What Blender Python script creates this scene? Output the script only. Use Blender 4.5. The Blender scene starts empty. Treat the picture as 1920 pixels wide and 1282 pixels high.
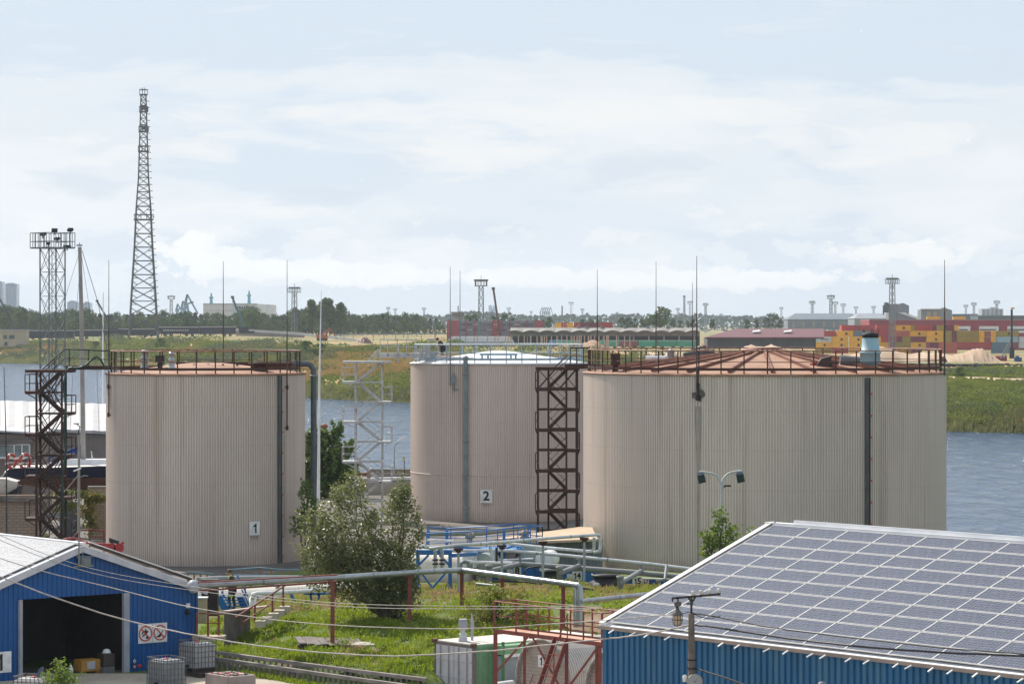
import bpy, math, random
from mathutils import Vector, Matrix
R = math.radians
sc = bpy.context.scene
col = sc.collection
FPX, CX, HY, CH = 5800.0, 960.0, 603.0, 13.8          # focal length in 1920-px units, horizon row, camera height

def W(px, py, Y):
    """A point of the place at distance Y, from where it is seen in the 1920-px photograph."""
    return Vector(((px - CX) / FPX * Y, Y, CH - (py - HY) / FPX * Y))
def WX(px, Y): return (px - CX) / FPX * Y
def WZ(py, Y): return CH - (py - HY) / FPX * Y

# ------------------------------------------------------------------ objects
def tag(o, label=None, cat=None, group=None, kind=None):
    if label: o['label'] = label
    if cat: o['category'] = cat
    if group: o['group'] = group
    if kind: o['kind'] = kind
    return o
WL = {}
def thing(name, label, cat, loc=(0, 0, 0), group=None, rz=0.0):
    o = bpy.data.objects.new(name, None); col.objects.link(o)
    o.empty_display_size = .2
    o.location = loc; o.rotation_euler.z = rz
    WL[o.name] = Vector(loc) if rz == 0 else Vector((0, 0, 0))
    return tag(o, label, cat, group, 'thing')
def copy_tree(o, parent=None):
    c = o.copy(); col.objects.link(c); c.parent = parent
    for ch in list(o.children): copy_tree(ch, c)
    return c

class MB:
    """Collects faces; build() links them as one mesh object."""
    def __init__(s): s.v = []; s.f = []; s.m = []; s.mi = 0; s.sm = []
    def add(s, vs, fs, smooth=False):
        b = len(s.v); s.v += [tuple(x) for x in vs]
        for f in fs:
            s.f.append(tuple(b + i for i in f)); s.m.append(s.mi); s.sm.append(smooth)
        return s
    def box(s, c, size, rz=0.0, mat=None):
        hx, hy, hz = size[0] / 2, size[1] / 2, size[2] / 2
        M = mat or Matrix.Rotation(rz, 3, 'Z'); c = Vector(c)
        vs = [c + M @ Vector((x * hx, y * hy, z * hz)) for z in (-1, 1) for y in (-1, 1) for x in (-1, 1)]
        return s.add(vs, [(0, 2, 3, 1), (4, 5, 7, 6), (0, 1, 5, 4), (2, 6, 7, 3), (0, 4, 6, 2), (1, 3, 7, 5)])
    def bar(s, p, q, w=.05, h=None, up=None):
        p, q = Vector(p), Vector(q); d = (q - p)
        L = d.length
        if L < 1e-6: return s
        d.normalize(); h = h or w
        u = Vector(up) if up else (Vector((0, 0, 1)) if abs(d.z) < .95 else Vector((1, 0, 0)))
        a = d.cross(u).normalized(); b = a.cross(d).normalized()
        M = Matrix((a, d, b)).transposed()
        return s.box((p + q) / 2, (w, L, h), mat=M)
    def tube(s, pts, r, n=8, cap=True, r2=None):
        pts = [Vector(p) for p in pts]; k = len(pts); rings = []
        ref = None
        for i, p in enumerate(pts):
            d = (pts[min(i + 1, k - 1)] - pts[max(i - 1, 0)])
            if d.length < 1e-9: d = Vector((0, 0, 1))
            d.normalize()
            if ref is None: ref = Vector((0, 0, 1)) if abs(d.z) < .9 else Vector((1, 0, 0))
            a = d.cross(ref).normalized(); b = a.cross(d).normalized(); ref = b
            rr = r if r2 is None else r + (r2 - r) * i / (k - 1)
            rings.append([p + a * (rr * math.cos(2 * math.pi * j / n)) + b * (rr * math.sin(2 * math.pi * j / n)) for j in range(n)])
        vs = [x for rg in rings for x in rg]
        fs = [(i * n + j, i * n + (j + 1) % n, (i + 1) * n + (j + 1) % n, (i + 1) * n + j) for i in range(k - 1) for j in range(n)]
        s.add(vs, fs, True)
        if cap:
            s.add(rings[0], [tuple(range(n))[::-1]]); s.add(rings[-1], [tuple(range(n))])
        return s
    def lathe(s, c, prof, n=24, smooth=True, axis=None):
        """prof: (radius, height) pairs round a vertical axis through c."""
        c = Vector(c); M = axis or Matrix.Identity(3); vs = []
        for r, z in prof:
            for j in range(n):
                a = 2 * math.pi * j / n
                vs.append(c + M @ Vector((r * math.cos(a), r * math.sin(a), z)))
        k = len(prof)
        fs = [(i * n + j, i * n + (j + 1) % n, (i + 1) * n + (j + 1) % n, (i + 1) * n + j) for i in range(k - 1) for j in range(n)]
        return s.add(vs, fs, smooth)
    def prism(s, poly, thick):
        """poly: list of points (a flat outline), thick: offset vector."""
        n = len(poly); t = Vector(thick)
        a = [Vector(p) for p in poly]; b = [p + t for p in a]
        return s.add(a + b, [tuple(range(n))[::-1], tuple(range(n, 2 * n))] + [(i, (i + 1) % n, n + (i + 1) % n, n + i) for i in range(n)])
    def build(s, name, mats, parent=None, world=True, origin=None):
        me = bpy.data.meshes.new(name)
        off = Vector(origin) if origin is not None else Vector((0, 0, 0))
        if parent is not None and world:
            r = parent
            while r.parent is not None: r = r.parent
            off = WL.get(r.name, off)
        me.from_pydata([(x[0] - off.x, x[1] - off.y, x[2] - off.z) for x in s.v], [], s.f)
        if not isinstance(mats, (list, tuple)): mats = [mats]
        for m in mats: me.materials.append(m)
        me.polygons.foreach_set('material_index', s.m)
        me.polygons.foreach_set('use_smooth', s.sm)
        me.update()
        o = bpy.data.objects.new(name, me); col.objects.link(o)
        if parent is not None: o.parent = parent
        elif origin is not None: o.location = origin
        return o
def text(name, body, size, mat, parent, M, extrude=.004, align='CENTER'):
    """Raised lettering; M: a 4x4 matrix in the parent's frame (x along the line, y up)."""
    cu = bpy.data.curves.new(name, 'FONT'); cu.body = body; cu.size = size; cu.align_x = align; cu.align_y = 'CENTER'
    cu.extrude = extrude; cu.offset = size * .032; cu.resolution_u = 3
    cu.materials.append(mat)
    tmp = bpy.data.objects.new('lettering_source', cu); col.objects.link(tmp)
    me = bpy.data.meshes.new_from_object(tmp.evaluated_get(bpy.context.evaluated_depsgraph_get()))
    bpy.data.objects.remove(tmp); me.name = name
    if not me.materials: me.materials.append(mat)
    o = bpy.data.objects.new(name, me); col.objects.link(o); o.parent = parent
    o.matrix_local = M
    return o
def glyph_one(size, mat, parent, M, dx=0.0):
    """A bold 1 with its flag."""
    s = size * .72; P_ = [(.05, -.5), (.22, -.5), (.22, .5), (.08, .5), (-.02, .36), (-.2, .26), (-.2, .12), (.05, .22)]
    mb = MB(); mb.prism([(x * s + dx, y * s, 0) for x, y in P_], (0, 0, .006)); o = mb.build('numeral', mat, None); o.parent = parent; o.matrix_local = M; return o
def frame4(o, x, up=(0, 0, 1)):
    """Matrix with origin o, x axis along x, y axis along up."""
    x = Vector(x).normalized(); y = Vector(up).normalized(); z = x.cross(y)
    m = Matrix((x, y, z)).transposed().to_4x4(); m.translation = Vector(o); return m

# ------------------------------------------------------------------ materials
MATS = {}
def mat(name, c, c2=None, scale=1.5, rough=.65, metal=0.0, bump=0.0, bscale=None, stretch=(1, 1, 1), lo=.4, hi=.62, c3=None, s3=6.0, lo3=.58, hi3=.7, st3=(1, 1, 1), spec=.4, rmix=None):
    if name in MATS: return MATS[name]
    m = bpy.data.materials.new(name); m.use_nodes = True; nt = m.node_tree; N = nt.nodes; L = nt.links
    bs = N['Principled BSDF']; bs.inputs['Roughness'].default_value = rough; bs.inputs['Metallic'].default_value = metal
    bs.inputs['Specular IOR Level'].default_value = spec
    tc = N.new('ShaderNodeTexCoord')
    def noise(sca, st, det=5.0, rg=.6):
        mp = N.new('ShaderNodeMapping'); mp.inputs['Scale'].default_value = st
        L.new(tc.outputs['Object'], mp.inputs['Vector'])
        n = N.new('ShaderNodeTexNoise'); n.inputs['Scale'].default_value = sca; n.inputs['Detail'].default_value = det; n.inputs['Roughness'].default_value = rg
        L.new(mp.outputs['Vector'], n.inputs['Vector']); return n
    c2 = c2 or tuple(x * .82 for x in c)
    n = noise(scale, stretch)
    rp = N.new('ShaderNodeValToRGB'); rp.color_ramp.elements[0].position = lo; rp.color_ramp.elements[1].position = hi
    rp.color_ramp.elements[0].color = (*c, 1); rp.color_ramp.elements[1].color = (*c2, 1)
    L.new(n.outputs['Fac'], rp.inputs['Fac']); out = rp.outputs['Color']
    if c3:
        n3 = noise(s3, st3)
        r3 = N.new('ShaderNodeValToRGB'); r3.color_ramp.elements[0].position = lo3; r3.color_ramp.elements[1].position = hi3
        L.new(n3.outputs['Fac'], r3.inputs['Fac'])
        mx = N.new('ShaderNodeMix'); mx.data_type = 'RGBA'
        L.new(r3.outputs['Color'], mx.inputs['Factor']); L.new(out, mx.inputs['A']); mx.inputs['B'].default_value = (*c3, 1)
        out = mx.outputs['Result']
    L.new(out, bs.inputs['Base Color'])
    if bump:
        nb = noise(bscale or scale * 6, (1, 1, 1), 4)
        b = N.new('ShaderNodeBump'); b.inputs['Strength'].default_value = bump; b.inputs['Distance'].default_value = .05
        L.new(nb.outputs['Fac'], b.inputs['Height']); L.new(b.outputs['Normal'], bs.inputs['Normal'])
    MATS[name] = m; return m
def leafmat(name, c, c2, trans=.35, rough=.5, scale=.9, spec=.35):
    if name in MATS: return MATS[name]
    m = mat(name, c, c2, scale=scale, rough=rough, lo=.35, hi=.68, spec=spec)
    nt = m.node_tree; N = nt.nodes; L = nt.links; bs = N['Principled BSDF']; out = N['Material Output']
    src = bs.inputs['Base Color'].links[0].from_socket
    tr = N.new('ShaderNodeBsdfTranslucent')
    hs = N.new('ShaderNodeHueSaturation'); hs.inputs['Hue'].default_value = .485; hs.inputs['Value'].default_value = 1.5; hs.inputs['Saturation'].default_value = 1.05
    L.new(src, hs.inputs['Color']); L.new(hs.outputs['Color'], tr.inputs['Color'])
    mx = N.new('ShaderNodeMixShader'); mx.inputs['Fac'].default_value = trans
    L.new(bs.outputs['BSDF'], mx.inputs[1]); L.new(tr.outputs['BSDF'], mx.inputs[2]); L.new(mx.outputs['Shader'], out.inputs['Surface'])
    return m

M_clad = mat('tank_cladding', (.675, .577, .507), (.575, .487, .43), scale=.16, stretch=(1, 1, .3), rough=.5, c3=(.33, .25, .18), s3=1.6, st3=(1, 1, .03), lo3=.56, hi3=.86, spec=.35)
M_clad3 = mat('tank_cladding_warm', (.675, .582, .52), (.575, .495, .45), scale=.13, stretch=(1, 1, .3), rough=.5, c3=(.34, .27, .20), s3=1.5, st3=(1, 1, .03), lo3=.56, hi3=.86, spec=.35)
M_salmon = mat('faded_red_oxide_roof', (.35, .20, .13), (.23, .11, .068), scale=.7, rough=.75, c3=(.30, .12, .07), s3=2.2, lo3=.58, hi3=.75)
M_rust = mat('rusty_brown_steel', (.07, .028, .02), (.045, .02, .016), scale=2.0, rough=.72, c3=(.17, .075, .045), s3=5.0, lo3=.6, hi3=.74)
M_rustdark = mat('dark_rusted_steel', (.055, .024, .017), (.035, .017, .013), scale=2.0, rough=.7, c3=(.13, .055, .035), s3=4.0, lo3=.58, hi3=.72)
M_railtan = mat('sunlit_tan_rail', (.34, .19, .135), (.18, .07, .045), scale=3, rough=.6)  # sunlit tan of the top rails painted into the base colour
M_redox = mat('red_oxide_paint', (.23, .055, .04), (.16, .04, .03), scale=2.2, rough=.6, c3=(.16, .05, .035), s3=7)
M_deckpeach = mat('peach_deck_plate', (.55, .31, .22), (.45, .24, .17), scale=1.5, rough=.7)
M_white = mat('white_paint', (.74, .74, .74), (.62, .62, .61), scale=1.2, rough=.5, c3=(.42, .36, .30), s3=3.5, st3=(1, 1, .3), lo3=.6, hi3=.75)
M_whiterust = mat('white_paint_rusting', (.50, .50, .50), (.40, .40, .39), scale=2, rough=.5, c3=(.24, .10, .05), s3=2.6, lo3=.60, hi3=.66)
M_whitetrim = mat('white_trim_metal', (.78, .78, .79), (.68, .68, .70), scale=1, rough=.4)
M_roofwhite = mat('pale_roof_paint', (.68, .69, .70), (.54, .57, .60), scale=.7, rough=.5)
M_galv = mat('galvanised_cladding', (.40, .42, .435), (.29, .305, .315), scale=2.5, rough=.33, metal=.55)
M_lag = mat('sunlit_pipe_lagging', (.60, .61, .62), (.46, .48, .49), scale=2, rough=.35, metal=.2, c3=(.34, .32, .30), s3=3, lo3=.6, hi3=.75)  # paler than the galvanised cladding: sunlit pipe tops put into the colour
M_grey = mat('grey_painted_steel', (.22, .25, .27), (.17, .19, .21), scale=2, rough=.5)
M_greenpipe = mat('grey_green_pipe', (.20, .24, .24), (.15, .18, .18), scale=1.5, rough=.5)
M_dark = mat('near_black_steel', (.022, .022, .026), (.035, .03, .03), scale=3, rough=.6)
M_black = mat('black_paint', (.01, .01, .012), (.016, .016, .018), scale=3, rough=.6)
M_blue = mat('bright_blue_paint', (.018, .15, .41), (.016, .11, .32), scale=2, rough=.45)
M_shedblue = mat('deep_blue_cladding', (.003, .082, .28), (.004, .058, .20), scale=.5, rough=.42, stretch=(1, 1, .4), c3=(.010, .095, .27), s3=1.5, st3=(1, 1, .1))
M_shedblue2 = mat('weathered_blue_cladding', (.007, .105, .245), (.009, .085, .19), scale=.6, rough=.45, stretch=(1, 1, .3), c3=(.05, .145, .24), s3=1.6, st3=(1, 1, .12), lo3=.5, hi3=.75)
M_rod = mat('lightning_rod_steel', (.06, .045, .045), (.09, .06, .055), scale=1, rough=.5)
M_conc = mat('weathered_concrete', (.30, .28, .26), (.22, .21, .195), scale=1.2, rough=.85, bump=.15)
M_concdark = mat('dark_old_concrete', (.17, .15, .135), (.11, .10, .09), scale=1.5, rough=.9, bump=.2)
M_wood = mat('grey_weathered_wood', (.31, .27, .25), (.20, .17, .155), scale=2, rough=.85, stretch=(1, 1, 3), bump=.2)
M_brown_wood = mat('dark_timber', (.075, .055, .045), (.045, .035, .03), scale=2, rough=.8)
M_cable = mat('pale_weathered_cable', (.34, .31, .29), (.22, .20, .19), scale=6, rough=.6)
M_cableblk = mat('black_rubber_cable', (.018, .018, .02), (.028, .026, .028), scale=5, rough=.55)
M_sand = mat('dry_yellow_sand', (.50, .37, .26), (.40, .28, .19), scale=.12, rough=.95, c3=(.42, .28, .18), s3=.4, bump=.3, bscale=.6)
M_soil = mat('brown_soil_heap', (.34, .22, .15), (.27, .17, .115), scale=.3, rough=.95, bump=.3, bscale=1)
M_poly = mat('translucent_white_plastic', (.62, .60, .58), (.54, .52, .50), scale=2, rough=.35)
M_signwhite = mat('white_sign_face', (.78, .78, .77), (.62, .61, .59), scale=3, rough=.4)
M_signred = mat('sign_red', (.55, .05, .04), (.5, .045, .035), scale=2, rough=.4)
M_glass = mat('dark_window_glass', (.03, .045, .055), (.05, .065, .075), scale=.6, rough=.08, spec=.6)
M_bark = mat('grey_brown_bark', (.12, .095, .07), (.08, .06, .045), scale=4, rough=.9, stretch=(1, 1, .3), bump=.3)

def weather(m):
    """Sheet joints every 2.06 m and brown runs starting under the rim."""
    nt = m.node_tree; N = nt.nodes; L = nt.links; bs = N['Principled BSDF']; src = bs.inputs['Base Color'].links[0].from_socket
    tc = N.new('ShaderNodeTexCoord'); sp = N.new('ShaderNodeSeparateXYZ'); L.new(tc.outputs['Object'], sp.inputs[0])
    def mt(op, a, b=None):
        n = N.new('ShaderNodeMath'); n.operation = op
        for i, v in enumerate((a, b)):
            if isinstance(v, (int, float)): n.inputs[i].default_value = v
            elif v is not None: L.new(v, n.inputs[i])
        return n.outputs[0]
    j = mt('MULTIPLY', mt('LESS_THAN', mt('MODULO', mt('ADD', sp.outputs['Z'], 10.0), 2.06), .05), .09)
    mp = N.new('ShaderNodeMapping'); mp.inputs['Scale'].default_value = (2.2, 2.2, .02); L.new(tc.outputs['Object'], mp.inputs[0]); n = N.new('ShaderNodeTexNoise'); n.inputs['Scale'].default_value = 1.0; n.inputs['Detail'].default_value = 3; L.new(mp.outputs[0], n.inputs[0])
    hgt = N.new('ShaderNodeMapRange'); L.new(sp.outputs['Z'], hgt.inputs[0]); hgt.inputs[1].default_value = 5.0; hgt.inputs[2].default_value = 10.5
    st = N.new('ShaderNodeMapRange'); L.new(n.outputs['Fac'], st.inputs[0]); st.inputs[1].default_value = .56; st.inputs[2].default_value = .78
    run = mt('MULTIPLY', mt('MULTIPLY', hgt.outputs[0], st.outputs[0]), .55)
    low = N.new('ShaderNodeMapRange'); L.new(sp.outputs['Z'], low.inputs[0]); low.inputs[1].default_value = .9; low.inputs[2].default_value = .0; low.inputs[4].default_value = .3
    f = mt('MAXIMUM', mt('MAXIMUM', j, run), low.outputs[0])
    mx = N.new('ShaderNodeMix'); mx.data_type = 'RGBA'; L.new(f, mx.inputs['Factor']); L.new(src, mx.inputs['A']); mx.inputs['B'].default_value = (.20, .13, .085, 1); L.new(mx.outputs['Result'], bs.inputs['Base Color'])
weather(M_clad); weather(M_clad3)
def brickmat(name, c1, c2, mortar, scale=1.0, bw=.5, rh=.16, ms=.03):
    m = mat(name, c1, c2, scale=1, rough=.85); nt = m.node_tree; N = nt.nodes; L = nt.links; bs = N['Principled BSDF']
    tc = N.new('ShaderNodeTexCoord'); sp = N.new('ShaderNodeSeparateXYZ'); L.new(tc.outputs['Object'], sp.inputs[0])
    ad = N.new('ShaderNodeMath'); L.new(sp.outputs['X'], ad.inputs[0]); L.new(sp.outputs['Y'], ad.inputs[1])
    cb = N.new('ShaderNodeCombineXYZ'); L.new(ad.outputs[0], cb.inputs['X']); L.new(sp.outputs['Z'], cb.inputs['Y'])
    b = N.new('ShaderNodeTexBrick'); b.inputs['Scale'].default_value = scale; b.inputs['Color1'].default_value = (*c1, 1); b.inputs['Color2'].default_value = (*c2, 1); b.inputs['Mortar'].default_value = (*mortar, 1)
    b.inputs['Brick Width'].default_value = bw; b.inputs['Row Height'].default_value = rh; b.inputs['Mortar Size'].default_value = ms
    L.new(cb.outputs[0], b.inputs['Vector']); L.new(b.outputs['Color'], bs.inputs['Base Color']); return m
M_brick = brickmat('silicate_brick', (.36, .27, .20), (.28, .21, .155), (.20, .17, .145), bw=.45, rh=.17)
M_brick2 = brickmat('grey_brown_brick', (.24, .185, .155), (.19, .15, .125), (.15, .13, .12), bw=.45, rh=.17)

def interp(x, tab):
    if x <= tab[0][0]: return tab[0][1]
    for (a, va), (b, vb) in zip(tab, tab[1:]):
        if x <= b: return va + (vb - va) * (x - a) / (b - a)
    return tab[-1][1]
def lattice(mb, levels, legw, brw, faces=4, sub=False, x_brace=True):
    """Square lattice: levels = [(z, half_width)], legs with horizontals and X bracing on four faces."""
    cs = ((-1, -1), (1, -1), (1, 1), (-1, 1))
    for (z0, h0), (z1, h1) in zip(levels, levels[1:]):
        for i in range(4):
            a, b = cs[i], cs[(i + 1) % 4]
            A0, B0 = Vector((a[0] * h0, a[1] * h0, z0)), Vector((b[0] * h0, b[1] * h0, z0))
            A1, B1 = Vector((a[0] * h1, a[1] * h1, z1)), Vector((b[0] * h1, b[1] * h1, z1))
            mb.bar(A0, A1, legw); mb.bar(A1, B1, brw)
            if x_brace:
                mb.bar(A0, B1, brw * .8); mb.bar(B0, A1, brw * .8)
            if sub:
                mb.bar((A0 + A1) / 2, (A0 * .75 + B1 * .25), brw * .55); mb.bar((B0 + B1) / 2, (B0 * .75 + A1 * .25), brw * .55)
                mb.bar((A0 * .25 + A1 * .75), (A1 * .75 + B0 * .25), brw * .55); mb.bar((B0 * .25 + B1 * .75), (B1 * .75 + A0 * .25), brw * .55)
# ------------------------------------------------------------------ camera, sun, sky
cam = bpy.data.cameras.new('camera'); cam.sensor_width = 36.0; cam.lens = 36.0 * FPX / 1920.0
cam.shift_y = -(641.0 - HY) / 1920.0; cam.clip_start = 1.0; cam.clip_end = 30000.0
camo = bpy.data.objects.new('camera', cam); col.objects.link(camo)
camo.location = (0, 0, CH); camo.rotation_euler = (R(90), 0, 0); sc.camera = camo

SAZ, SEL = R(-36), R(43)
sdir = Vector((math.sin(SAZ) * math.cos(SEL), math.cos(SAZ) * math.cos(SEL), math.sin(SEL)))
sun = bpy.data.lights.new('sun', 'SUN'); sun.energy = 4.8; sun.angle = R(.53); sun.color = (1.0, .93, .83)
suno = bpy.data.objects.new('sun', sun); col.objects.link(suno); suno.location = (0, 0, 60)
suno.rotation_euler = sdir.to_track_quat('Z', 'Y').to_euler()

world = bpy.data.worlds.new('World'); sc.world = world; world.use_nodes = True
nt = world.node_tree; N = nt.nodes; L = nt.links; N.clear()
def nd(t, **k):
    n = N.new(t)
    for a, b in k.items(): setattr(n, a, b)
    return n
def mth(op, a, b=None, c=None):
    n = nd('ShaderNodeMath', operation=op)
    for i, v in enumerate((a, b, c)):
        if v is None: continue
        if isinstance(v, (int, float)): n.inputs[i].default_value = v
        else: L.new(v, n.inputs[i])
    return n.outputs[0]
sky = nd('ShaderNodeTexSky', sky_type='NISHITA'); sky.sun_disc = False; sky.sun_elevation = SEL; sky.sun_rotation = SAZ
sky.air_density = 1.0; sky.dust_density = 1.0; sky.ozone_density = 2.0
tc = nd('ShaderNodeTexCoord'); sx = nd('ShaderNodeSeparateXYZ'); L.new(tc.outputs['Generated'], sx.inputs[0])
az = mth('MULTIPLY', mth('ARCTAN2', sx.outputs['X'], sx.outputs['Y']), 57.2958)
el = mth('MULTIPLY', mth('ARCSINE', sx.outputs['Z']), 57.2958)
def fbm(sx_, sy_, ox, oy, det=9, rough=.55, dist=0.0):
    cb = nd('ShaderNodeCombineXYZ'); L.new(mth('MULTIPLY_ADD', az, sx_, ox), cb.inputs['X']); L.new(mth('MULTIPLY_ADD', el, sy_, oy), cb.inputs['Y'])
    n = nd('ShaderNodeTexNoise'); n.inputs['Scale'].default_value = 1; n.inputs['Detail'].default_value = det; n.inputs['Roughness'].default_value = rough; n.inputs['Distortion'].default_value = dist
    L.new(cb.outputs[0], n.inputs['Vector']); return n.outputs['Fac']
def ramp(v, stops):
    r = nd('ShaderNodeValToRGB'); r.color_ramp.interpolation = 'EASE'
    e = r.color_ramp.elements
    while len(e) < len(stops): e.new(.5)
    for i, (p, c) in enumerate(stops):
        e[i].position = p; e[i].color = (c, c, c, 1) if isinstance(c, (int, float)) else (*c, 1)
    L.new(v, r.inputs['Fac']); return r.outputs['Color']
def mixc(f, a, b):
    m = nd('ShaderNodeMix', data_type='RGBA')
    if isinstance(f, (int, float)): m.inputs['Factor'].default_value = f
    else: L.new(f, m.inputs['Factor'])
    for k, v in (('A', a), ('B', b)):
        if isinstance(v, tuple): m.inputs[k].default_value = (*v, 1)
        else: L.new(v, m.inputs[k])
    return m.outputs['Result']
eln = mth('DIVIDE', el, 20.0)
# thin veil over the clear sky
veil = ramp(eln, [(0, .97), (.10, .93), (.30, .92), (.6, .9), (1.0, .86)])
VEIL = (4.9, 5.6, 6.4)
base = mixc(veil, sky.outputs['Color'], VEIL)
# broad bright bank
n1 = fbm(.17, .62, 3.1, 1.7, 10, .56, .35)
bias = ramp(eln, [(0, .30), (.05, .46), (.11, .56), (.17, .58), (.215, .46), (.25, .27), (.30, .18), (1, .36)])
m1 = ramp(mth('ADD', mth('MULTIPLY_ADD', n1, 1.25, -.62), bias), [(.40, 0.0), (.50, .7), (.68, 1.0)])
c1 = mixc(mth('MULTIPLY', m1, .85), base, (6.55, 6.75, 6.85))
# grey-blue hollows in the bank
n2 = fbm(.24, .55, 9.3, 4.2, 6, .5)
c1 = mixc(mth('MULTIPLY', ramp(n2, [(.46, 0.0), (.64, 1.0)]), ramp(eln, [(0, .1), (.06, .45), (.16, .55), (.22, .2), (.3, 0)])), c1, (5.1, 5.7, 6.35))
# low cumulus heads
n3 = fbm(.75, 1.5, 1.2, 7.7, 10, .58, .2)
bias3 = ramp(eln, [(0, .1), (.022, .25), (.04, .50), (.075, .46), (.10, .28), (.13, .05), (1, .0)])
m3 = ramp(mth('ADD', mth('MULTIPLY_ADD', n3, 2.0, -1.0), bias3), [(.46, 0.0), (.51, .75), (.62, 1.0)])
def bump2(a0, e0, wa, we):
    d = mth('ADD', mth('POWER', mth('DIVIDE', mth('SUBTRACT', az, a0), wa), 2.0), mth('POWER', mth('DIVIDE', mth('SUBTRACT', el, e0), we), 2.0))
    return mth('POWER', 2.718, mth('MULTIPLY', d, -1.0))
def addall(l):
    o = l[0]
    for x in l[1:]: o = mth('ADD', o, x)
    return o
# heaped cloud heads low over the horizon, and the long bank higher up with its blue-grey gaps
heads = addall([bump2(-5.8, 1.22, .8, .42), bump2(-4.9, .95, .8, .22), bump2(-3.3, .98, 1.0, .22), bump2(-2.2, .8, 1.6, .22), bump2(.3, .9, .8, .18), bump2(1.9, .75, 1.6, .2), bump2(4.6, .8, 2.0, .2), bump2(7.2, 1.25, 1.4, .25)])
m5 = ramp(mth('ADD', mth('MULTIPLY', heads, .75), mth('MULTIPLY_ADD', fbm(1.7, 2.6, 4.4, 8.8, 9, .6, .25), 1.9, -.9)), [(.42, 0.0), (.48, .7), (.7, 1.0)])
gaps = addall([bump2(2.2, 2.7, 1.7, .55), bump2(-3.6, 2.35, 1.3, .3), bump2(-8.2, 2.6, 1.2, .4), bump2(-7.0, 1.5, 1.6, .35), bump2(-1.2, 1.7, 2.0, .3)])
gm = ramp(mth('ADD', mth('MULTIPLY', gaps, .5), mth('MULTIPLY_ADD', fbm(.5, 1.6, 2.2, 6.1, 7, .55, .4), 1.2, -.6)), [(.22, 0.0), (.5, 1.0)])
bank = addall([bump2(-3.2, 3.9, 2.2, .28), bump2(.8, 3.8, 2.0, .35), bump2(-6.5, 3.2, 2.6, .4), bump2(-4.6, 2.05, 1.7, .22), bump2(3.6, 3.9, 2.2, .25), bump2(6.5, 3.2, 2.8, .5), bump2(-.8, 3.0, 1.6, .5)])
bmk = ramp(mth('ADD', mth('MULTIPLY', bank, .5), mth('MULTIPLY_ADD', fbm(.55, 2.0, 7.2, 3.3, 9, .6, .5), 1.3, -.62)), [(.28, 0.0), (.42, .6), (.62, 1.0)])
c1 = mixc(mth('MULTIPLY', gm, .75), c1, (4.95, 5.5, 6.15))
c1 = mixc(mth('MULTIPLY', bmk, .8), c1, (6.75, 6.8, 6.72))
c1 = mixc(mth('MULTIPLY', addall([bump2(-5.4, .75, 1.6, .22), bump2(-2.8, .55, 2.4, .18), bump2(2.5, .5, 3.0, .15)]), .6), c1, (5.0, 5.5, 6.0))
c1 = mixc(mth('MULTIPLY', m5, .95), c1, (7.6, 7.5, 7.25))
c2 = mixc(mth('MULTIPLY', m3, .5), c1, (6.9, 6.95, 6.9))
# horizon haze
c3 = mixc(ramp(eln, [(0, .7), (.02, .45), (.045, .12), (.09, 0)]), c2, (5.3, 5.8, 6.15))
# wisps high up
n4 = fbm(.35, 2.6, 5.5, 2.3, 9, .6, .5)
m4 = mth('MULTIPLY', ramp(n4, [(.52, 0.0), (.72, 1.0)]), ramp(eln, [(.15, 0.0), (.22, .5), (.27, .35), (.5, .3)]))
c4 = mixc(m4, c3, (6.4, 6.6, 6.75))
bg = nd('ShaderNodeBackground'); bg.inputs['Strength'].default_value = .1; L.new(c4, bg.inputs['Color'])
wo = nd('ShaderNodeOutputWorld'); L.new(bg.outputs[0], wo.inputs['Surface'])

sc.view_settings.view_transform = 'Standard'; sc.view_settings.look = 'None'
sc.view_settings.exposure = 0.45; sc.view_settings.gamma = 1.0
sc.cycles.use_denoising = True
sc.cycles.max_bounces = 6; sc.cycles.diffuse_bounces = 3; sc.cycles.glossy_bounces = 3; sc.cycles.transmission_bounces = 3; sc.cycles.transparent_max_bounces = 6
sc.cycles.volume_bounces = 0

# ------------------------------------------------------------------ ground
XK = (-70, -20, -13, -10, -6, -2, 2, 6, 12, 20, 70)
GT = [  # y: heights at XK
    (50,  (0, 0, 0, 0, -.6, -1.2, -1.2, -1.2, -1.2, -1.2, -1.2)),
    (118, (0, 0, 0, 0, -.5, -1.2, -1.2, -1.2, -1.0, -1, -.5)),
    (122.3, (0, 0, 0, -.02, -.5, -1.0, -1.1, -1.1, -.9, -.6, -.5)),
    (122.9, (0, 0, 0, .5, .3, -.1, -.8, -.8, -.4, 0, 0)),
    (125.5, (.1, .1, .1, .6, .65, .5, .1, 0, .2, .3, .3)),
    (129, (.2, .2, .2, .6, .95, 1.05, .9, .7, .7, .6, .6)),
    (133, (.4, .4, .5, .85, 1.25, 1.45, 1.4, 1.3, 1.1, .9, .8)),
    (138, (.6, .6, .75, 1.0, 1.4, 1.6, 1.6, 1.5, 1.3, 1.0, .9)),
    (146, (.6, .6, .7, .95, 1.2, 1.4, 1.4, 1.3, 1.15, 1.0, .9)),
    (156, (.6, .6, .65, .75, .9, 1.0, 1.0, .95, .9, .8, .8)),
    (168, (.6, .6, .6, .6, .6, .6, .6, .6, .6, .6, .6)),
    (240, (.6, .6, .6, .6, .6, .6, .6, .6, .6, .6, .6)),
    (400, (.6, .6, .6, .6, .6, .6, .6, .6, .6, .6, .6))]
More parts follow.
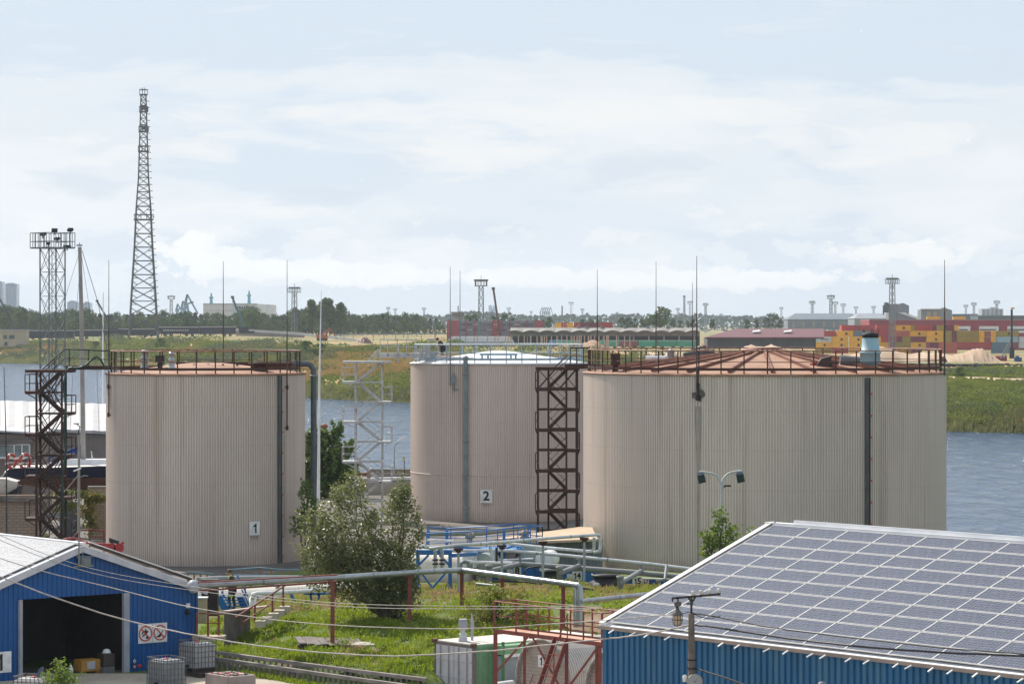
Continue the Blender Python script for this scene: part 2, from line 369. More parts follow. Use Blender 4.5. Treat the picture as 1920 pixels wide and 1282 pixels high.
def gz(x, y):
    def row(r): return interp(x, list(zip(XK, r)))
    if y < 134: y = y + max(0, min(3.8, (x + 11.7) * .5)) * max(0, min(1, (134 - y) / 10))
    if y <= GT[0][0]: z = row(GT[0][1])
    else:
        z = row(GT[-1][1])
        for (ya, ra), (yb, rb) in zip(GT, GT[1:]):
            if y <= yb:
                f = (y - ya) / (yb - ya); z = row(ra) * (1 - f) + row(rb) * f; break
    if 122 < y < 160 and x > -13:
        z += .07 * math.sin(x * 1.3 + y * .7) * math.sin(y * .9 - x * .4) + .04 * math.sin(x * 2.9 + y * 2.1)
    return z
def quay(x): return interp(x, [(-120, 300), (-40, 268), (10, 262), (20, 222), (24.5, 187), (35, 181), (90, 165)])
M_ground = mat('grassy_earth', (.07, .115, .016), (.095, .13, .022), scale=.5, rough=.95, c3=(.19, .135, .07), s3=.42, lo3=.56, hi3=.68, bump=.4, bscale=3)
# drier, browner towards the top of the mound
nt_ = M_ground.node_tree
M_yard = mat('worn_concrete_yard', (.42, .36, .29), (.33, .28, .22), scale=.5, rough=.9, c3=(.22, .18, .13), s3=1.3, lo3=.6, hi3=.75, bump=.1)
mb = MB()
xs = [-90 + i * 1.25 for i in range(145)]; ys = [50 + i * 2 for i in range(33)]; ys += [116 + i * .3 for i in range(34)]; ys += [127 + i for i in range(36)]; ys += [ys[-1] + 4 * (i + 1) for i in range(40)]
vs = []; ok = {}
for j, y in enumerate(ys):
    for i, x in enumerate(xs):
        q = quay(x); yy = min(y, q); vs.append((x, yy, gz(x, yy)))
fs = []
nx = len(xs)
for j in range(len(ys) - 1):
    for i in range(nx - 1):
        if ys[j] < max(quay(xs[i]), quay(xs[i + 1])): fs.append((j * nx + i, j * nx + i + 1, (j + 1) * nx + i + 1, (j + 1) * nx + i))
mb.add(vs, fs, True)
tag(mb.build('ground', M_ground), kind='structure')
mb = MB(); vs = []; fs = []
yx = [-60 + i * 1.5 for i in range(68)]; yy_ = [60 + i * 2 for i in range(28)] + [116, 117.5, 119, 120.2]
for y in yy_:
    for x in yx: vs.append((x, y, gz(x, y) + .03))
nn = len(yx); vs = []
for y in yy_:
    for x in yx:
        y2 = y - (max(0, min(3.8, (x + 11.7) * .5)) - .9) * max(0, min(1, (y - 90) / 30)); vs.append((x, y2, gz(x, y2) + .05))
for j in range(len(yy_) - 1):
    for i in range(nn - 1): fs.append((j * nn + i, j * nn + i + 1, (j + 1) * nn + i + 1, (j + 1) * nn + i))
mb.add(vs, fs, True)
tag(mb.build('yard_paving', M_yard), kind='structure')
# quay wall along the near bank
mb = MB()
qx = [-120, -40, 10, 20, 24.5, 35, 90]
for a, b in zip(qx, qx[1:]):
    p, q = Vector((a, quay(a) + .3, -1.2)), Vector((b, quay(b) + .3, -1.2)); mb.bar(p, q, .6, 4.2)
tag(mb.build('quay_edge', mat('rusty_quay_edge', (.25, .12, .07), (.16, .07, .045), scale=.5, rough=.85, c3=(.36, .26, .18), s3=1.5)), kind='structure')

TK = (-.6, -.17, -.08, -.02, .03, .06, .1, .17, .6)
DK = [(-30, (-5,) * 9), (0, (-2.55,) * 9),
      (14, (-1.6, -1.6, -1.2, -.6, -1.0, -1.2, -1.5, -1.5, -1.5)),
      (40, (.8, .8, .9, 1.2, .4, .2, -.3, -.4, -.4)),
      (150, (3, 3, 3.6, 4.7, 3.5, 1.6, 1.2, 1.2, 1.2)),
      (290, (5.6, 5.6, 5.2, 5.6, 4.6, 2.2, 2.0, 2.0, 2.0)),
      (420, (6, 6, 6, 5.6, 4.6, 2.2, 1.9, 1.8, 1.8)),
      (900, (6, 6, 6, 5.4, 5.0, 1.8, -1.0, -1.2, -1.2)),
      (2500, (5, 5, 5, 5, 4, 2, 0, 0, 0)), (9000, (3,) * 9)]
def shore(t): return interp(t, [(-.6, 1350), (-.17, 1225), (-.152, 1195), (-.13, 1120), (-.1, 900), (-.066, 662), (-.033, 622), (.05, 545), (.14, 461), (.166, 452), (.6, 430)])
def fz(x, y):
    t = x / y; d = y - shore(t)
    def row(r): return interp(t, list(zip(TK, r)))
    z = row(DK[-1][1])
    if d <= DK[0][0]: z = row(DK[0][1])
    else:
        for (a, ra), (b, rb) in zip(DK, DK[1:]):
            if d <= b:
                f = (d - a) / (b - a); z = row(ra) * (1 - f) + row(rb) * f; break
    k = max(0, min(1, d / 60)) * max(0, min(1, (700 - d) / 200))
    z += k * (.45 * math.sin(x * .07 + y * .03) + .3 * math.sin(x * .17 - y * .05) + .25 * math.sin(y * .11))
    return z
M_far = mat('scrubby_far_bank', (.11, .13, .03), (.16, .16, .045), scale=.035, rough=.95, c3=(.40, .24, .11), s3=.03, lo3=.47, hi3=.60, st3=(1, .55, 1), bump=.4, bscale=.6)
mb = MB(); vs = []; fs = []
ts = [-.6 + .05 * i for i in range(8)] + [-.2 + i * .005 for i in range(81)] + [.25 + .05 * i for i in range(8)]
ds = [-30, -12, 0, 6, 14, 25, 40, 55, 70, 85, 100, 115, 130, 150, 175, 200, 230, 260, 290, 320, 360, 420, 500, 600, 750, 900, 1200, 1800, 2500, 4000, 6000, 9000]
for d in ds:
    for t in ts:
        y = shore(t) + d; x = t * y; vs.append((x, y, fz(x, y)))
n_ = len(ts)
for j in range(len(ds) - 1):
    for i in range(n_ - 1): fs.append((j * n_ + i, j * n_ + i + 1, (j + 1) * n_ + i + 1, (j + 1) * n_ + i))
mb.add(vs, fs, True)
tag(mb.build('far_bank', M_far), kind='structure')
# river
mw = bpy.data.materials.new('choppy_river_water'); mw.use_nodes = True; nt = mw.node_tree; N = nt.nodes; L = nt.links
bs = N['Principled BSDF']; bs.inputs['Base Color'].default_value = (.017, .06, .14, 1); bs.inputs['Roughness'].default_value = .12; bs.inputs['IOR'].default_value = 1.33; bs.inputs['Specular IOR Level'].default_value = .2
tcw = N.new('ShaderNodeTexCoord'); mp = N.new('ShaderNodeMapping'); mp.inputs['Scale'].default_value = (.42, .12, 1); mp.inputs['Rotation'].default_value = (0, 0, .3); L.new(tcw.outputs['Object'], mp.inputs['Vector'])
nw = N.new('ShaderNodeTexNoise'); nw.inputs['Scale'].default_value = 1.0; nw.inputs['Detail'].default_value = 6; nw.inputs['Roughness'].default_value = .6; nw.inputs['Distortion'].default_value = .6; L.new(mp.outputs[0], nw.inputs['Vector'])
b = N.new('ShaderNodeBump'); b.inputs['Strength'].default_value = 1.0; b.inputs['Distance'].default_value = 2.6; L.new(nw.outputs['Fac'], b.inputs['Height']); L.new(b.outputs[0], bs.inputs['Normal'])
mb = MB(); mb.add([(-900, 150, -2.5), (500, 150, -2.5), (500, 1500, -2.5), (-900, 1500, -2.5)], [(0, 1, 2, 3)])
tag(mb.build('river_water', mw), kind='structure')

# air between here and the far shore
hz = bpy.data.materials.new('pale_haze'); hz.use_nodes = True; nt = hz.node_tree; N = nt.nodes; L = nt.links; N.clear()
pv = N.new('ShaderNodeVolumePrincipled'); pv.inputs['Color'].default_value = (.80, .89, 1.0, 1); pv.inputs['Density'].default_value = 0.6e-4; pv.inputs['Anisotropy'].default_value = .3
ho = N.new('ShaderNodeOutputMaterial'); L.new(pv.outputs[0], ho.inputs['Volume'])
mb = MB(); mb.box((0, 4450, 80), (11000, 9000, 176)); tag(mb.build('haze', hz), kind='stuff')

mb = MB(); mb.add([(-60, 150, .634), (26, 150, .634), (24, 180, .634), (19, 220, .634), (9.5, 261, .634), (-40, 267, .634), (-60, 274, .634)], [tuple(range(7))]); o = mb.build('tank_farm_paving', mat('stained_tarmac', (.14, .125, .11), (.09, .08, .072), scale=.3, rough=.9, c3=(.24, .2, .16), s3=.5)); tag(o, kind='structure')
# ------------------------------------------------------------------ storage tanks
def corrugated(mb, c, r, z0, z1, pitch, depth, seg=4):
    n = int(2 * math.pi * r / pitch)
    prof = (0, 0, 1, 1) if seg == 4 else (0, 1)
    N_ = n * len(prof); ring = []
    for k in range(N_):
        a = 2 * math.pi * (k + (.18 if k % 2 else -.18)) / N_
        rr = r - depth * prof[k % len(prof)]
        ring.append((c[0] + rr * math.cos(a), c[1] + rr * math.sin(a)))
    vs = [(x, y, z0) for x, y in ring] + [(x, y, z1) for x, y in ring]
    mb.add(vs, [(k, (k + 1) % N_, N_ + (k + 1) % N_, N_ + k) for k in range(N_)])
def ring_pts(c, r, z, n): return [Vector((c[0] + r * math.cos(2 * math.pi * k / n), c[1] + r * math.sin(2 * math.pi * k / n), z)) for k in range(n)]
def cylp(c, r, px, z=0.0, front=True, out=0.0):
    """The point of a tank's wall (axis c, radius r) that stands in image column px."""
    k = (px - CX) / FPX
    A = k * k + 1; B = -2 * (c[0] * k + c[1]); C = c[0] ** 2 + c[1] ** 2 - r * r
    D = max(B * B - 4 * A * C, 0) ** .5
    y = (-B - D) / (2 * A) if front else (-B + D) / (2 * A)
    p = Vector((k * y, y, z)); n = Vector((p.x - c[0], p.y - c[1], 0)).normalized()
    return p + n * out, n
def tank(name, label, c, r, z0, z1, apex, clad, roofm, railm, railtop, nposts, pitch, beams=0, band=None):
    t = thing(name, label, 'storage tank', (c[0], c[1], z0))
    mb = MB(); corrugated(mb, c, r, z0, z1, pitch, .07)
    if band: mb.tube(ring_pts(c, r + .012, z0 + band, 90) + ring_pts(c, r + .012, z0 + band, 90)[:1], .02, 5, False)
    sh = mb.build('shell', clad, t)
    # roof: eave plate standing proud of the wall, then a shallow cone
    mb = MB(); mb.lathe((c[0], c[1], 0), [(r - .02, z1 - .05), (r + .07, z1 - .05), (r + .08, z1 + .02), (r - .25, z1 + .07), (r * .66, z1 + (apex - z1) * .42), (r * .3, z1 + (apex - z1) * .8), (.6, apex), (.02, apex + .02)], 72)
    for k in range(72):                      # eave lip, slightly wavy
        pass
    roof = mb.build('roof', roofm, t)
    if beams:
        mb = MB()
        for k in range(beams):
            a = 2 * math.pi * (k + .35) / beams; d = Vector((math.cos(a), math.sin(a), 0)); cc = Vector((c[0], c[1], 0))
            mb.bar(cc + d * (r - .55) + Vector((0, 0, z1 + .22)), cc + d * .7 + Vector((0, 0, apex + .08)), .14, .16)
        mb.lathe((c[0], c[1], apex), [(.9, .0), (.9, .22), (.02, .25)], 16)
        mb.build('rafter', mat('brown_rafter', (.25, .11, .075), (.17, .07, .05), scale=1.2), t)
    rr = r - .28; n = nposts
    ps = ring_pts(c, rr, z1 + .04, n)
    for k in range(n):
        mb = MB(); mb.bar(ps[k], ps[k] + Vector((0, 0, 1.22)), .065); mb.build('guardrail_post', railm, t)
    loop = lambda z, m=2: ring_pts(c, rr, z, n * m) + ring_pts(c, rr, z, n * m)[:1]
    mb = MB(); mb.tube(loop(z1 + 1.26), .038, 6, False); mb.build('top_rail', railtop, t)
    mb = MB(); mb.tube(loop(z1 + .68), .02, 5, False); mb.build('middle_rail', railm, t)
    mb = MB()
    L_ = loop(z1 + .30)
    for a, b in zip(L_, L_[1:]): mb.bar(a, b, .03, .14)
    mb.build('toe_board', railm, t)
    return t
def rod(t, p0, p1, m=None, r=.04):
    mb = MB(); mid = p0.lerp(p1, .55)
    mb.tube([p0, mid], r, 6); mb.tube([mid, p1], r * .7, 6, True, r * .35)
    mb.build('lightning_rod', m or M_rod, t)
def bracket(mb, p, n, out=.3):
    mb.bar(p, p + n * out, .06); mb.bar(p + n * out - Vector((0, 0, .12)), p + n * out + Vector((0, 0, .12)), .12, .12)

C1, R1 = (WX(386, 172), 172.0), 5.51
C2, R2 = (WX(935, 209), 209.0), 5.95
C3, R3 = (WX(1432.5, 170), 170.0), 9.93
Z1 = 10.93
t1 = tank('storage_tank', 'grey corrugated storage tank beside the blue shed with sign 1 on its wall', C1, R1, .6, Z1, 11.55, M_clad, M_salmon, M_rust, M_railtan, 32, .142)
t2 = tank('storage_tank', 'grey corrugated storage tank with pale roof and sign 2, standing farthest back', C2, R2, .6, 11.02, 11.82, M_clad, M_roofwhite, mat('pale_blue_grey_paint', (.30, .38, .44), (.22, .28, .33), scale=3, rough=.5), mat('pale_rail_paint', (.60, .63, .64), (.42, .46, .48), scale=3), 34, .15, band=3.1)
t3 = tank('storage_tank', 'widest grey corrugated storage tank with steel rafters across its rusty roof', C3, R3, .6, 11.02, 12.15, M_clad3, M_salmon, M_rust, M_railtan, 50, .15, beams=26)

def cable_ladder(t, c, r, px, w, red=True):
    p, n = cylp(c, r, px, 0, out=.12); s = Vector((-n.y, n.x, 0))
    mb = MB(); mb.bar(p - s * w * .5 + Vector((0, 0, .7)), p - s * w * .5 + Vector((0, 0, Z1 - .05)), .16, .10, up=n)
    mb.build('cable_tray', mat('slate_cable_tray', (.085, .10, .105), (.06, .07, .075)), t)
    mb = MB(); mb.bar(p + s * w * .25 + Vector((0, 0, .7)), p + s * w * .25 + Vector((0, 0, Z1 - .05)), .15, .05, up=n); mb.build('vertical_cable', M_black, t)
    for k in range(9):
        mb = MB(); mb.box(p + s * w * .7 + n * .02 + Vector((0, 0, 1.0 + k * 1.13)), (.14, .09, .09), rz=math.atan2(s.y, s.x)); mb.build('cable_clamp', mat('red_clamp', (.38, .07, .05)), t)
cable_ladder(t1, C1, R1, 523, .16)
cable_ladder(t3, C3, R3, 1626, .18)
# tank 1 fittings
for px, top, zb, fr in ((208, 487, 8.6, True), (535, 488, 7.9, True), (418, 490, Z1, False)):
    p, n = cylp(C1, R1, px, zb, fr, .12)
    rod(t1, p, Vector((p.x, p.y, WZ(top, p.y))))
    if fr:
        mb = MB(); bracket(mb, p + Vector((0, 0, .1)) - n * .12, n, .14); bracket(mb, p + Vector((0, 0, Z1 - zb - .7)) - n * .12, n, .14); mb.build('rod_bracket', M_rustdark, t1)
def vent(t, c, zb, h, r, m1, m2, name='roof_vent'):
    mb = MB(); mb.lathe((c[0], c[1], zb), [(r * 1.25, 0), (r * 1.25, h * .18), (r, h * .2), (r, h * .52), (r * 1.15, h * .55), (r * 1.15, h * .62), (r * .8, h * .66), (r * .75, h * .85), (r * 1.2, h * .88), (r * .9, h * .98), (.01, h)], 14)
    mb.build(name, m1, t)
vent(t1, W(271, 690, 171), 11.1, 1.15, .19, M_grey, None)
vent(t1, W(322, 690, 169), 11.1, 1.05, .17, M_galv, None)
mb = MB(); p = W(300, 675, 170); mb.box((p.x, p.y, 11.75), (.48, .4, .4)); mb.lathe((p.x, p.y, 11.1), [(.14, 0), (.14, .5)], 10); mb.build('vent_valve', M_dark, t1)
mb = MB(); p = W(485, 690, 169.5); mb.lathe((p.x, p.y, 11.05), [(.45, 0), (.45, .4), (.56, .42), (.56, .5), (.02, .52)], 18); mb.build('manhole', M_rust, t1)
mb = MB()
for k in range(4):
    p = W(364 + k * 27, 683, 170.5); mb.box((p.x, p.y, 11.42), (.12, .1, .1))
mb.build('roof_lug', M_rust, t1)
yb = 173.5
mb = MB(); mb.tube([(WX(330, yb), yb, 11.42), (WX(565, yb), yb, 11.42)], .12, 8); mb.build('roof_pipe', M_rust, t1)
# gooseneck pipe down the back of tank 1
pp = [(WX(548, yb), yb, 11.44), (WX(576, yb), yb, 11.44), (WX(583, yb), yb, 11.36), (WX(588, yb), yb, 11.1), (WX(588, yb), yb, 10.8), (WX(588, yb), yb, .6)]
tg = thing('foam_pipe', 'dark grey gooseneck pipe running down beside the tank with sign 1', 'pipe', (pp[-1][0], yb, .6))
mb = MB(); mb.tube(pp, .17, 10); mb.build('pipe_run', mat('dark_grey_pipe', (.10, .125, .145), (.075, .09, .105), scale=2, rough=.5), tg)
mb = MB(); mb.lathe((pp[-1][0], yb, 10.7), [(.17, 0), (.23, .02), (.23, .1), (.17, .12)], 12); mb.lathe((pp[-1][0], yb, .6), [(.3, 0), (.3, .06), (.17, .08)], 12); mb.build('flange', M_grey, tg)
# tank 2 fittings
p, n = cylp(C2, R2, 875, 0, True, .2)
mb = MB(); mb.tube([(p.x, p.y, .7), (p.x, p.y, 11.35)], .16, 10); mb.lathe((p.x, p.y, 11.3), [(.16, 0), (.22, .05), (.2, .15), (.12, .25), (.02, .27)], 12)
for k in range(5): mb.lathe((p.x, p.y, 1.5 + k * 2.2), [(.16, 0), (.2, .02), (.2, .08), (.16, .1)], 12)
mb.build('drain_pipe', M_greenpipe, t2)
for px, top, zb, fr in ((846, 500, 9.6, True), (864, 507, 11.1, False)):
    p, n = cylp(C2, R2, px, zb, fr, .12); rod(t2, p, Vector((p.x, p.y, WZ(top, p.y))), mat('pale_steel_rod', (.17, .2, .21)), .045)
p, n = cylp(C2, R2, 852, 0, True, .1); mb = MB(); mb.box((p.x, p.y, 10.0), (.25, .2, .5)); mb.bar((p.x, p.y, 9.3), (p.x, p.y, 10.4), .07); mb.box((p.x + .1, p.y, 9.35), (.4, .15, .08)); mb.build('rod_bracket', M_grey, t2)
bl = mat('light_blue_bench_paint', (.24, .38, .48), (.18, .28, .36), scale=2)
for a, b, y in ((900, 970, 205), ):
    mb = MB(); z = 11.62
    mb.bar((WX(a, y), y, z), (WX(b, y), y, z), .25, .1)
    for px in (a + 4, a + 15, b - 12, b - 3): mb.bar((WX(px, y), y, 11.1), (WX(px, y), y, z), .12)
    mb.build('pipe_support', bl, t2)
mb = MB(); mb.tube([W(820, 668, 205.5), W(850, 671, 205.5), W(888, 673, 205.5)], .1, 8); mb.tube([W(800, 676, 206), W(900, 675, 206)], .06, 6); mb.build('roof_pipe', mat('copper_tinted_pipe', (.48, .30, .22), (.5, .5, .5), scale=1), t2)
for px, w, h, y in ((800, .45, .9, 207), (811, .5, .5, 207.5), (790, .3, .7, 206)):
    mb = MB(); q = W(px, 670, y); mb.box((q.x, q.y, 11.2 + h / 2), (w, w, h)); mb.box((q.x, q.y, 11.25 + h), (w * 1.2, w * 1.2, .08)); mb.build('vent_box', M_galv if px == 811 else M_whiterust, t2)
# tank 3 fittings
for px, top, zb, fr in ((1308, 480, 7.2 + 2.7, True), (1767, 487, 10.9, True), (1107, 505, 11.1, False), (1222, 490, 11.1, False), (1293, 530, 11.1, False)):
    p, n = cylp(C3, R3, px, zb, fr, .12 if fr else -.4)
    rod(t3, p, Vector((p.x, p.y, WZ(top, p.y))), r=.045 if fr else .035)
p, n = cylp(C3, R3, 1310, 0, True, .08)
mb = MB(); mb.bar((p.x, p.y, 9.75), (p.x, p.y, 11.4), .06); mb.box((p.x, p.y, 10.45), (.16, .12, .28)); mb.box((p.x, p.y, 9.85), (.2, .12, .3)); mb.build('rod_bracket', M_black, t3)
# soot and a rust run below the bracket: a thin stained strip of cladding
ms = bpy.data.materials.new('soot_and_rust_run'); ms.use_nodes = True
def stained():
    nt = ms.node_tree; N = nt.nodes; L = nt.links; bs = N['Principled BSDF']; tc = N.new('ShaderNodeTexCoord'); n = N.new('ShaderNodeTexNoise'); mp = N.new('ShaderNodeMapping'); mp.inputs['Scale'].default_value = (6, 6, .35)
    L.new(tc.outputs['Object'], mp.inputs[0]); L.new(mp.outputs[0], n.inputs[0]); r = N.new('ShaderNodeValToRGB'); r.color_ramp.elements[0].color = (.26, .22, .18, 1); r.color_ramp.elements[1].color = (.36, .32, .275, 1); r.color_ramp.elements[0].position = .35; r.color_ramp.elements[1].position = .6
    L.new(n.outputs['Fac'], r.inputs[0]); L.new(r.outputs[0], bs.inputs['Base Color']); bs.inputs['Roughness'].default_value = .6
stained()
mb = MB(); s = Vector((-n.y, n.x, 0))
q = cylp(C3, R3, 1309, 0, True, .012)[0]
mb.prism([q + s * -.05 + Vector((0, 0, .8)), q + s * .05 + Vector((0, 0, .8)), q + s * .09 + Vector((0, 0, 6)), q + s * .16 + Vector((0, 0, 9.4)), q - s * .16 + Vector((0, 0, 9.4)), q - s * .08 + Vector((0, 0, 6))], n * .006)
mb.build('rust_run', ms, t3)
mb = MB(); q3 = cylp(C3, R3, 1310, 9.95, True, .014)[0]; rnd = random.Random(5)
poly = []
for k in range(18):
    a = 2 * math.pi * k / 18; rr = .26 * (1 + .35 * rnd.uniform(-1, 1)); poly.append(q3 + s * (rr * 1.25 * math.cos(a)) + Vector((0, 0, rr * 1.1 * math.sin(a))))
mb.prism(poly, n * .006); mb.build('soot_patch', mat('soot_stain', (.09, .075, .065), (.2, .17, .15), scale=5, lo=.45, hi=.7), t3)
for px, zt_, w_ in ((534, 7.6, .06),):
    q, n1 = cylp(C1, R1, px, 0, True, .012); s1_ = Vector((-n1.y, n1.x, 0)); mb = MB(); mb.prism([q + s1_ * -w_ * .3 + Vector((0, 0, 2.2)), q + s1_ * w_ * .3 + Vector((0, 0, 2.2)), q + s1_ * w_ + Vector((0, 0, zt_)), q - s1_ * w_ + Vector((0, 0, zt_))], n1 * .006); mb.build('rust_run', ms, t1)
# roof furniture of tank 3
y = 164.5; p = W(1632, 690, y)
mb = MB(); mb.lathe((p.x, p.y, 11.15), [(0.258, 0), (0.258, .22), (0.387, .25), (0.387, .42), (0.533, .46), (0.550, .5), (0.516, .95), (0.585, .97), (0.585, 1.05), (0.499, 1.08), (0.430, 1.75), (0.378, 1.85), (0.017, 1.86)], 22); bv = mb.build('breather_vent', mat('turquoise_paint', (.20, .40, .48), (.30, .40, .44), scale=2, rough=.45), t3)
mb = MB(); mb.lathe((p.x, p.y, 12.92), [(.36, .04), (.44, .04), (.44, .26), (.02, .3)], 20)
for k in range(5): mb.bar((p.x + .4 * math.cos(k * 1.257), p.y + .4 * math.sin(k * 1.257), 13.1), (p.x + .45 * math.cos(k * 1.257), p.y + .45 * math.sin(k * 1.257), 13.4), .03)
mb.build('vent_cap', M_black, bv)
p = W(1549, 675, 163.5); mb = MB()
mb.prism([(p.x - .7, p.y, 11.2), (p.x + .1, p.y, 11.2), (p.x + .25, p.y, 11.5), (p.x + .3, p.y, 12.0), (p.x - .25, p.y, 11.85), (p.x - .6, p.y, 11.35)], (0, .8, 0))
mb.box((p.x + .45, p.y + .2, 11.45), (.4, .5, .5)); mb.build('dip_hatch', mat('dark_brown_hatch', (.07, .045, .035), (.05, .03, .03)), t3)
mb = MB(); mb.tube([W(1575, 676, 165), W(1618, 680, 165)], .32, 10); mb.build('duct_box', mat('dull_grey_zinc', (.18, .18, .18), (.13, .12, .12)), t3)
p = W(1527, 680, 164); mb = MB(); mb.lathe((p.x, p.y, 11.55), [(.02, -.12), (.22, -.1), (.26, 0), (.2, .1), (.02, .14)], 12); mb.build('red_float', mat('dull_red', (.35, .05, .04)), t3)
p = W(1154, 677, 166); mb = MB(); mb.box((p.x, p.y, 11.75), (.5, .5, .6)); mb.box((p.x, p.y, 11.3), (.3, .3, .5)); mb.box((p.x, p.y, 12.07), (.54, .54, .04)); mb.build('junction_box', M_rust, t3)
p = W(1258, 672, 172); mb = MB(); mb.lathe((p.x, p.y, 11.6), [(.2, 0), (.2, .5), (.26, .55), (.26, .6), (.1, .65), (.05, .72), (.02, .73)], 14); mb.build('roof_vent', M_grey, t3)
mb = MB(); mb.tube([W(1211, 671, 170), W(1245, 671.5, 170), W(1252, 668, 170)], .13, 10); mb.build('white_pipe', M_white, t3)
mb = MB(); a, b = W(1282, 668, 174), W(1340, 661, 174); mb.bar(a, b, .5, .4); mb.bar(a + Vector((.4, 0, .35)), b + Vector((-.5, 0, .36)), .5, .12); mb.build('drain_trough', mat('slate_grey_steel', (.10, .115, .12), (.07, .08, .085)), t3)

# ------------------------------------------------------------------ number signs on the tanks
def plate(name, label, o, xdir, w, h, body, tsize, n_off=.03, weight=True, dark=M_black, group=None, cat='sign'):
    """A flat plate centred on o, its face turned to xdir x up."""
    xdir = Vector(xdir).normalized(); nrm = xdir.cross(Vector((0, 0, 1)))
    t = thing(name, label, cat, o, group)
    mb = MB(); mb.bar(Vector(o) - xdir * w / 2, Vector(o) + xdir * w / 2, .02, h); mb.build('plate', M_signwhite, t)
    if body == '1': glyph_one(tsize, dark, t, frame4(nrm * .013, xdir))
    elif body and body[0] == '1':
        glyph_one(tsize, dark, t, frame4(nrm * .013, xdir), -tsize * .27); text('numeral', body[1:], tsize, dark, t, frame4(nrm * .014 + xdir * tsize * .22, xdir), .003)
    elif body: text('numeral', body, tsize, dark, t, frame4(nrm * .014, xdir), .003)
    return t
for c, r, px, z, body, w, h, lab, fr in ((C1, R1, 476.5, 2.63, '1', .64, .74, 'white square sign with numeral 1 on the corrugated tank by the blue shed', 0), (C2, R2, 912, 2.35, '2', .80, .88, 'white square sign with numeral 2 on the tank behind the blue railing', 0), (C3, R3, 1578, 2.4, '3', .66, .75, 'white square sign on the widest tank just above the solar panel roof', 0)):
    p, n = cylp(c, r, px, z, True, .05)
    plate('number_sign', lab, p, Vector((-n.y, n.x, 0)), w, h, body, h * .95)
    mb = MB()
    for k in (-.16, 0, .16):
        s = Vector((-n.y, n.x, 0)); mb.bar(p + s * k - Vector((0, 0, h / 2 + .05)) - n * .02, p + s * k - Vector((0, 0, h / 2 + .22)) - n * .02, .03)
    o = mb.build('sign_hook', mat('grey_brown_hook', (.25, .22, .2)), [x for x in bpy.data.objects if x.name.startswith('number_sign')][-1])

